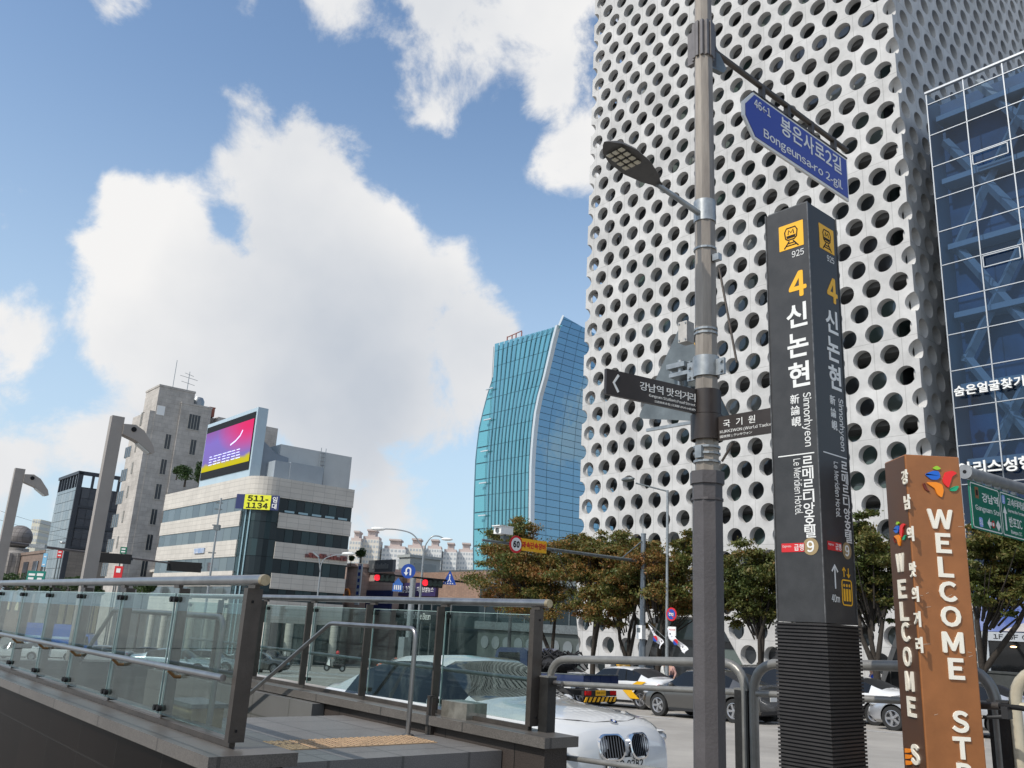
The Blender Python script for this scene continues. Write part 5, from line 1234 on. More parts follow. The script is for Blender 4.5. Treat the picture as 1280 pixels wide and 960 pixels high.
# finger signs
def plane_hit(px, py, P0, nrm): d = ray(px, py); return d*(P0.dot(nrm)/d.dot(nrm))
dl = Vector((-.87, -.49, 0)).normalized(); nl_ = dl.cross(Vector((0, 0, 1))); Pp = W(ps, pt_, 0)
fl_ = thing('finger_sign', 'brown finger sign with a white chevron arrow', 'sign', Vector((Pp.x, Pp.y, pg)), 0, 'brown finger signs on the main pole')
f1 = plane_hit(757, 461, Pp, nl_); f2 = plane_hit(757, 492, Pp, nl_); f3 = plane_hit(865, 486, Pp, nl_); f4 = plane_hit(865, 517, Pp, nl_)
Lf = (f1-Vector((Pp.x, Pp.y, f1.z))).dot(dl); za_ = (f1.z+f3.z)/2-pg; zb2 = (f2.z+f4.z)/2-pg; rgt = -dl; nf = rgt.cross(Vector((0, 0, 1)))
mb = MB(); mb.prism([(-Lf, zb2), (-.085, zb2), (-.085, za_), (-Lf, za_)], nf*-.012, rgt, (0, 0, 1), nf, .024); mb.build('plate', 'brown_sign', fl_)
Hs = za_-zb2
def ftx(par, body, x, z, h, w=None, rr=rgt, nn=nf, b=0.): text(par, body, rr*x+nn*.0125+Vector((0, 0, z)), rr, (0, 0, 1), h, 'letter', .002, w, b)
Ll = Lf-.085; cx_ = -.085-Ll*.36
ftx(fl_, '강남역 맛의거리', -.085-Ll*.34, zb2+Hs*.62, Hs*.34, Ll*.62, b=.006); ftx(fl_, "Gangnam Station's Food Street", -.085-Ll*.29, zb2+Hs*.30, Hs*.15, Ll*.52); ftx(fl_, '江南站美食街 | 江南駅 おいしい店通り', -.085-Ll*.26, zb2+Hs*.11, Hs*.11, Ll*.46)
panel(fl_, strip([(.025, .055), (-.012, 0), (.025, -.055)], .016), rgt*(-.085-Ll*.91)+nf*.0125+Vector((0, 0, zb2+Hs*.5)), rgt, (0, 0, 1), 'letter', .002, 'arrow')
fr_ = thing('finger_sign', 'brown finger sign without an arrow, reaching behind the charcoal pylon', 'sign', W(ps, pt_, pg), YAW, 'brown finger signs on the main pole')
g1 = on_t(903, 521, pt_); g2 = on_t(905, 550, pt_); zr_ = g1[2]-pg; zr2 = g2[2]-pg; Hr = zr_-zr2
mb = MB(); mb.b2(.085, .95, -.012, .012, zr2, zr_); mb.build('plate', 'brown_sign', fr_)
def rtx(body, x, z, h, w=None, b=0.): text(fr_, body, (x, -.0125, z), (1, 0, 0), (0, 0, 1), h, 'letter', .002, w, b)
rtx('국  기  원', .26, zr2+Hr*.66, Hr*.32, .24, .006); rtx('KUKKIWON (World Taekwondo', .345, zr2+Hr*.32, Hr*.17, .46); rtx('国技院 | クッキウォン', .235, zr2+Hr*.12, Hr*.13, .24)
# triangular sign seen from the back
ts = thing('warning_sign', 'grey back of a large triangular road sign clamped behind the main pole', 'sign', W(ps, pt_, pg), YAW)
nv = Vector((0, 1, 0)); dpt = .2
ap = plane_hit(853, 401, W(ps, pt_+dpt), NN); bl_ = plane_hit(797, 523, W(ps, pt_+dpt), NN); br_ = plane_hit(916, 528, W(ps, pt_+dpt), NN)
def loc2(P): return (P.dot(UU)-ps, P.z-pg)
tri = [loc2(bl_), loc2(br_), loc2(ap)]
def rounded(poly, r, n=5):
    out_ = []
    for i in range(len(poly)):
        a, b, c = Vector(poly[i-1]), Vector(poly[i]), Vector(poly[(i+1) % len(poly)]); p = b+(a-b).normalized()*r; q = b+(c-b).normalized()*r
        for k in range(n+1): k /= n; v = p*(1-k)**2+b*2*k*(1-k)+q*k*k; out_.append((v.x, v.y))
    return out_
tri2 = rounded(tri, .05)
mb = MB(); mb.prism(tri2, (0, dpt, 0), (1, 0, 0), (0, 0, 1), (0, 1, 0), .006); mb.build('plate', 'galv_plate', ts)
mb = MB(); mb.prism(rounded([(x*.98+.0, z) for x, z in tri], .05), (0, dpt+.0065, 0), (1, 0, 0), (0, 0, 1), (0, 1, 0), .002); mb.build('sign_face', 'yellow', ts)
vx = tri[2][0]+.025
mb = MB(); mb.tube([(vx, dpt-.05, pz(480)), (vx, dpt-.05, pz(432))], .022, 12)
for y in (439, 472): mb.b2(vx-.10, vx+.06, dpt-.09, dpt-.004, pz(y)-.018, pz(y)+.018); mb.b2(vx-.11, vx+.07, dpt-.03, dpt-.012, pz(y)-.03, pz(y)+.03)
mb.b2(tri[0][0]+.1, -.03, dpt-.02, dpt-.002, pz(516), pz(512)); mb.b2(-.09, vx+.0, .02, dpt-.06, pz(460), pz(455)); mb.build('clamp', 'galv', ts, smooth=35)
jb = thing('junction_box', 'small pale junction box on the triangular sign back, next to the main pole', 'junction box', W(ps, pt_, pg), YAW)
q = on_t(860, 418, pt_+.05); mb = MB(); mb.b2(q[0]-ps-.03, q[0]-ps+.045, -.02, .06, q[2]-pg-.075, q[2]-pg+.075); mb.build('casing', pm('beige_box', (.45, .43, .40), .5, 0, (20, .2)), jb)
mb = MB()
for dz in (-.06, .06):
    for dx in (-.02, .035): mb.lathe([(0, 0), (.006, 0), (.006, .006), (0, .006)], (q[0]-ps+dx, -.026, q[2]-pg+dz), (0, 1, 0), 8)
mb.build('screw', 'galv', jb)

# ------------------------------------------------------------------ station pylon
q_ = .88; kt, ks = 4.60*q_, -2.68*q_; k0, k1 = -2.985*q_, 4.945*q_; kg = gz(ks, kt)+.13
py_ = thing('station_pylon', 'charcoal subway pylon with yellow numerals over a ribbed black base', 'pylon', W((k0+ks)/2, (kt+k1)/2, kg), YAW)
bs, bt = (k0+ks)/2, (kt+k1)/2
hx, hy_ = (ks-k0)/2, (k1-kt)/2; zrib = .115*q_-kg; ztp_ = 2.73*q_-kg
mb = MB(); mb.b2(-hx, hx, -hy_, hy_, zrib, ztp_); mb.build('shaft', 'pylon', py_)
mb = MB(); mb.b2(-hx+.01, hx-.01, -hy_+.01, hy_-.01, ztp_, ztp_+.012)
for sx_, sy_ in ((1, -1), (1, 1), (-1, -1)): mb.b2(sx_*(hx+.0015)-.003, sx_*(hx+.0015)+.003, sy_*(hy_+.0015)-.003, sy_*(hy_+.0015)+.003, zrib, ztp_+.004)
mb.build('corner_trim', pm('worn_corner_trim', (.12, .12, .12), .4, .4, (30, .6)), py_)
mb = MB(); z = 0.0; dzr = .0175
while z < zrib-.005: mb.b2(-hx-.012, hx+.012, -hy_-.012, hy_+.012, z, z+dzr*.55); z += dzr
mb.build('ribbed_base', pm('ribbed_black_base', (.030, .027, .026), .5, .1, (8, .3)), py_)
mb = MB(); mb.b2(-hx-.004, hx+.004, -hy_-.004, hy_+.004, 0, zrib-.012); mb.build('base_core', 'black', py_)
def kp(face, x, y):
    q = on_t(x, y, kt) if face == 'L' else on_s(x, y, ks)
    return Vector((q[0]-bs, -hy_, q[2]-kg)) if face == 'L' else Vector((hx, q[1]-bt, q[2]-kg))
for face, rr_, items in (
  ('L', Vector((1, 0, 0)), dict(icon=(989, 295), num=(997.5, 316), four=(997, 355), han=[(996, 394), (997.5, 431), (999, 468)], hj=[(993.6, 499), (994.6, 513), (995.8, 527)], en=(1009, 524), line=((973, 571), (1018, 566)), hotel=[(1009.5+.55*i, 577+14.6*i) for i in range(7)], enh=(998, 608), red=(991.5, 684.5), nine=(1013.5, 683))),
  ('R', Vector((0, 1, 0)), dict(icon=(1033, 299), num=(1038, 324.5), four=(1040, 363), han=[(1039.5, 402), (1041.5, 437), (1043.5, 472)], hj=[(1040.4, 500), (1041.6, 516), (1043, 531.6)], en=(1051.5, 531), line=((1029, 565), (1058, 573)), hotel=[(1055+.9*i, 584+14.6*i) for i in range(7)], enh=(1046.5, 612), red=(1043, 683), nine=(1058.5, 688.5)))):
    nf_ = rr_.cross(Vector((0, 0, 1))); o1 = nf_*.0005
    def kt_(body, xy, h, mat='letter', w=None, b=0., rot=0.): text(py_, body, kp(face, *xy)+o1, rr_, (0, 0, 1), h*q_, mat, .0015, None if w is None else w*q_, b, rot)
    c = kp(face, *items['icon']); panel(py_, rrect(.155, .155, .002, 1), c, rr_, (0, 0, 1), 'yellow', .0015, 'metro_icon', .0004)
    mb = MB(); o_ = c+nf_*.0022
    mb.prism(strip([(-.035, -.01), (-.04, .03), (-.028, .052), (.028, .052), (.04, .03), (.035, -.01), (.02, -.022), (-.02, -.022), (-.035, -.01)], .007), o_, rr_, (0, 0, 1), nf_, .0012)
    mb.prism(strip([(-.018, .012), (-.014, .038), (0, .02), (.014, .038), (.018, .012)], .006), o_, rr_, (0, 0, 1), nf_, .0012)
    mb.prism([(-.03, .004), (.03, .004), (.025, -.012), (-.025, -.012)], o_, rr_, (0, 0, 1), nf_, .0016)
    for sg_ in (-1, 1): mb.prism(strip([(sg_*.012, -.03), (sg_*.045, -.07)], .007), o_, rr_, (0, 0, 1), nf_, .0012)
    for k in (0, 1): mb.prism([(-.02-.012*k, -.040-.014*k), (.02+.012*k, -.040-.014*k), (.02+.012*k, -.046-.014*k), (-.02-.012*k, -.046-.014*k)], o_, rr_, (0, 0, 1), nf_, .0012)
    mb.build('metro_mark', 'black', py_)
    kt_('925', items['num'], .043, w=.085); kt_('4', items['four'], .175, 'yellow', w=.125, b=.03)
    for ch_, xy in zip('신논현', items['han']): kt_(ch_, xy, .158, w=.145, b=.022)
    for ch_, xy in zip('新論峴', items['hj']): kt_(ch_, xy, .060, w=.062, b=.01)
    kt_('Sinnonhyeon', items['en'], .070, w=.335, rot=-math.pi/2, b=.004)
    for ch_, xy in zip('르메르디앙호텔', items['hotel']): kt_(ch_, xy, .068, w=.072, b=.012)
    kt_('Le Meridien Hotel', items['enh'], .052, w=.335, rot=-math.pi/2)
    a, b = kp(face, *items['line'][0]), kp(face, *items['line'][1]); w_ = abs((b-a).dot(rr_)); m_ = (a+b)/2
    panel(py_, [(-w_/2, -.003), (w_/2, -.003), (w_/2, .003), (-w_/2, .003)], m_, rr_, (0, 0, 1), 'letter', .0015, 'divider_line', .0004)
    c = kp(face, *items['red']); panel(py_, rrect(.135, .045, .002, 1), c, rr_, (0, 0, 1), 'red', .0015, 'express_label', .0004)
    text(py_, 'Express', c+nf_*.002-rr_*.035+Vector((0, 0, .006)), rr_, (0, 0, 1), .014, 'letter', .001, .05); text(py_, '급행', c+nf_*.002+rr_*.035, rr_, (0, 0, 1), .034, 'letter', .001, .055, .01)
    c = kp(face, *items['nine']); panel(py_, disc(.044), c, rr_, (0, 0, 1), pm('line_gold', (.30, .22, .11), .5), .0015, 'line_disc', .0004); text(py_, '9', c+nf_*.002, rr_, (0, 0, 1), .058, 'letter', .001, None, .02)
rr_ = Vector((0, 1, 0)); nf_ = Vector((1, 0, 0))
c = kp('R', 1043.7, 722); panel(py_, strip([(0, -.055), (0, .055)], .010), c, rr_, (0, 0, 1), 'letter', .0015, 'arrow', .0004); panel(py_, strip([(-.028, .03), (0, .062), (.028, .03)], .010), c, rr_, (0, 0, 1), 'letter', .0018, 'arrow', .0004)
text(py_, '40m', kp('R', 1044.5, 748)+nf_*.0005, rr_, (0, 0, 1), .038, 'letter', .0015, .075)
c = kp('R', 1058.7, 741)
fr1 = rrect(.095, .125, .015, 3); mb = MB()
mb.prism(strip(fr1+[fr1[0]], .007), c+nf_*.0004, rr_, (0, 0, 1), nf_, .0015)
for dx in (-.026, 0, .026): mb.prism(disc(.008, 10), c+nf_*.0004+rr_*dx+Vector((0, 0, .036)), rr_, (0, 0, 1), nf_, .0015); mb.prism(rrect(.017, .062, .004, 2), c+nf_*.0004+rr_*dx+Vector((0, 0, -.012)), rr_, (0, 0, 1), nf_, .0015)
for dx, sg_ in ((-.022, 1), (.022, -1)): mb.prism(strip([(dx, .078), (dx, .125)], .006), c+nf_*.0004, rr_, (0, 0, 1), nf_, .0015); mb.prism(strip([(dx-.015, .1015+sg_*.008), (dx, .1015+sg_*.024), (dx+.015, .1015+sg_*.008)], .006), c+nf_*.0004, rr_, (0, 0, 1), nf_, .0019)
mb.build('lift_mark', 'yellow', py_)
mb = MB(); mb.tube([(0, 0, ztp_+.012), (0, 0, ztp_+.05)], .012, 8); mb.build('lifting_bolt', 'galv', py_)

# ------------------------------------------------------------------ brown welcome post (turned square to the world, not the street)
bw = thing('welcome_post', 'brown rectangular welcome post with raised white capitals and a coloured emblem', 'sign post', Vector((2.067, 4.40, gzw(2.2, 4.5)+.13)), 0)
bg_ = bw.location.z; bwW, bwD = .284, .245; bzt = .975-bg_
mb = MB(); mb.b2(0, bwW, 0, bwD, 0, bzt); bo = mb.build('body', 'brown', bw)
md = bo.modifiers.new('b', 'BEVEL'); md.width = .006; md.segments = 2
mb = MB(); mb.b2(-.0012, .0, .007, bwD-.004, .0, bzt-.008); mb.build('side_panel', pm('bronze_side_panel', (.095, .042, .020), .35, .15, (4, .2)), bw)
def bp_(x, y): P = on_Y(x, y, 4.40); return Vector((P.x-2.067, -.0005, P.z-bg_))
def bpl(x, y): d = ray(x, y); P = d*(2.067/d.x); return Vector((-.0015, P.y-4.40, P.z-bg_))
for ch_, x, y in (('W', 1174.6, 649), ('E', 1178.7, 679), ('L', 1181.5, 709), ('C', 1184.5, 739.5), ('O', 1188, 770.5), ('M', 1190.6, 803), ('E', 1194.8, 836), ('S', 1199.6, 902), ('T', 1202.3, 935), ('R', 1206, 968), ('E', 1209, 1001), ('E', 1212, 1035), ('T', 1215, 1069)):
    q = bp_(x, y); text(bw, ch_, (q.x, q.y, q.z), (1, 0, 0), (0, 0, 1), .100, 'offwhite', .008, {'W': .13, 'M': .105, 'O': .10, 'C': .088, 'T': .085, 'S': .080}.get(ch_, .076), .035)
def blob(par, c, pts, mat, rr_=(1, 0, 0), sc=1.):
    nn = Vector(rr_).cross(Vector((0, 0, 1))); mb = MB(); mb.prism(rounded([(p[0]*sc, p[1]*sc) for p in pts], .010*sc, 4), c, rr_, (0, 0, 1), nn, .007); mb.build('emblem', mat, par)
EM = [([(-.070, .045), (-.03, .062), (.0, .060), (.006, .03), (-.012, .012), (-.045, .012), (-.075, .035)], pm('emblem_blue', (.01, .12, .55), .3)),
      ([(.018, .02), (.035, .058), (.075, .068), (.10, .055), (.07, .035), (.06, .005), (.045, -.03), (.02, -.005)], pm('emblem_red', (.75, .02, .02), .3)),
      ([(-.075, -.005), (-.02, .0), (.012, -.012), (.018, -.045), (.005, -.085), (-.018, -.07), (-.03, -.035), (-.055, -.02)], 'orange'),
      ([(.055, -.03), (.085, -.015), (.105, -.015), (.085, -.045), (.05, -.045)], pm('emblem_green', (.01, .35, .17), .3)),
      ([(-.035, .075), (-.01, .092), (.015, .075), (-.01, .066)], pm('emblem_lime', (.30, .55, .03), .3)),
      ([(-.095, -.01), (-.085, -.045), (-.055, -.058), (-.075, -.035), (-.078, -.01)], pm('emblem_maroon', (.14, .02, .01), .3))]
q = bp_(1174, 603)
for pts, mt_ in EM: blob(bw, q, pts, mt_, sc=.95)
q = bpl(1125, 668)
for pts, mt_ in EM: blob(bw, q, pts, mt_, (0, -1, 0), .75)
rl = (0, -1, 0)
for ch_, x, y in (('W', 1129, 703), ('E', 1131.5, 736), ('L', 1134, 764), ('C', 1136, 790), ('O', 1138, 821), ('M', 1141, 852), ('E', 1143.5, 884), ('S', 1148, 944), ('T', 1151, 980)):
    q = bpl(x, y); text(bw, ch_, q+Vector((0, .022, 0)), rl, (0, 0, 1), .095, 'offwhite', .008, .085, .035)
for ch_, x, y in (('강', 1131, 597), ('남', 1134, 628), ('역', 1138, 668), ('맛', 1141, 712), ('의', 1144, 743), ('거', 1146.5, 774), ('리', 1149, 806)):
    q = bpl(x, y); text(bw, ch_, q+Vector((0, -.012, 0)), rl, (0, 0, 1), .075, 'offwhite', .008, .062, .02)
q = bpl(1137, 945)
for k in range(3): panel(bw, rounded([(-.03, -.02-.028*k), (.03, -.01-.028*k), (.03, .006-.028*k), (-.03, .002-.028*k)], .006), q+Vector((0, 0, .03)), rl, (0, 0, 1), 'orange', .008, 'emblem')

mb = MB()
for k in range(16):
    x = random.uniform(.01, bwW-.01); z = random.uniform(.75, bzt-.03); l = random.uniform(.004, .018); a = random.uniform(-.5, .5)
    mb.prism([(-l, -.0009), (l, -.0004), (l, .0006), (-l, .0009)], (x, -.0012, z), (math.cos(a), 0, math.sin(a)), (-math.sin(a), 0, math.cos(a)), (0, -1, 0), .0006)
for k in range(14):
    z = random.uniform(.7, bzt); mb.box((bwW-.001, -.0008, z), (.003, .0016, random.uniform(.004, .02)))
mb.build('scuff_marks', pm('pale_scuff', (.55, .45, .36), .7), bw)
# bicycle leaning at the guard rail: handlebar and stem reach into the picture
bk_ = thing('bicycle', 'black bicycle handlebar with brake levers resting against the guard rail at the right edge', 'bicycle', W(-1.45, 4.72, gz(-1.45, 4.72)+.13), YAW)
bgz = gz(-1.45, 4.72)+.13
h0 = on_t(1224, 882, 4.75); h1 = on_t(1262, 886, 4.75); zh = h1[2]-bgz
mb = MB(); x0 = h0[0]+1.45
mb.tube([(x0, .04, h0[2]-bgz), (x0+.12, .02, zh+.01), (x0+.2, 0, zh+.01), (x0+.32, 0, zh), (x0+.5, .03, zh-.0), (x0+.62, .05, zh+.02)], .0125, 10); mb.build('handlebar', 'black', bk_, smooth=60)
for xa, xb in ((x0-.0, x0+.10), (x0+.52, x0+.63)):
    mb = MB(); mb.tube([(xa, .04, h0[2]-bgz), (xb, .025, zh+.008)], .0175, 10); mb.build('grip', pm('worn_grip', (.05, .045, .042), .5, 0, (40, .4)), bk_, smooth=60)
mb = MB()
for s_ in (0, 1):
    xs_ = (x0+.14, x0-.005) if s_ == 0 else (x0+.48, x0+.62)
    mb.tube([(xs_[0], -.02, zh-.035), ((xs_[0]+xs_[1])/2, -.04, zh-.045), (xs_[1], -.035, zh-.05)], [.011, .008, .011], 8)
    mb.b2(xs_[0]-.015, xs_[0]+.015, -.035, .02, zh-.045, zh+.01)
mb.build('brake_lever', 'trim', bk_, smooth=60)
mb = MB(); cxh = x0+.31; mb.tube([(cxh, 0, zh), (cxh, .0, zh-.1), (cxh, .0, zh-.32), (cxh+.02, 0, .36)], [.016, .02, .018, .014], 10); mb.build('stem', 'black', bk_, smooth=60)
mb = MB(); mb.tube([(cxh, 0, zh-.3), (cxh+.55, -.03, .33), (cxh+.75, -.04, zh-.22)], .017, 8); mb.tube([(cxh, 0, zh-.22), (cxh+.7, -.04, zh-.3)], .017, 8); mb.build('frame', 'black', bk_, smooth=60)
for nm_, xx in (('wheel', cxh-.0), ('wheel', cxh+1.05)):
    mb = MB(); mb.tube([(xx+.32*math.cos(R_(a)), -.0, .33+.32*math.sin(R_(a))) for a in range(0, 361, 12)], .02, 8, cap=False); w_ = mb.build(nm_, 'rubber', bk_, smooth=60)
    mb = MB()
    for a in range(0, 360, 20): mb.tube([(xx, 0, .33), (xx+.31*math.cos(R_(a)), 0, .33+.31*math.sin(R_(a)))], .0015, 4)
    mb.build('spoke', 'galv', w_)
mb = MB(); mb.b2(cxh+.62, cxh+.88, -.11, .03, zh-.22, zh-.17); mb.build('saddle', 'black', bk_)
# ------------------------------------------------------------------ street furniture across the road
def pipe_thing(name, label, cat, s, t, group=None, zg=None):
    g = gz(s, t)+(.13 if (t < 5.2 or t > 30.4) and zg is None else 0)
    return thing(name, label, cat, W(s, t, g), YAW, group), g
GTs, GTt = on_t(803, 800, 31.2)[:2]
gp, gg = pipe_thing('camera_gantry', 'mast with a long arm carrying a speed camera and round 60 sign', 'camera mast', GTs, GTt)
def gq(x, y): q = on_s(x, y, GTs); return (0, q[1]-GTt, q[2]-gg)
zt = gq(803, 668)[2]; za = gq(803, 702)[2]
mb = MB(); mb.tube([(0, 0, 0), (0, 0, 2.2)], .16, 12); mb.tube([(0, 0, 2.2), (0, 0, zt)], [.14, .115], 12); mb.tube([(0, 0, zt), (0, 0, zt+.05)], .13, 12); mb.build('mast', pm('grey_mast', (.22, .25, .28), .45, .4, (2, .25)), gp, smooth=50)
tip = gq(603, 675)
mb = MB(); mb.tube([(0, 0, za), tip], [.08, .05], 10); e = gq(770, 697); mb.tube([(0, 0, zt-.25), (0, e[1]*.8, e[2])], .03, 8); mb.lathe([(.1, 0), (.1, .12)], (0, gq(690, 691)[1], gq(690, 688)[2]), (0, 1, .0), 12); mb.build('arm', 'galv_plate', gp, smooth=50)
mb = MB(); a = gq(840-35, 640); mb.tube([(0, -.05, zt), (0, -.05, gq(804, 636)[2])], [.02, .006], 6); mb.build('antenna', 'galv', gp)
c = gq(629, 664); mb = MB(); mb.b2(-.22, .25, c[1]-.32, c[1]+.32, c[2]-.13, c[2]+.16); mb.b2(-.24, .27, c[1]-.42, c[1]+.34, c[2]+.165, c[2]+.20); mb.build('camera', 'white', gp)
mb = MB(); mb.tube([(0, c[1]+.1, c[2]-.13), (0, c[1]+.1, c[2]-.4)], .05, 8); mb.b2(-.1, .1, c[1]-.05, c[1]+.25, c[2]-.3, c[2]-.18); mb.lathe([(0, 0), (.1, 0), (.1, .03)], (.03, c[1]-.33, c[2]), (0, -1, 0), 14); mb.build('camera_bracket', 'galv_plate', gp)
c = gq(643, 680.5); r60 = 9./FPX*34
mb = MB(); mb.lathe([(0, .0), (r60*1.25, .0), (r60*1.25, .03), (0, .03)], (.09, c[1], c[2]), (1, 0, 0), 28); mb.build('round_sign', pm('speed_red', (.62, .02, .03), .45), gp, smooth=30)
mb = MB(); mb.lathe([(0, .031), (r60*.95, .031), (r60*.95, .036), (0, .036)], (.09, c[1], c[2]), (1, 0, 0), 28); mb.build('round_sign_face', 'white', gp, smooth=30)
text(gp, '60', (.128, c[1], c[2]), (0, 1, 0), (0, 0, 1), r60*.95, 'black', .01, r60*1.2, .05)
c = gq(665, 682.5); mb = MB(); mb.b2(.09, .12, c[1]-.72, c[1]+.72, c[2]-.25, c[2]+.25); mb.build('warning_plate', 'yellow', gp); text(gp, '과속단속장비', (.122, c[1], c[2]), (0, 1, 0), (0, 0, 1), .27, 'red', .01, 1.3, .03)
c = gq(799, 790); mb = MB(); mb.b2(-.05, .3, -.38, -.13, c[2]-.3, c[2]+.3); mb.build('control_box', 'white', gp)
mb = MB(); mb.b2(.0, .2, -.385, -.381, c[2]-.02, c[2]+.18); mb.build('box_notice', 'galv_plate', gp)

LS, LT = -25.7, 30.95
lp, lg = pipe_thing('street_lamp', 'thin silver street lamp with flags tied to it', 'street lamp', LS, LT)
def lq(x, y): q = on_t(x, y, LT); return (q[0]-LS, 0, q[2]-lg)
top = lq(833, 613); tipl = lq(795, 604)
mb = MB(); mb.tube([(0, 0, 0), (0, 0, top[2])], [.09, .055], 10); mb.build('pole', 'galv', lp, smooth=50)
mb = MB(); mb.tube([(0, 0, top[2]-.05), (tipl[0], 0, tipl[2])], .035, 8); mb.build('arm', 'galv_plate', lp, smooth=50)
hd_ = lq(785, 600); mb = MB(); mb.sphere((hd_[0], 0, hd_[2]+.03), .42, 16, 8, (1, .4, .28)); mb.build('lamp_head', 'galv_plate', lp, smooth=60)
c = lq(841.5, 768); mb = MB(); mb.lathe([(0, 0), (.29, 0), (.29, .03), (0, .03)], (c[0], -.1, c[2]), (0, -1, 0), 24); mb.build('round_sign', 'red', lp, smooth=30)
mb = MB(); mb.lathe([(0, .031), (.22, .031), (.22, .036), (0, .036)], (c[0], -.1, c[2]), (0, -1, 0), 24); mb.build('round_sign_face', 'blue2', lp, smooth=30)
panel(lp, strip([(-.15, .15), (.15, -.15)], .05), (c[0], -.14, c[2]), (1, 0, 0), (0, 0, 1), 'red', .006, 'sign_bar'); text(lp, '견인', (c[0], -.15, c[2]), (1, 0, 0), (0, 0, 1), .13, 'white', .005, .28, .03)
c = lq(842, 790); mb = MB(); mb.b2(c[0]-.22, c[0]+.22, -.12, -.09, c[2]-.17, c[2]+.22); mb.build('notice_plate', 'white', lp); text(lp, '견인지역', (c[0], -.121, c[2]+.08), (1, 0, 0), (0, 0, 1), .09, 'red', .004, .36)
# national flags tied to the lamp pole
def flag(label, pts, u, v, seed):
    fr = thing('flag', label, 'flag', W(LS, LT-.12, lg), YAW, 'white flags on the thin street lamp')
    random.seed(seed)
    a, b, c_, d = [Vector(lq(*p)) for p in pts]; n = 14; m_ = 8; V = []; Fc = []
    for i in range(n+1):
        for j in range(m_+1):
            x, y = i/n, j/m_; P = (a.lerp(b, x)).lerp(d.lerp(c_, x), y); P.y += -.05+.10*math.sin(x*9+y*3)*(.3+x); V.append(P)
    for i in range(n):
        for j in range(m_): k = i*(m_+1)+j; Fc.append((k, k+m_+1, k+m_+2, k+1))
    mb = MB(); mb.add(V, Fc); o = mb.build('cloth', pm('flag_cloth', (.70, .70, .73), .8), fr, smooth=80); md = o.modifiers.new('s', 'SOLIDIFY'); md.thickness = .006
    mid = (a+b+c_+d)/4; e1 = (b-a).normalized(); e2 = Vector((0, 0, 1)); e2 = (e2-e1*e2.dot(e1)).normalized()
    hgt = (a-d).length; rr0 = min(.13, hgt*.5)
    arc = [(rr0*math.cos(R_(k)), rr0*math.sin(R_(k))) for k in range(0, 181, 15)]
    for q_, mt_ in ((arc, 'red'), ([(-x, -y) for x, y in arc], 'blue2')):
        mb = MB(); mb.prism(q_, mid+Vector((0, -.16, 0)), e1, e2, (0, -1, 0), .004); mb.build('flag_emblem', mt_, fr)
    mb = MB()
    for fx, fy in ((-.30, .5), (.30, .5), (.30, -.5), (-.30, -.5)):
        for k in range(3): o_ = mid+e1*(fx*(b-a).length)+e2*(fy*hgt*.45+(k-1)*.028)+Vector((0, -.17, 0)); mb.prism([(-.045, -.009), (.045, -.009), (.045, .009), (-.045, .009)], o_, e1, e2, (0, -1, 0), .004)
    mb.build('flag_bars', 'black', fr)
    mb = MB(); mb.tube([(0, .06, a.z-.6), a+Vector((0, 0, .05))], .012, 6); mb.build('flag_stick', 'galv', fr)
flag('drooping white national flag left of the thin street lamp pole', [(813, 780), (832, 803), (830, 812), (822, 800)], 0, 0, 3)
flag('larger drooping white national flag right of the thin street lamp pole', [(837, 785), (863, 812), (861, 818), (838, 797)], 0, 0, 4)

# green direction sign on its cantilever
ES = -10.0
c0 = on_s(1207, 590, ES); et = 31.3
eg = gz(ES, et)+.13
dsg = thing('direction_sign', 'green overhead road sign hung from a fat grey pipe', 'road sign', W(ES, et, eg), YAW)
def eq(x, y): q = on_s(x, y, ES); return (q[1]-et, q[2]-eg)
p0 = eq(1207, 590); rz_ = (eq(1207, 590)[1]-eq(1207, 599)[1])
mb = MB(); mb.tube([(0, p0[0], p0[1]), (0, 0, p0[1]+.15)], .17, 16); mb.tube([(0, p0[0]-.02, p0[1]), (0, p0[0]-.06, p0[1])], .20, 16); mb.build('cantilever_pipe', pm('grey_pipe', (.27, .28, .29), .45, .4, (3, .25)), dsg, smooth=50)
mb = MB(); mb.tube([(0, 0, 0), (0, 0, p0[1]+.6)], .17, 14); mb.build('mast', 'grey_pipe' if False else MATS['grey_pipe'], dsg, smooth=50)
mb = MB(); mb.lathe([(0, .0), (.05, 0), (.05, .012), (0, .012)], (0, p0[0]-.06, p0[1]), (0, -1, 0), 12); mb.build('end_bolt', 'black', dsg)
a = eq(1210, 600); b = eq(1215, 660); yl = a[0]; zt_ = a[1]; zb_ = b[1]; pw_ = eq(1251, 650)[0]-yl; H_ = zt_-zb_
for k, (y0, y1, nm_) in enumerate(((yl, yl+pw_, 'sign_panel'), (yl+pw_+.02, yl+pw_+.02+2.6, 'sign_panel'))):
    mb = MB(); mb.b2(-.02, .02, y0, y1, zb_, zt_); mb.build(nm_, 'green', dsg)
    w_ = y1-y0; fr1 = rrect(w_-.1, H_-.1, .06, 3); panel(dsg, strip(fr1+[fr1[0]], .03), (.022, (y0+y1)/2, (zb_+zt_)/2), (0, 1, 0), (0, 0, 1), 'letter', .004, 'sign_border')
mb = MB()
for k in range(6): y = yl+.2+k*.6; mb.b2(-.08, .06, y-.05, y+.05, zt_+.001, p0[1]-.1)
mb.b2(-.06, -.025, yl+.1, yl+3.6, zt_-.3, zt_-.2); mb.build('hanger', 'galv', dsg)
def etx(body, yy, zf, h, w=None, b=.0, mat='letter', off=.022): text(dsg, body, (off, yl+yy, zb_+H_*zf), (0, 1, 0), (0, 0, 1), h, mat, .004, w, b)
etx('강남역', pw_*.66, .72, H_*.2, pw_*.55, .02); etx('Gangnam Stn', pw_*.55, .45, H_*.14, pw_*.82, .01)
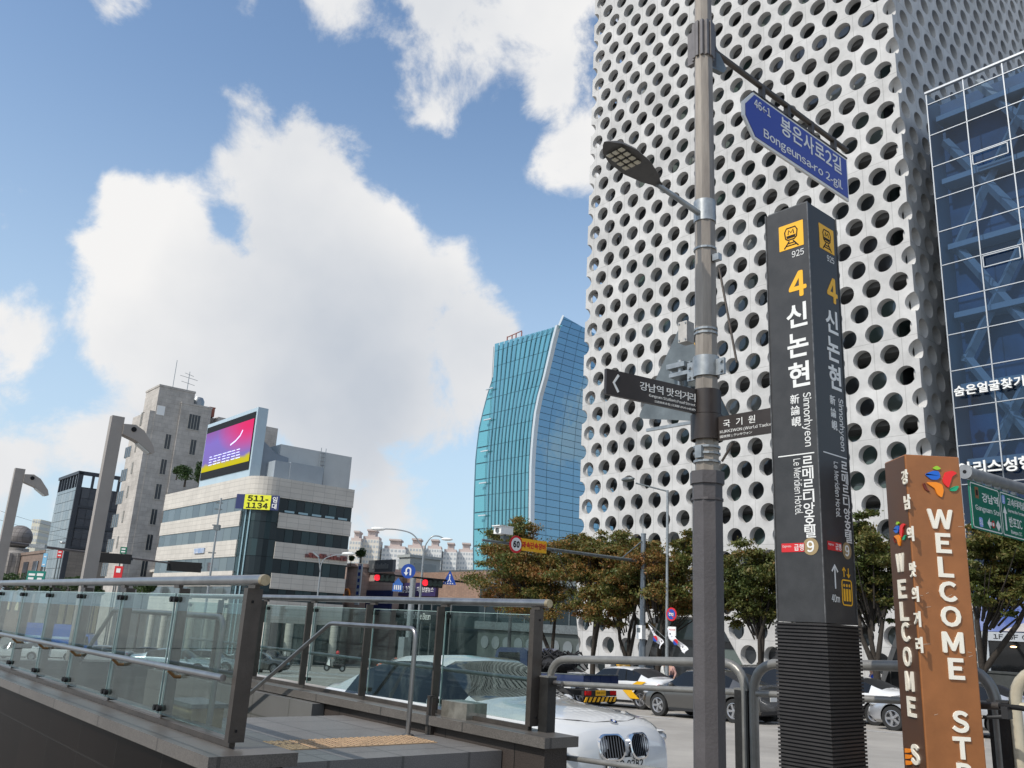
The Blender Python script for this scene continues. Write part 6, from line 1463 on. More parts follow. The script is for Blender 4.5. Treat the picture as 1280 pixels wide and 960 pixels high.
c = (.022, yl+pw_*.22, zb_+H_*.78); panel(dsg, rrect(H_*.17, H_*.24, .01, 1), c, (0, 1, 0), (0, 0, 1), 'brown', .004, 'metro_icon')
panel(dsg, rrect(H_*.09, H_*.12, .02, 2), (.027, c[1], c[2]), (0, 1, 0), (0, 0, 1), 'black', .003, 'metro_mark')
c = (.022, yl+pw_*.28, zb_+H_*.17); panel(dsg, rrect(H_*.17, H_*.2, .05, 3), c, (0, 1, 0), (0, 0, 1), pm('route_shield_blue', (.25, .35, .70), .5), .004, 'route_shield'); etx('51', pw_*.28, .17, H_*.10, None, .01, off=.027)
panel(dsg, [(-.22, 0), (-.05, .16), (-.05, .05), (.25, .05), (.25, -.05), (-.05, -.05), (-.05, -.16)], (.022, yl+pw_*.6, zb_+H_*.19), (0, 1, 0), (0, 0, 1), 'letter', .004, 'arrow')
panel(dsg, [(0, .16), (.16, 0), (0, -.16), (-.16, 0)], (.022, yl+pw_*.86, zb_+H_*.19), (0, 1, 0), (0, 0, 1), 'letter', .004, 'arrow')
mb = MB(); mb.lathe([(.075, 0), (.105, 0), (.105, .006), (.075, .006)], (.03, yl+pw_*.68, zb_+H_*.19), (1, 0, 0), 20); mb.build('no_turn_ring', 'red', dsg)
y2 = yl+pw_+.02
panel(dsg, [(-.05, -.32), (.05, -.32), (.05, .18), (.14, .18), (0, .40), (-.14, .18), (-.05, .18)], (.022, y2+.28, zb_+H_*.38), (0, 1, 0), (0, 0, 1), 'letter', .004, 'arrow')
panel(dsg, rrect(.22, .26, .06, 3), (.022, y2+.25, zb_+H_*.82), (0, 1, 0), (0, 0, 1), 'route_shield_blue' if False else MATS['route_shield_blue'], .004, 'route_shield')
text(dsg, '1', (.027, y2+.25, zb_+H_*.82), (0, 1, 0), (0, 0, 1), .15, 'letter', .004)
for body, yy, zf, h, w in (('고속터미널', 1.15, .80, .25, 1.25), ('Express Bus Terminal', 1.15, .60, .12, 1.25), ('반포IC', 1.0, .36, .30, .95), ('Banpo IC', 1.0, .13, .13, .8)):
    text(dsg, body, (.022, y2+yy, zb_+H_*zf), (0, 1, 0), (0, 0, 1), h, 'letter', .004, w, .012)

# ------------------------------------------------------------------ square lamp posts on the near pavement, left
def square_lamp(s, t, ztop, label):
    g = gz(s, t)+.13; r = thing('square_street_lamp', label, 'street lamp', W(s, t, g), YAW, 'square section lamp posts'); H = ztop-g
    mt_ = pm('taupe_lamp_post', (.32, .285, .255), .55, .1, (1.2, .15))
    mb = MB(); mb.b2(-.075, .075, -.105, .105, 0, H); o = mb.build('post', mt_, r)
    mb = MB(); z = H-.22
    poly = [(.105, z+.10), (.30, z+.12), (.46, z+.04), (.66, z-.20), (.70, z-.32), (.64, z-.34), (.36, z-.16), (.105, z-.08)]
    mb.prism(poly, (-.10, 0, 0), (0, 1, 0), (0, 0, 1), (1, 0, 0), .20); mb.build('lamp_head', mt_, r)
    mb = MB(); mb.prism([(.40, z-.175), (.62, z-.318), (.61, z-.345), (.39, z-.20)], (-.08, 0, 0), (0, 1, 0), (0, 0, 1), (1, 0, 0), .16); mb.build('lamp_lens', 'lamp_glass', r)
    mb = MB(); mb.lathe([(0, 0), (.045, 0), (.045, .012), (0, .012)], (.101, .28, z+.03), (1, 0, 0), 14); mb.build('pivot', 'black', r)
P = on_Y(147, 521, 14.9); square_lamp(P.dot(UU), P.dot(NN), P.z, 'larger square section street lamp in front of the stone office tower')
P = on_Y(25, 586, 20.3); square_lamp(P.dot(UU), P.dot(NN), P.z, 'smaller square section street lamp near the left edge, beside the globe topped building')

# ------------------------------------------------------------------ signals, signs and lamps around the crossing
def hsignal(root, o, rt_, faces='front', n=4, w=1.32, h=.36):
    """horizontal signal head centred at o, long axis rt_; lamps look along -nrm"""
    rt_ = Vector(rt_).normalized(); nn = rt_.cross(Vector((0, 0, 1)))
    mb = MB(); R3 = Matrix((rt_, nn, Vector((0, 0, 1)))).transposed()
    mb.box(o, (w, .20, h), R3); hd = mb.build('signal_head', 'black', root)
    mb = MB()
    for k in range(n):
        x = -w/2+w*(k+.5)/n; c = Vector(o)+rt_*x; sg_ = 1 if faces == 'front' else -1
        pts = []
        for a in range(-100, 101, 25):
            pts.append((math.sin(R_(a))*h*.40, math.cos(R_(a))*h*.40))
        for (p, q) in zip(pts, pts[1:]):
            A1 = c+rt_*p[0]+Vector((0, 0, p[1]))+nn*sg_*.1; B1 = c+rt_*q[0]+Vector((0, 0, q[1]))+nn*sg_*.1
            mb.quad(A1, B1, B1+nn*sg_*.25, A1+nn*sg_*.25)
    v = mb.build('visor', 'black', hd)
    mb = MB()
    c = Vector(o)+rt_*(-w/2+w*.5/n)
    if faces == 'front':
        mb.lathe([(0, .101), (h*.36, .101), (h*.36, .11), (0, .115)], c, nn, 18); mb.build('lit_lamp', pm('red_signal_light', (.9, .02, .03), .4, emit=((1, .02, .04), 1.1)), hd)
        mb = MB()
        for k in range(1, n): mb.lathe([(0, .101), (h*.36, .101), (h*.36, .11), (0, .115)], Vector(o)+rt_*(-w/2+w*(k+.5)/n), nn, 18)
        mb.build('unlit_lamp', pm('unlit_signal_lens', (.012, .03, .02), .3), hd)
A0 = on_Y(467, 717, 59.); A9 = on_Y(640, 733, 66.)
sm = thing('signal_mast', 'dark mast arm with two red traffic signals', 'traffic signal', Vector((A9.x, A9.y, gzw(A9.x, A9.y))), 0)
zg = gzw(A9.x, A9.y)
def L_(P): return Vector((P.x-A9.x, P.y-A9.y, P.z-zg))
ax = (A9-A0); axh = Vector((ax.x, ax.y, 0)).normalized()
rtc = Vector((1, .05, 0)).normalized()
mb = MB(); mb.tube([(0, 0, 0), (0, 0, L_(A9).z+.4)], .13, 10); mb.build('mast', pm('dark_mast', (.05, .05, .055), .5), sm, smooth=50); mb = MB(); mb.tube([L_(A9), L_(A0)], [.09, .05], 8); mb.build('arm', 'black', sm, smooth=50)
for x, y in ((481, 722.5), (541, 729)):
    k = (x-467)/173; Y = 59+7*k; hsignal(sm, L_(on_Y(x, y, Y-.15)), rtc, w=24/FPX*Y, h=10.5/FPX*Y)
def uarrow(sc): 
    pts = [(.30, -.55)]+[(.30, .15)]+[(.0+.30*math.cos(R_(a)), .15+.30*math.sin(R_(a))) for a in range(15, 180, 15)]+[(-.30, .15), (-.30, -.25)]
    return [(p[0]*sc, p[1]*sc) for p in pts]
Y = 60.5; c = L_(on_Y(510.5, 714, Y-.25)); rs_ = 8.7/FPX*Y; nnc = rtc.cross(Vector((0, 0, 1)))
mb = MB(); mb.lathe([(0, 0), (rs_, 0), (rs_, .04), (0, .04)], c, nnc, 30); mb.build('round_turn_sign', 'blue2', sm)
panel(sm, strip(uarrow(rs_), rs_*.2), c+nnc*.045, rtc, (0, 0, 1), 'white', .01, 'turn_arrow'); panel(sm, [(-rs_*.62, -rs_*.18), (rs_*.02, -rs_*.18), (-rs_*.30, -rs_*.62)], c+nnc*.045, rtc, (0, 0, 1), 'white', .012, 'turn_arrow')
c = L_(on_Y(497, 734, Y)); hw = 6./FPX*Y; panel(sm, rrect(hw*2, hw*1.7, .03, 1), c, rtc, (0, 0, 1), pm('pale_sign_blue', (.05, .16, .50), .4), .04, 'square_sign'); panel(sm, [(-hw*.8, hw*.85), (hw*.8, hw*.85), (0, hw*1.9)], c, rtc, (0, 0, 1), MATS['pale_sign_blue'], .04, 'square_sign')
mb = MB()
for k in range(4): o_ = c+nnc*.045+rtc*(hw*(-.6+.4*k)); mb.prism([(-hw*.12, -hw*.5), (hw*.12, -hw*.5), (hw*.12, hw*.4), (-hw*.12, hw*.4)], o_, rtc, (0, 0, 1), nnc, .005)
mb.build('sign_mark', 'white', sm)
Y = 62.5; c = L_(on_Y(562, 724, Y)); hw = 8.6/FPX*Y; panel(sm, rounded([(-hw, -hw*.75), (hw, -hw*.75), (0, hw*1.25)], .08), c, rtc, (0, 0, 1), 'blue2', .04, 'crossing_sign')
mb = MB(); o_ = c+nnc*.045
mb.prism(disc(hw*.12, 10), o_+Vector((0, 0, hw*.55)), rtc, (0, 0, 1), nnc, .006)
mb.prism([(-hw*.08, hw*.4), (hw*.08, hw*.4), (hw*.06, 0), (hw*.28, -hw*.38), (hw*.16, -hw*.40), (0, -hw*.1), (-hw*.18, -hw*.40), (-hw*.30, -hw*.36), (-hw*.08, 0)], o_, rtc, (0, 0, 1), nnc, .006)
for k in range(4): mb.prism([(hw*(-.62+.34*k), -hw*.66), (hw*(-.45+.34*k), -hw*.66), (hw*(-.48+.32*k), -hw*.5), (hw*(-.60+.32*k), -hw*.5)], o_, rtc, (0, 0, 1), nnc, .006)
mb.build('crossing_figure', 'white', sm)

s6, t6 = at(507, 60); pl, g6 = pipe_thing('plain_pole', 'stout plain grey pole standing under the round blue turn sign', 'pole', s6, t6)
mb = MB(); mb.tube([(0, 0, 0), (0, 0, on_Y(507, 722, 60).z-g6)], .20, 12); mb.build('shaft', 'galv', pl, smooth=50); mb = MB(); mb.b2(-.4, .3, -.5, -.22, 1.2, 2.6); mb.build('cabinet', 'galv', pl)
s5, t5 = at(517, 62); P5 = on_Y(521, 800, 62)
yl_ = thing('double_street_lamp', 'double armed street lamp in front of the cream high rise flats', 'street lamp', Vector((P5.x, P5.y, gzw(P5.x, P5.y))), 0, 'curved double street lamps'); zy = yl_.location.z
def yq(x, y, Y=62.): P = on_Y(x, y, Y); return Vector((P.x-P5.x, P.y-P5.y, P.z-zy))
fk = yq(528, 690); fk.x = 0
def smooth_path(pts, n=6):
    out_ = []
    P_ = [pts[0]]+pts+[pts[-1]]
    for i in range(1, len(P_)-2):
        for k in range(n):
            t = k/n; a, b, c, d = P_[i-1], P_[i], P_[i+1], P_[i+2]
            out_.append(.5*((2*b)+(c-a)*t+(2*a-5*b+4*c-d)*t*t+(3*b-a-3*c+d)*t**3))
    out_.append(pts[-1]); return out_
def dx0(v, x): return Vector((x, 0, v.z))
kx = yq(528, 690).x
mb = MB(); mb.tube([(0, 0, 0), (0, 0, fk.z)], [.10, .07], 10)
for pts in ([(528, 690), (524, 680), (513, 667), (495, 662), (478, 661)], [(528, 690), (531, 680), (538, 671), (546, 670), (553, 673)]):
    pp = [yq(*p) for p in pts]; pp = [Vector((p.x-kx, 0, p.z)) for p in pp]; mb.tube(smooth_path(pp), .045, 8)
mb.build('pole', 'galv', yl_, smooth=60)
for (x, y, r) in ((471, 661, .42), (557, 674, .34)):
    p = yq(x, y); mb = MB(); mb.sphere((p.x-kx, 0, p.z), r, 14, 8, (1.25, .5, .32)); mb.build('lamp_head', 'white', yl_, smooth=60)
P4 = on_Y(391, 800, 80); y2_ = thing('double_street_lamp', 'slim double armed street lamp in front of the banded building', 'street lamp', Vector((P4.x, P4.y, gzw(P4.x, P4.y))), 0, 'curved double street lamps'); z4 = y2_.location.z
k4 = on_Y(396, 715, 80); 
def y4(x, y): P = on_Y(x, y, 80.); return Vector((P.x-k4.x, 0, P.z-z4))
mb = MB(); mb.tube([(0, 0, 0), (0, 0, y4(396, 715).z)], [.10, .07], 8)
for pts in ([(396, 715), (397, 706), (402, 698), (413, 694), (424, 693)], [(396, 715), (395, 704), (394, 695)]): mb.tube(smooth_path([y4(*p) for p in pts]), .05, 6)
mb.tube([y4(394, 696), y4(387, 690)], .09, 6); mb.build('pole', 'galv', y2_, smooth=60)
p = y4(431, 692); mb = MB(); mb.sphere(p, .5, 12, 8, (1.2, .5, .3)); mb.build('lamp_head', 'white', y2_, smooth=60)

# signal arm on the left, seen from behind
A0 = on_Y(2, 677, 35.); A9 = on_Y(251, 709, 43.); Am = on_Y(-24, 677, 34.)
sl_ = thing('signal_mast', 'mast arm with two black signal heads seen from behind', 'traffic signal', Vector((Am.x, Am.y, gzw(Am.x, Am.y))), 0)
zg = gzw(Am.x, Am.y)
def M_(P): return Vector((P.x-Am.x, P.y-Am.y, P.z-zg))
mb = MB(); mb.tube([(0, 0, 0), (0, 0, M_(Am).z+.3)], .13, 10); mb.build('mast', 'pole_sleeve', sl_, smooth=50); mb = MB(); mb.tube([M_(Am), M_(A0), M_(on_Y(105, 690, 38)), M_(A9)], [.07, .06, .05, .03], 8); mb.build('arm', 'pole_sleeve', sl_, smooth=50)
rtb = Vector((1, .12, 0)).normalized()
for x, y, Y in ((142.5, 698, 38.8), (230.5, 708.5, 41.8)): hsignal(sl_, M_(on_Y(x, y, Y-.1)), rtb, 'back', w=41/FPX*Y*.96, h=11.5/FPX*Y)
mb = MB(); c = M_(on_Y(47, 681, 36)); mb.b2(c.x-.35, c.x+.35, c.y-.1, c.y+.1, c.z-.12, c.z+.02); mb.sphere((M_(on_Y(78, 680, 37)).x, M_(on_Y(78, 680, 37)).y, M_(on_Y(78, 680, 37)).z+.06), .14, 10, 6, (1, 1, .4)); mb.build('sensor', 'galv', sl_)
# utility pole in front of the banded building
P6 = on_Y(251, 800, 88); up = thing('utility_pole', 'slim utility pole with small fittings in front of the banded building corner glazing', 'pole', Vector((P6.x, P6.y, gzw(P6.x, P6.y))), 0)
top6 = on_Y(263, 622, 88); mb = MB(); hz6 = top6.z-up.location.z; mb.tube([(0, 0, 0), (.0, 0, hz6)], [.14, .09], 8); mb.build('shaft', 'galv', up, smooth=50)
mb = MB()
for z in (.97, .93, .83, .66): mb.b2(-.5, .25, -.05, .05, hz6*z-.06, hz6*z+.06)
mb.b2(-.3, .3, -.2, .2, hz6*.80, hz6*.82+.2); mb.build('fitting', 'galv_plate', up)
# far road sign, shop signs, banners
def board(name, label, cat, x, y, Y, w_px, h_px, mat, group=None, marks=None, pole=True):
    P = on_Y(x, y, Y); g = gzw(P.x, P.y); r = thing(name, label, cat, Vector((P.x, P.y, g)), 0, group); w, h = w_px/FPX*Y, h_px/FPX*Y; z = P.z-g
    mb = MB(); mb.b2(-w/2, w/2, -.06, .06, z-h/2, z+h/2); mb.build('board', mat, r)
    if pole: mb = MB(); mb.tube([(-w*.3, .1, 0), (-w*.3, .1, z+h/2)], .09, 8); mb.tube([(w*.3, .1, 0), (w*.3, .1, z+h/2)], .09, 8); mb.build('support', 'galv_plate', r)
    if marks:
        mb = MB()
        for (a, b, c, d) in marks: mb.b2(w*(a-.5), w*(b-.5), -.09, -.061, z+h*(c-.5), z+h*(d-.5))
        mb.build('marking', 'letter', r)
    return r
mk = [(.1, .45, .55, .75), (.1, .4, .2, .4), (.55, .9, .55, .8), (.6, .85, .2, .4)]
board('direction_sign', 'far green road sign above the nearer railing at the left', 'road sign', 45, 720.5, 110, 22, 13, pm('teal_sign_green', (.0, .17, .13), .5), None, mk)
board('shop_sign', 'small green hanging shop sign above the black signal head', 'shop sign', 154.5, 688, 110, 8, 8, 'green', 'small shop signs at the crossing', [(.2, .8, .2, .4), (.2, .8, .6, .8)])
board('shop_sign', 'red shop sign with a white square just above the nearer railing', 'shop sign', 148, 715, 110, 10, 14, 'red', 'small shop signs at the crossing', [(.25, .75, .45, .8)])
board('street_banner', 'red and white upright banner in front of the dark glass block', 'banner', 75, 692, 130, 6, 10, 'red', 'upright street banners', [(.2, .8, .2, .35), (.2, .8, .6, .75)])
board('street_banner', 'pale blue upright banner left of the red and white one', 'banner', 56, 700, 130, 5, 16, pm('sky_banner', (.20, .45, .65), .5), 'upright street banners', [(.2, .8, .1, .2), (.2, .8, .7, .8)])
SPLIT_NAMES = {'stone_base', 'stay_rod', 'banner_letters', 'window', 'lit_window', 'column', 'bracket', 'steel_strap', 'vertical_fin', 'bar_bracket', 'mullion', 'window_sash', 'screw', 'hanger', 'crossing_mark', 'duct_box', 'pier_edge', 'balcony_slab', 'brake_lever', 'lamp_ring', 'wiper', 'bonnet_gap', 'upright'}
# ------------------------------------------------------------------ cars
def interp(pts, x):
    if x <= pts[0][0]: return pts[0][1]
    for (a, va), (b, vb) in zip(pts, pts[1:]):
        if x <= b:
            k = (x-a)/(b-a) if b > a else 0
            return va+(vb-va)*k
    return pts[-1][1]
def sm_interp(pts, x):
    return sum(interp(pts, x+d)*w for d, w in ((-.10, .2), (-.05, .2), (0, .2), (.05, .2), (.10, .2)))
def tilt_to_road(o):
    a = o.rotation_euler.z; h = Vector((math.cos(a), math.sin(a), 0)); P = o.location
    sl = gzw(P.x+h.x, P.y+h.y)-gzw(P.x-h.x, P.y-h.y); o.rotation_euler = (0, -math.atan(sl/2), a)
def car(name, label, cat, s, t, head, paint, L=4.7, Wd=1.82, H=1.45, kind='sedan', group=None, Y=None, detail=False, stripe=None, platebg='plate', yaw_extra=0., pos=None):
    """x runs from the rear (0) to the nose (L)"""
    if pos: P = pos; g = gzw(P[0], P[1]); loc = Vector((P[0], P[1], g))
    else: loc = W(s, t, gz(s, t))
    slope = math.atan2(.047*(-1 if head < 0 else 1)*0+0, 1)
    if kind == 'sedan':
        top = [(0, H*.66), (.05, H*.73), (.55, H*.76), (1.15, H*.92), (1.75, H*.99), (2.35, H), (2.85, H*.97), (3.55, H*.70), (3.75, H*.665), (4.3, H*.62), (L-.12, H*.53), (L, H*.44)]
        ws, rw = (2.88, 3.60), (.60, 1.42); win = (.95, 3.42); pil = (2.02, 2.12)
    elif kind == 'hatch':
        top = [(0, H*.62), (.10, H*.72), (.25, H*.80), (.75, H*.96), (1.3, H), (2.2, H*.995), (2.55, H*.97), (3.3, H*.69), (3.9, H*.62), (L-.1, H*.52), (L, H*.42)]
        ws, rw = (2.56, 3.32), (.22, .76); win = (.55, 3.15); pil = (1.75, 1.85)
    elif kind == 'exec':
        top = [(0, H*.66), (.05, H*.735), (.55, H*.765), (1.15, H*.91), (1.75, H*.985), (2.35, H), (2.75, H*.975), (3.45, H*.715), (3.65, H*.69), (4.2, H*.662), (4.6, H*.628), (L-.12, H*.592), (L-.03, H*.53), (L, H*.45)]
        ws, rw = (2.78, 3.50), (.60, 1.42); win = (.95, 3.34); pil = (1.98, 2.06)
    else:
        top = [(0, H*.60), (.06, H*.70), (.18, H*.88), (.42, H*.98), (1.5, H), (2.6, H*.98), (2.9, H*.95), (3.45, H*.68), (4.2, H*.63), (L-.08, H*.55), (L, H*.44)]
        ws, rw = (2.92, 3.46), (.12, .40); win = (.42, 3.3); pil = (1.9, 2.0)
    k = L/4.7 if kind == 'sedan' else 1.
    if kind == 'sedan': top = [(x*k if x > .06 and x < 4.31 else x, z) for x, z in top]; ws = (ws[0]*k, ws[1]*k); rw = (rw[0]*k, rw[1]*k); win = (win[0]*k, win[1]*k); pil = (pil[0]*k, pil[1]*k)
    belt = [(0, H*.60), (.3, H*.655), (1.5, H*.655), (3.4, H*.625), (L-.5, H*.52), (L, H*.40)]
    if kind == 'exec': belt = [(0, H*.60), (.3, H*.655), (1.5, H*.655), (3.4, H*.63), (4.2, H*.60), (L-.3, H*.55), (L, H*.42)]
    big = kind == 'exec'
    wdt = [(0, .80), (.12, .90), (.4, .965), (.9, 1.), (3.6, 1.), (L-.7, .965), (L-.3, .88), (L-.1, .76), (L, .64)]
    if kind == 'exec': wdt = wdt[:-3]+[(L-.3, .92), (L-.1, .83), (L, .70)]
    zb_ = .20
    n = 60; xs = sorted(set([L*i/n for i in range(n+1)]+[.03, L-.03, L-.08]+list(ws)+list(rw)+list(win)+list(pil)))
    V = []; rings = []
    for x in xs:
        zt = sm_interp(top, x) if .1 < x < L-.1 else interp(top, x); zbt = min(interp(belt, x), zt-.02); w = Wd/2*interp(wdt, x); h = zt-zbt
        cab = max(0, min(1, (h-.06)/(H*.25)))
        nose = .16*max(0, (x-(L-.25))/.25)+.10*max(0, (.2-x)/.2)
        pts = [(0, zb_+nose), (w*.78, zb_+nose), (w*.96, zb_+.09+nose*.6), (w*1., zb_+(zbt-zb_)*.55), (w*.995, zbt-.07), (w*.955, zbt), (lerp(w*.82, w*.70, cab), zbt+h*lerp(.55, .84, cab)), (lerp(w*.45, w*.55, cab), zbt+h*lerp(.88, .97, cab)), (0, zt)]
        rings.append(pts)
    m_ = len(rings[0]); verts = []; idx = []
    for x, pts in zip(xs, rings):
        row = []
        for (y, z) in pts: row.append(len(verts)); verts.append((x, y, z))
        mir = [row[0]]
        for (y, z) in pts[1:-1]: mir.append(len(verts)); verts.append((x, -y, z))
        mir.append(row[-1]); idx.append((row, mir))
    faces = []; mats_ = []
    for i in range(len(xs)-1):
        xm = (xs[i]+xs[i+1])/2
        for side in (0, 1):
            a, b = idx[i][side], idx[i+1][side]
            for j in range(m_-1):
                f = (a[j], b[j], b[j+1], a[j+1]); f = f if side == 0 else f[::-1]
                mi = 0
                if j in (6, 7) and (ws[0] < xm < ws[1]): mi = 2
                if j in (6, 7) and (rw[0] < xm < rw[1]): mi = 3
                if j == 5 and win[0] < xm < win[1] and not (pil[0] < xm < pil[1]):
                    r_ = rings[i]; 
                    if r_[8][1]-r_[5][1] > .16: mi = 1
                if j == 5 and pil[0] < xm < pil[1]: mi = 4
                if j in (0,): mi = 4
                faces.append(f); mats_.append(mi)
    for e, rev in ((0, False), (-1, True)):
        r_, mr_ = idx[e]
        loop = r_+mr_[1:-1][::-1]; faces.append(tuple(loop) if rev else tuple(loop[::-1])); mats_.append(0)
    me = bpy.data.meshes.new('body'); me.from_pydata(verts, [], faces)
    glassm = 'car_glass'
    for mm_ in (paint, glassm, 'shield', glassm, 'trim'): me.materials.append(M[mm_] if isinstance(mm_, str) else mm_)
    me.polygons.foreach_set('material_index', mats_)
    bm = bmesh.new(); bm.from_mesh(me); bmesh.ops.recalc_face_normals(bm, faces=bm.faces); bm.to_mesh(me); bm.free()
    R0 = .335 if L > 4.4 else .315; wx = (.82*k if kind in ('sedan', 'exec') else .75, L-.86)
    # wheel arches
    mbc = MB()
    for x in wx:
        for sy in (1, -1): mbc.lathe([(0, 0), (R0+.055, 0), (R0+.055, .34), (0, .34)], (x, sy*(Wd/2+.05), R0), (0, -sy, 0), 26)
    tmp = bpy.data.objects.new('t', me); COL.objects.link(tmp); cut_ = mbc.build('c', 'trim'); bmx = bmesh.new(); bmx.from_mesh(cut_.data); bmesh.ops.remove_doubles(bmx, verts=bmx.verts, dist=1e-5); bmesh.ops.recalc_face_normals(bmx, faces=bmx.faces); bmx.to_mesh(cut_.data); bmx.free()
    md = tmp.modifiers.new('b', 'BOOLEAN'); md.object = cut_; md.operation = 'DIFFERENCE'; md.solver = 'EXACT'; md.use_self = False
    try: md.material_mode = 'TRANSFER'
    except Exception: pass
    dg = bpy.context.evaluated_depsgraph_get(); me2 = bpy.data.meshes.new_from_object(tmp.evaluated_get(dg))
    bpy.data.objects.remove(tmp); bpy.data.objects.remove(cut_)
    root = thing(name, label, cat, loc, (YAW if head > 0 else YAW+math.pi)+yaw_extra if not pos else pos[2], group)
    tilt_to_road(root)
    names = ['body', 'side_window', 'windshield', 'rear_window', 'underbody', 'door_pillar']
    slots = [m__.name if m__ else '' for m__ in me2.materials]
    want = [(M[mm_] if isinstance(mm_, str) else mm_).name for mm_ in (paint, glassm, 'shield', glassm, 'trim')]
    # split by material; rear and side glass share a material so split them by position
    def bucket(p):
        nm_ = slots[p.material_index] if p.material_index < len(slots) else ''
        if nm_ == want[0]: return 0
        if nm_ == want[2]: return 2
        if nm_ == want[1]: return 3 if (p.center.x < rw[1] and abs(p.normal.y) < .45) else 1
        return 5 if (p.center.z > H*.6 and nm_ == want[4]) else 4
    bks = [bucket(p) for p in me2.polygons]
    for bi, nm_ in enumerate(names):
        fs = [tuple(p.vertices) for p, b in zip(me2.polygons, bks) if b == bi]
        if not fs: continue
        used = sorted(set(i for f in fs for i in f)); mp_ = {v: i for i, v in enumerate(used)}
        mb = MB(); mb.v = [tuple(me2.vertices[i].co-Vector((L/2, 0, 0))) for i in used]; mb.f = [tuple(mp_[i] for i in f) for f in fs]; mb.m = [0]*len(fs)
        mb.build(nm_, [paint, glassm, 'shield', glassm, 'trim', 'trim'][bi], root, smooth=32 if bi in (0,) else 40, fix=False)
    bpy.data.meshes.remove(me2); bpy.data.meshes.remove(me)
    for x in wx:
        for sy in (1, -1):
            c = (x-L/2, sy*(Wd/2-.005), R0)
            mb = MB(); mb.lathe([(R0*.62, -.20), (R0*.92, -.20), (R0, -.16), (R0, -.04), (R0*.93, 0), (R0*.68, .0), (R0*.62, -.02)], c, (0, sy, 0), 30); wo_ = mb.build('wheel', 'rubber', root, smooth=40)
            mb = MB(); mb.lathe([(0, -.12), (R0*.62, -.12)], c, (0, sy, 0), 20); mb.lathe([(R0*.60, -.12), (R0*.66, .003), (R0*.62, .006), (R0*.56, -.02)], c, (0, sy, 0), 30)
            nsp = 7 if detail else 5
            for q in range(nsp):
                a = 2*math.pi*q/nsp; d = Vector((math.cos(a), 0, math.sin(a))); p_ = Vector((-math.sin(a), 0, math.cos(a))); o_ = Vector(c)
                pr_ = [o_+d*.03+p_*.028, o_+d*.03-p_*.028, o_+d*R0*.61-p_*.036, o_+d*R0*.61+p_*.036]; yy = Vector((0, sy*-.012, 0)); y2__ = Vector((0, sy*-.05, 0))
                mb.add([v+yy for v in pr_]+[v+y2__ for v in pr_], [(0, 1, 2, 3), (0, 4, 5, 1), (2, 6, 7, 3), (1, 5, 6, 2), (3, 7, 4, 0)])
            mb.lathe([(0, .0), (.05, -.004), (.055, -.05)], c, (0, sy, 0), 14)
            mb.build('rim', 'rim', wo_, smooth=35)
            mb = MB(); mb.lathe([(0, -.125), (R0*.66, -.125), (R0*.66, -.13), (0, -.13)], c, (0, sy, 0), 20); mb.build('brake', 'black', wo_)
    wr = Wd/2*.86
    for sy in (1, -1):
        mb = MB(); mb.sphere((-L/2+.10, sy*wr*.80, H*.58), .14, 14, 8, (.75, 1.25, .5)); mb.build('tail_light', 'tail', root, smooth=60)
        if not detail: mb = MB(); mb.sphere((L/2-.30, sy*wr*.84, H*.475), .16, 14, 8, (1.3, .8, .45)); mb.build('headlight', 'lens', root, smooth=60)
        mx_ = ws[1]-L/2-.42; zz_ = interp(belt, ws[1]-.2)+.07
        mb = MB(); mb.sphere((mx_, sy*(Wd/2+.07), zz_-.02), .10, 14, 10, (.8, .95, .62)); mb.tube([(mx_, sy*(Wd/2-.08), zz_-.05), (mx_, sy*(Wd/2+.05), zz_-.03)], .02, 6); mb.build('mirror', paint if kind != 'suv' else 'trim', root, smooth=60)
        mb = MB()
        for xx in (ws[0]-.85, ): mb.b2(xx-L/2, xx-L/2+.18, sy*(Wd/2-.01)-.012, sy*(Wd/2-.01)+.012, H*.56, H*.575); mb.b2(xx-.95-L/2, xx-L/2-.77, sy*(Wd/2-.01)-.012, sy*(Wd/2-.01)+.012, H*.57, H*.585)
        mb.build('door_handle', 'chrome' if detail else paint, root)
        mb = MB()
        for xx in (ws[1]-.12, (pil[0]+pil[1])/2, win[0]+.12): mb.b2(xx-L/2-.004, xx-L/2+.004, sy*Wd/2-.004*sy, sy*(Wd/2+.0015), .34, H*.60)
        mb.b2(wx[0]+R0+.1-L/2, wx[1]-R0-.1-L/2, sy*Wd/2*.97-.01, sy*Wd/2*.985+.01, .225, .30)
        mb.build('door_seam', 'trim', root)
    mb = MB(); mb.b2(-L/2-.012, -L/2+.0, -.17, .17, H*.42, H*.50); mb.build('number_plate', platebg, root)
    mb = MB(); mb.b2(-L/2-.006, -L/2+.03, -Wd*.34, Wd*.34, .26, .36); mb.build('bumper_insert', 'trim', root)
    if not detail: mb = MB(); mb.b2(L/2-.06, L/2+.008, -.42, .42, .42, .54); mb.build('grille', 'trim', root)
    def surf(x, y):
        i = min(range(len(xs)), key=lambda q: abs(xs[q]-x)); r_ = rings[i]
        up_ = sorted((p for p in r_[5:]), key=lambda p: p[0])
        return interp([(p[0], p[1]) for p in up_], abs(y))
    return root, dict(L=L, Wd=Wd, H=H, ws=ws, surf=surf)
def paint(n, c, metal=.0, rough=.28): return pm('paint_'+n, c, rough, metal, coat=1., spec=.5)
pw = paint('pearl_white', (.62, .625, .625)); psil = paint('silver', (.45, .46, .48), .5); pgr = paint('graphite', (.085, .082, .078), .4); pbk = paint('black', (.012, .012, .013)); por = paint('taxi_orange', (.62, .10, .015)); pblue = paint('truck_blue', (.008, .02, .075))
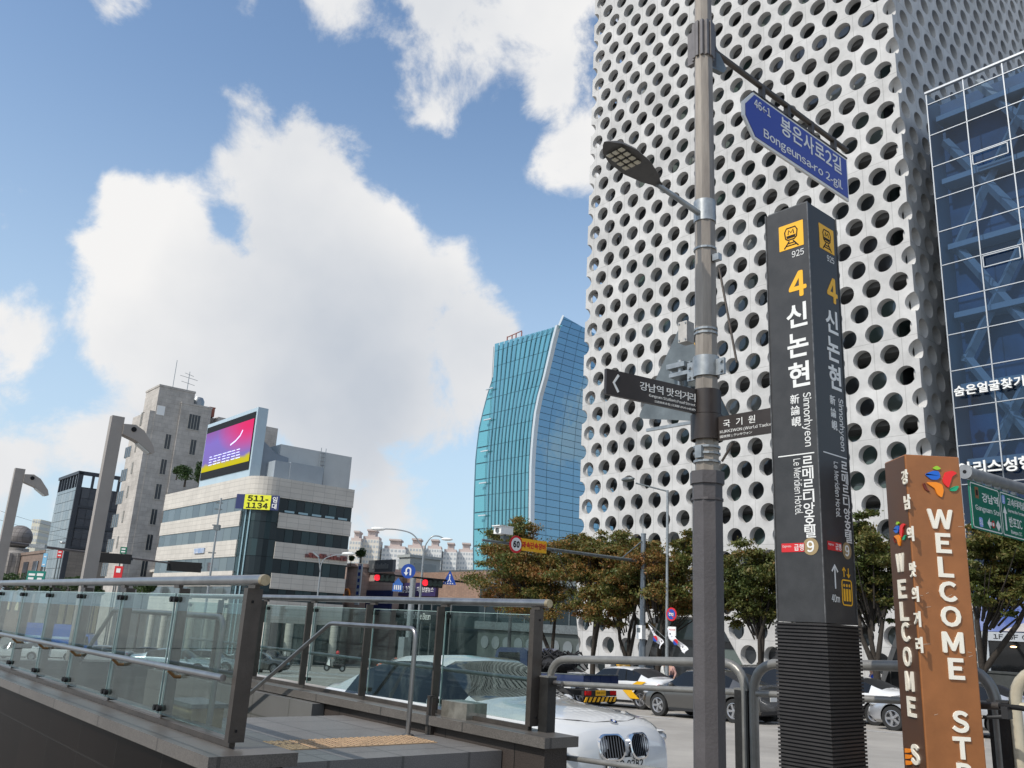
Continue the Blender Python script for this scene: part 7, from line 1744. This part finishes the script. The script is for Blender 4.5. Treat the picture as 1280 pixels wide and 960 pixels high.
# the big white car beside the railing
bm_, bi = car('parked_sedan', 'large pearl white saloon with a twin kidney grille parked behind the glass railing', 'car', -8.70, 6.88, 1, pw, L=4.95, Wd=1.86, H=1.47, detail=True, kind='exec')
L_, Wd_, H_ = 4.95, 1.86, 1.47
nx = L_/2
# nose: bonnet front plate with kidneys, badge, lamps, plate, intake
tl_ = Matrix.Rotation(R_(-12), 3, 'Y')
def kid(sy, grow=0.):
    base = rrect(.335+grow, .25+grow, .095, 6)
    return [(x*(1-.10*(-z/.11 if z < 0 else 0))+sy*.0, z) for x, z in base]
nose_o = Vector((nx+.012, 0, .645)); fx = Vector((-.20, 0, 1)).normalized()
for sy in (-1, 1):
    side_t = Vector((-.22*sy*sy, 0, 0)); rr0_ = Vector((-.16*sy, 1, 0)).normalized()
    o_ = nose_o+Vector((-.025, sy*.195, 0)); nn_ = rr0_.cross(fx)
    out2 = kid(sy, .0); inn = kid(sy, -.030)
    mb = MB(); n = len(out2)
    A_ = [o_+rr0_*x+fx*z+nn_*.040 for x, z in out2]; B_ = [o_+rr0_*x+fx*z+nn_*.046 for x, z in inn]; C_ = [o_+rr0_*x+fx*z+nn_*.016 for x, z in inn]; A2_ = [o_+rr0_*x+fx*z-nn_*.06 for x, z in out2]
    mb.add(A_+B_+C_+A2_, [(i, (i+1) % n, n+(i+1) % n, n+i) for i in range(n)]+[(n+i, n+(i+1) % n, 2*n+(i+1) % n, 2*n+i) for i in range(n)]+[(3*n+i, 3*n+(i+1) % n, (i+1) % n, i) for i in range(n)])
    kg_ = mb.build('kidney_grille', 'chrome', bm_, smooth=50)
    mb = MB(); mb.prism(inn, o_+nn_*.014, rr0_, fx, nn_, .004); mb.build('grille_mesh', 'black', kg_)
    mb = MB()
    for q in range(9):
        x = -.132+q*.033; hh = .100 if abs(x) < .10 else .085
        mb.prism([(x-.0035, -hh), (x+.0035, -hh), (x+.0035, hh), (x-.0035, hh)], o_+nn_*.0185, rr0_, fx, nn_, .018)
    mb.build('grille_slat', pm('dark_chrome', (.16, .16, .17), .2, .9), kg_)
bo = Vector((nx-.145, 0, .868)); bn = Vector((.42, 0, .9)).normalized()
mb = MB(); mb.lathe([(0, .0), (.041, 0), (.041, .008), (.034, .010)], bo, bn, 24); em_ = mb.build('badge', 'chrome', bm_, smooth=40)
for q in range(4):
    mb = MB(); bx_ = Vector((0, 1, 0)); by_ = bn.cross(bx_)
    mb.prism([(0, 0)]+[(.025*math.cos(R_(90*q+a)), .025*math.sin(R_(90*q+a))) for a in range(0, 91, 15)], bo+bn*.010, bx_, by_, bn, .002); mb.build('badge_quarter', 'blue2' if q % 2 else 'white', em_)
mb = MB(); mb.lathe([(.026, 0), (.035, 0), (.035, .002), (.026, .002)], bo+bn*.010, bn, 24); mb.build('badge_ring', 'black', em_)
for sy in (-1, 1):
    mb = MB(); mb.sphere((nx-.34, sy*.735, .70), .20, 20, 12, (1.2, .80, .42)); hl = mb.build('headlight', 'lens', bm_, smooth=60)
    mb = MB()
    for dx in (0, .12): mb.lathe([(.03, 0), (.055, .012), (.055, .03), (.03, .03)], (nx-.30+dx*.4, sy*(.62+dx*.5*(-1)+.06), .66), (1, sy*.3, .1), 18)
    mb.build('lamp_ring', 'chrome', hl)
    mb = MB(); mb.sphere((nx-.34, sy*.72, .765), .2, 16, 8, (1.15, .8, .10)); mb.build('headlight_brow', pw, hl, smooth=60)
    mb = MB(); mb.prism([(-.16, -.06), (.14, -.05), (.12, .06), (-.12, .05)], (nx-.26, sy*.62, .40), Vector((-.45*sy, 1, 0)).normalized(), (0, 0, 1), Vector((1, .45*sy, 0)).normalized(), .02); mb.build('side_intake', 'trim', bm_)
mb = MB(); mb.b2(nx-.10, nx+.01, -.42, .42, .30, .38); mb.build('lower_intake', 'trim', bm_)
mb = MB(); mb.b2(nx+.022, nx+.036, -.265, .265, .435, .555); mb.build('number_plate', 'plate', bm_)
mb = MB(); mb.b2(nx+.014, nx+.0215, -.278, .278, .425, .565); mb.build('plate_frame', 'black', bm_)
text(bm_, '32오 0282', (nx+.037, 0, .495), (0, 1, 0), (0, 0, 1), .075, 'black', .001, .47, .03)
mb = MB()   # bonnet creases and shut line
for sy in (-1, 1):
    pts = [(nx-.14, sy*.33), (nx-.6, sy*.46), (nx-1.15, sy*.58)]
for sy in (-1, 1): mb.tube([(x-L_/2+.0, sy*y, z) for x, y, z in ((L_-.62, .72, .80), (L_-.9, .80, .845), (L_-1.2, .83, .88))], .003, 5)
for sy in (-1, 1):
    cv = [(L_-.17, 0), (L_-.17, .10), (L_-.185, .25), (L_-.24, .42), (L_-.36, .56), (L_-.62, .70)]
    mb.tube([(x-L_/2, sy*y, bi['surf'](x, y)+.0035) for x, y in cv], .0045, 6)
mb.build('bonnet_gap', 'trim', bm_)
mb = MB()
for z in (.40, ): mb.tube([(nx+.004, -.60, z), (nx+.012, 0, z), (nx+.004, .60, z)], .004, 5)
mb.build('bumper_seam', 'trim', bm_)
mb = MB()
for y0, y1 in ((-.55, .05), (.02, .62)): mb.tube([(bi['ws'][1]-L_/2-.04, y0, H_*.68+.02), (bi['ws'][1]-L_/2-.12, (y0+y1)/2, H_*.71), (bi['ws'][1]-L_/2-.16, y1, H_*.73)], .008, 5)
mb.build('wiper', 'trim', bm_)

# the traffic queue on the far side, heading away to the left
LANE = 'cars queued on the far side of the road'
tx, ti = car('taxi', 'white taxi with a yellow diagonal band and yellow roof light, beyond the pickup truck', 'taxi', -23.15, 25.5, -1, pw, group=LANE)
mb = MB(); mb.b2(.0, .16, -.30, .30, 1.46, 1.62); mb.build('roof_light', 'yellow', tx); text(tx, '택시', (.08, .302, 1.54), (-1, 0, 0), (0, 0, 1), .11, 'black', .004, .22) if False else None
text(tx, 'TAXI', (-.004, 0, 1.54), (0, -1, 0), (0, 0, 1), .09, 'black', .004, .3)
ymat = pm('taxi_yellow_band', (.80, .45, .02), .3, coat=1.)
for sy in (1, -1):
    mb = MB(); mb.prism([(-1.15, .62), (-.72, .62), (-1.42, .955), (-1.84, .95)], (0, sy*(.91-.0), 0), (1, 0, 0), (0, 0, 1), (0, sy, 0), .012); mb.prism([(-1.50, .36), (-1.08, .36), (-.72, .62), (-1.15, .62)], (0, sy*.91, 0), (1, 0, 0), (0, 0, 1), (0, sy, 0), .012); mb.build('yellow_band', ymat, tx)
car('queued_hatchback', 'dark grey saloon with its nose just right of the taxi, partly behind the main pole', 'car', -17.35, 23.0, -1, pgr, L=4.45, Wd=1.78, H=1.47, group=LANE)
car('queued_suv', 'black sport utility car with red tail lamps right of the main pole', 'car', -17.75, 25.35, -1, pbk, L=4.45, Wd=1.84, H=1.66, kind='suv', group=LANE)
car('queued_sedan', 'white car whose nose shows just left of the charcoal pylon', 'car', -15.75, 27.9, -1, pw, group=LANE)
car('queued_sedan', 'silver saloon between the charcoal pylon and the brown welcome post', 'car', -11.35, 26.1, -1, psil, L=4.5, group=LANE)
car('queued_sedan', 'white car whose roof shows just left of the taxi, behind the pickup truck bed', 'car', -29.6, 27.6, -1, pw, group=LANE)
car('queued_sedan', 'white car with red tail lamps at the far right behind the cream rail', 'car', -5.9, 28.2, -1, pw, group=LANE)
# flatbed pickup truck
pk, pkg_ = pipe_thing('pickup_truck', 'dark blue flatbed truck with a dropped black netting heap, seen behind the white saloon bonnet', 'truck', -24.3, 22.7)
pk['group'] = LANE; pk.rotation_euler = (0, -math.atan(gz(-23.3, 22.7)-gz(-24.3, 22.7)), YAW)
mb = MB(); mb.b2(-2.6, .0+.2, -.84, .84, .62, .72); bed = mb.build('bed_floor', 'trim', pk)
for nm_, a in (('side_board', (-2.6, .2, -.86, -.82, .70, 1.10)), ('side_board', (-2.6, .2, .82, .86, .70, 1.10))): mb = MB(); mb.b2(*[-v for v in (a[0], a[1])][::-1], *a[2:]); mb.build(nm_, pblue, pk)
mb = MB(); mb.b2(2.56, 2.60, -.815, .815, .70, 1.10); tg = mb.build('tailgate', pblue, pk)
mb = MB()
for y in (-.5, 0, .5): mb.b2(2.601, 2.62, y-.02, y+.02, .72, 1.08)
mb.build('tailgate_rib', pblue, tg)
mb = MB(); mb.b2(2.58, 2.66, -.85, .85, 1.10, 1.13); mb.b2(0, 2.58, -.875, -.83, 1.10, 1.13); mb.build('bed_rail', 'galv_plate', pk)
mb = MB(); mb.b2(-.2, -.12, -.84, .84, .7, 1.75)
cabp = [(-2.35, .45), (-2.42, .95), (-2.1, 1.85), (-1.9, 1.95), (-.55, 1.95), (-.35, 1.85), (-.3, .45)]
mb = MB(); mb.prism(cabp, (0, -.82, 0), (1, 0, 0), (0, 0, 1), (0, 1, 0), 1.64); mb.build('cab', pblue, pk)
mb = MB()
for y in (-.825, .822): mb.prism([(-2.12, 1.15), (-1.95, 1.78), (-.75, 1.78), (-.7, 1.15)], (0, y, 0), (1, 0, 0), (0, 0, 1), (0, 1, 0), .004)
mb.b2(-.31, -.295, -.6, .6, 1.2, 1.75); mb.build('cab_window', 'car_glass', pk)
for x in (-1.75, 1.55):
    for sy in (1, -1):
        mb = MB(); mb.lathe([(0, -.2), (.31, -.2), (.31, -.02), (.28, 0), (.19, 0), (.17, -.05), (0, -.05)], (x, sy*.82, .33), (0, sy, 0), 22); mb.build('wheel', 'rubber', pk, smooth=40)
mb = MB(); mb.b2(-2.2, 2.4, -.3, .3, .42, .6); mb.b2(2.45, 2.56, -.8, .8, .42, .6); mb.build('chassis', 'trim', pk)
for y in (-.62, .62): mb = MB(); mb.b2(2.561, 2.60, y-.14, y+.14, .46, .60); mb.build('tail_light', 'tail', pk)
mb = MB(); mb.b2(2.562, 2.59, -.24, .24, .44, .62); mb.build('number_plate', 'yellow', pk); text(pk, '86바 1072', (2.592, 0, .53), (0, 1, 0), (0, 0, 1), .09, 'black', .002, .42)
mb = MB()
for k_ in range(8):
    a = -.8+.2*k_; mb.prism([(a, 0), (a+.1, 0), (a+.2, .16), (a+.1, .16)], (2.565, 0, .24), (0, 1, 0), (0, 0, 1), (1, 0, 0), .02)
mb.build('hazard_stripe', 'yellow', pk)
mb = MB(); mb.b2(2.54, 2.564, -.82, .82, .235, .405); mb.build('bumper_board', 'black', pk)
nt_ = thing('net_heap', 'heap of black netting piled on the front of the truck bed', 'netting', W(-24.3+.35, 22.7, pkg_), YAW)
mb = MB(); random.seed(5)
mb.b2(-.28, -.2, -.7, .7, .73, 1.8)
for _ in range(80):
    c = Vector((random.uniform(-.5, .7), random.uniform(-.7, .7), 1.55+random.uniform(-.2, .28))); a = random.uniform(0, 6.28)
    mb.tube([c, c+Vector((.22*math.cos(a), .3*math.sin(a), .1)), c+Vector((.4*math.cos(a+.6), .4*math.sin(a+.6), -.12))], .03, 5)
mb.sphere((.1, 0, 1.45), .55, 16, 10, (1.1, 1.3, .5)); mb.build('netting', pm('black_net', (.012, .012, .014), .8, 0, (20, .5), (30, .6)), nt_)
# distant vehicles around the crossing
def far_car(x, Y, head, p, label, kind='sedan', yaw=None, **kw):
    P = on_Y(x, 820, Y); yw = YAW if yaw is None else yaw
    return car(kw.pop('name', 'crossing_car'), label, kw.pop('cat', 'car'), 0, 0, 1, p, kind=kind, pos=(P.x, P.y, yw), group='cars waiting at the crossing', **kw)
ALO = R_(178); RTD = R_(-8)
oc, _ = far_car(500, 98, 1, por, 'orange taxi with a roof light behind the scooter rider', yaw=R_(182), name='taxi', cat='taxi')
mb = MB(); mb.b2(-.1, .1, -.25, .25, 1.46, 1.6); mb.build('roof_light', 'white', oc)
far_car(541, 92, 1, psil, 'silver car between the orange taxi and the white saloon roof', yaw=R_(185))
far_car(340, 98, 1, pbk, 'black sport utility car in front of the banded building columns', 'suv', yaw=R_(2), H=1.72)
far_car(312, 92, 1, pw, 'white car just left of the black sport utility car, at the nearer railing end post', yaw=R_(2))
far_car(322, 66, 1, pgr, 'grey car nose low beside the nearer railing end post', yaw=R_(0))
far_car(262, 60, 1, psil, 'silver saloon seen through the last panel of the nearer railing', yaw=R_(-4))
far_car(222, 50, 1, paint('pale_blue', (.45, .52, .56), .3), 'pale blue grey car low in the last panel of the nearer railing', yaw=R_(-2))
far_car(188, 82, 1, pbk, 'black car behind the dark stair posts, through the sixth railing panel', yaw=R_(0))
far_car(127, 74, 1, psil, 'champagne saloon seen through the middle of the nearer railing', yaw=R_(182))
far_car(68, 80, 1, pw, 'white saloon below the blue lorry, seen through the nearer railing', yaw=R_(182))
far_car(22, 76, 1, pw, 'white car near the left edge behind the nearer railing', yaw=R_(182))
# blue box lorry
P = on_Y(73, 800, 96); lr = thing('box_lorry', 'bright blue box lorry behind the white cars, seen through the nearer railing', 'lorry', Vector((P.x, P.y, gzw(P.x, P.y))), R_(2))
lb_ = paint('lorry_blue', (.02, .12, .50), 0, .4)
mb = MB(); mb.b2(-3.4, 1.9, -1.1, 1.1, 1.35, 3.4); mb.build('cargo_box', lb_, lr); mb = MB(); mb.b2(-3.2, 1.7, -1.115, -1.101, 1.9, 2.15); mb.build('side_stripe', pm('lorry_stripe', (.4, .55, .75), .5), lr)
mb = MB(); mb.prism([(2.0, .5), (3.75, .5), (3.8, 1.3), (3.5, 2.5), (2.0, 2.6)], (0, -1.0, 0), (1, 0, 0), (0, 0, 1), (0, 1, 0), 2.0); mb.build('cab', lb_, lr); mb = MB(); mb.prism([(2.5, 1.4), (3.65, 1.4), (3.42, 2.3), (2.5, 2.3)], (0, -1.01, 0), (1, 0, 0), (0, 0, 1), (0, 1, 0), 2.02); mb.build('cab_window', 'car_glass', lr)
mb = MB(); mb.b2(-3.3, 3.6, -.5, .5, .6, 1.3); mb.build('chassis', 'trim', lr)
for x in (-2.2, 2.8):
    for sy in (1, -1): mb = MB(); mb.lathe([(0, -.25), (.45, -.25), (.45, 0), (.25, 0), (.22, -.05), (0, -.05)], (x, sy*1.02, .45), (0, sy, 0), 22); mb.build('wheel', 'rubber', lr, smooth=40)

# ------------------------------------------------------------------ people
def skin_mesh(name, verts, edges, radii, mat, parent, root_i=0, sub=1):
    me = bpy.data.meshes.new(name); me.from_pydata(verts, edges, []); me.materials.append(M[mat] if isinstance(mat, str) else mat)
    o = bpy.data.objects.new(name, me); COL.objects.link(o); o.parent = parent
    md = o.modifiers.new('skin', 'SKIN'); md.use_smooth_shade = True
    for i, r in enumerate(radii): me.skin_vertices[0].data[i].radius = (r if isinstance(r, tuple) else (r, r)); me.skin_vertices[0].data[i].use_root = (i == root_i)
    s = o.modifiers.new('sub', 'SUBSURF'); s.levels = sub; s.render_levels = sub
    return o
def person(label, loc, rz, top, legs, h=1.7, pose='walk', hairlen=.0, helmet=None, group=None, carry=None):
    r = thing('person', label, 'person', loc, rz, group); k = h/1.7
    st_ = .26 if pose == 'walk' else .04
    if pose == 'ride':
        J = dict(pel=(0, 0, .80), ch=(.10, 0, 1.12), nk=(.14, 0, 1.33), hd=(.17, 0, 1.42), ht=(.18, 0, 1.55))
        leg = {1: [(.0, .12, .78), (.42, .17, .74), (.36, .16, .36), (.50, .16, .32)], -1: [(.0, -.12, .78), (.42, -.17, .74), (.36, -.16, .36), (.50, -.16, .32)]}
        arm = {1: [(.12, .19, 1.28), (.20, .28, 1.03), (.50, .27, 1.02)], -1: [(.12, -.19, 1.28), (.20, -.28, 1.03), (.50, -.27, 1.02)]}
    else:
        J = dict(pel=(0, 0, .92), ch=(.0, 0, 1.22), nk=(.02, 0, 1.44), hd=(.03, 0, 1.52), ht=(.03, 0, 1.64))
        leg = {1: [(0, .09, .90), (st_*.55, .10, .48), (st_*.6, .10, .08), (st_*.6+.16, .11, .04)], -1: [(0, -.09, .90), (-st_*.2, -.10, .48), (-st_*1.2, -.10, .12), (-st_*1.2+.15, -.11, .05)]}
        arm = {1: [(0, .19, 1.38), (-.10, .25, 1.10), (.02, .25, .86)], -1: [(0, -.19, 1.38), (.06, -.25, 1.10), (.22, -.24, .90)]}
    S = lambda p: tuple(c*k for c in p)
    V = [J['pel'], J['ch'], J['nk'], J['hd'], J['ht']]; E = [(0, 1), (1, 2), (2, 3), (3, 4)]; Rr = [.13, .135, .05, .085, .075]
    for sd_ in (1, -1):
        b = len(V); V += leg[sd_]; E += [(0, b), (b, b+1), (b+1, b+2), (b+2, b+3)]; Rr += [.085, .06, .04, .038]
        b = len(V); hnd = arm[sd_][2]; V += arm[sd_]+[(hnd[0]+.06, hnd[1], hnd[2]-.05)]; E += [(1, b), (b, b+1), (b+1, b+2), (b+2, b+3)]; Rr += [.05, .042, .032, .03]
    skin_mesh('figure', [S(v) for v in V], E, [q*k for q in Rr], 'skin', r)
    # shirt
    V = [J['pel'], J['ch'], (J['nk'][0]-.0, 0, J['nk'][2]-.05)]; E = [(0, 1), (1, 2)]; Rr = [.148, .16, .08]
    for sd_ in (1, -1): b = len(V); V += arm[sd_][:2]+[tuple(lerp(arm[sd_][1][i], arm[sd_][2][i], .7) for i in range(3))]; E += [(1, b), (b, b+1), (b+1, b+2)]; Rr += [.068, .058, .046]
    skin_mesh('top', [S(v) for v in V], E, [q*k for q in Rr], top, r)
    V = [tuple(J['pel'][i]-(0, 0, -.02)[i]*0 for i in range(3))]; E = []; Rr = [.15]
    for sd_ in (1, -1): b = len(V); V += leg[sd_][:3]; E += [(0, b), (b, b+1), (b+1, b+2)]; Rr += [.10, .078, .058]
    skin_mesh('trousers', [S(v) for v in V], E, [q*k for q in Rr], legs, r)
    mb = MB(); hd = J['hd']; c = (hd[0]*k-.012, 0, (hd[2]+.06)*k)
    if helmet: mb.sphere(c, .15*k, 16, 10, (1.05, .9, 1.)); mb.build('helmet', helmet, r, smooth=60)
    else:
        mb.sphere((c[0]-.018, 0, c[2]+.028), .108*k, 16, 10, (1., .9, 1.0)); 
        if hairlen: mb.sphere((c[0]-.06, 0, c[2]-hairlen*.5), .09*k, 12, 8, (.6, 1., 1+hairlen*5))
        mb.build('hair', 'hair', r, smooth=60)
    mb = MB()
    mb.sphere((hd[0]*k+.085, .03, (hd[2]+.05)*k), .011, 8, 6); mb.sphere((hd[0]*k+.085, -.03, (hd[2]+.05)*k), .011, 8, 6); mb.build('eye', 'black', r)
    mb = MB(); mb.sphere((hd[0]*k+.095, 0, (hd[2]+.02)*k), .014, 8, 6, (1, .8, 1.3)); mb.build('nose', 'skin', r)
    mb = MB()
    for sd_ in (1, -1): f = leg[sd_][3]; a = leg[sd_][2]; mb.sphere(((f[0]+a[0])/2*k, f[1]*k, f[2]*k+.01), .11, 12, 6, (1.15, .42, .45))
    mb.build('shoe', 'black', r, smooth=60)
    return r
def cloth(n, c): return pm('cloth_'+n, c, .85, 0, (12, .2))
Pw = lambda x, Y: (lambda s_, t_: W(s_, t_, gz(s_, t_)+(.13 if t_ > 30.4 or t_ < 5.2 else 0)))(*at(x, Y))
WALK = 'people on the far pavement'
person('person in a bright blue jacket walking behind the silver saloon', Pw(1090, 36), R_(170), cloth('blue', (.01, .06, .45)), cloth('navy', (.02, .025, .05)), group=WALK)
person('dark haired person in a grey top behind the black sport utility car', Pw(949, 38.5), R_(185), cloth('grey', (.25, .26, .28)), cloth('black', (.02, .02, .02)), hairlen=.2, group=WALK)
person('person in a black coat behind the hidden white car, left of the pylon', Pw(957, 38.), R_(5), cloth('coal', (.03, .03, .03)), cloth('black', (.02, .02, .02)), group=WALK)
person('person in a pale pink top standing under the thin lamp and its round sign', Pw(839, 41.5), R_(200), cloth('pink', (.55, .33, .30)), cloth('denim', (.05, .07, .13)), pose='stand', group=WALK)
person('person in a white top beside the thin lamp pole, left of the one in pink', Pw(829, 41.), R_(-20), cloth('white', (.6, .6, .58)), cloth('denim', (.05, .07, .13)), pose='stand', group=WALK)
person('person in a white shirt far away before the banded building columns', Pw(354, 104), R_(180), cloth('white', (.6, .6, .58)), cloth('black', (.02, .02, .02)), pose='walk', h=1.75)
# scooter and rider
ss_ = Pw(418, 74); yw_ = R_(176)
sc_ = thing('scooter', 'black and white delivery scooter crossing the junction', 'scooter', ss_, yw_)
mb = MB()
for nm_, x in (('wheel', -.62), ('wheel', .66)):
    mb = MB(); mb.lathe([(.15, -.05), (.25, -.055), (.27, 0), (.25, .055), (.15, .05)], (x, 0, .27), (0, 1, 0), 22); w_ = mb.build(nm_, 'rubber', sc_, smooth=40); mb = MB(); mb.lathe([(0, -.03), (.16, -.03), (.16, .03), (0, .03)], (x, 0, .27), (0, 1, 0), 14); mb.build('rim', 'rim', w_)
mb = MB(); mb.prism([(-.85, .52), (-.78, .74), (-.1, .72), (.0, .40), (.34, .34), (.42, .9), (.52, .88), (.6, .42), (.5, .24), (-.35, .22), (-.55, .42)], (0, -.14, 0), (1, 0, 0), (0, 0, 1), (0, 1, 0), .28); mb.build('body', 'black', sc_)
mb = MB(); mb.prism([(.36, .42), (.44, .93), (.56, .86), (.66, .5)], (0, -.19, 0), (1, 0, 0), (0, 0, 1), (0, 1, 0), .38); mb.build('leg_shield', 'white', sc_)
mb = MB(); mb.b2(-.75, -.05, -.15, .15, .74, .82); mb.build('seat', 'trim', sc_); mb = MB(); mb.b2(-1.0, -.62, -.2, .2, .80, 1.12); mb.build('top_box', 'black', sc_)
mb = MB(); mb.tube([(.66, 0, .27), (.48, 0, 1.0)], .025, 8); mb.tube([(.45, -.32, 1.02), (.48, 0, 1.0), (.45, .32, 1.02)], .016, 8); mb.build('handlebar', 'galv', sc_); mb = MB(); mb.sphere((.56, 0, .92), .08, 10, 8); mb.build('headlight', 'lens', sc_)
person('person in dark clothes and a red helmet riding the scooter', ss_+Vector((-.28*math.cos(yw_), -.28*math.sin(yw_), 0)), yw_, cloth('coal', (.03, .03, .03)), cloth('black', (.02, .02, .02)), pose='ride', helmet='red')
# row of parked motorbikes in front of the stone tower, far beyond the glass
def moto(x, Y, label):
    s = Pw(x, Y); r = thing('motorbike', label, 'motorbike', s, R_(20), 'parked motorbikes seen through the nearer railing')
    for xx in (-.65, .65): mb = MB(); mb.lathe([(.2, -.05), (.3, -.05), (.31, 0), (.3, .05), (.2, .05)], (xx, 0, .31), (0, 1, 0), 18); mb.build('wheel', 'rubber', r, smooth=40)
    mb = MB(); mb.prism([(-.8, .62), (-.7, .82), (0, .78), (.3, .95), (.5, .85), (.3, .35), (-.3, .3)], (0, -.13, 0), (1, 0, 0), (0, 0, 1), (0, 1, 0), .26); mb.build('body', 'black', r)
    mb = MB(); mb.tube([(.65, 0, .31), (.4, 0, 1.0)], .03, 6); mb.tube([(.38, -.33, 1.03), (.4, 0, 1.0), (.38, .33, 1.03)], .018, 6); mb.build('handlebar', 'galv', r); mb = MB(); mb.sphere((.5, 0, .9), .1, 10, 8); mb.build('headlight', 'lens', r)
moto(184, 56, 'dark motorbike parked behind the sixth railing panel'); moto(217, 57, 'dark motorbike behind the dark stair post in the last railing panel')

# ------------------------------------------------------------------ repeated pieces become parts of their own
def split_islands(o, most=100):
    me = o.data; n = len(me.vertices); par = list(range(n))
    def find(a):
        while par[a] != a: par[a] = par[par[a]]; a = par[a]
        return a
    for e in me.edges:
        a, b = find(e.vertices[0]), find(e.vertices[1])
        if a != b: par[a] = b
    comp = {}
    for p in me.polygons: comp.setdefault(find(p.vertices[0]), []).append(p.index)
    if not 1 < len(comp) <= most: return
    cos = [tuple(v.co) for v in me.vertices]
    for k, (root_, fs) in enumerate(comp.items()):
        F = [tuple(me.polygons[i].vertices) for i in fs]; used = sorted(set(i for f in F for i in f)); mp_ = {v: i for i, v in enumerate(used)}
        m2 = bpy.data.meshes.new(o.data.name); m2.from_pydata([cos[i] for i in used], [], [tuple(mp_[i] for i in f) for f in F])
        for m_ in me.materials: m2.materials.append(m_)
        m2.polygons.foreach_set('use_smooth', [me.polygons[i].use_smooth for i in fs])
        if any(me.polygons[i].use_smooth for i in fs): m2.set_sharp_from_angle(angle=R_(45))
        c = o.copy(); c.data = m2; COL.objects.link(c)
    bpy.data.objects.remove(o)
for o in list(COL.objects):
    if o.type == 'MESH' and o.name.split('.')[0] in SPLIT_NAMES and not o.children: split_islands(o)

# ------------------------------------------------------------------ put each building's empty at its own base
bpy.context.view_layer.update()
for o in list(COL.objects):
    if o.type == 'EMPTY' and o.parent is None and o.location.length < 1e-6:
        pts = [ch.matrix_local @ Vector(c) for ch in o.children for c in ch.bound_box]
        if not pts: continue
        b = Vector(((min(p.x for p in pts)+max(p.x for p in pts))/2, (min(p.y for p in pts)+max(p.y for p in pts))/2, min(p.z for p in pts)))
        rot = Matrix.Rotation(o.rotation_euler.z, 3, 'Z'); o.location = rot @ b
        for ch in o.children: ch.location = ch.location-b
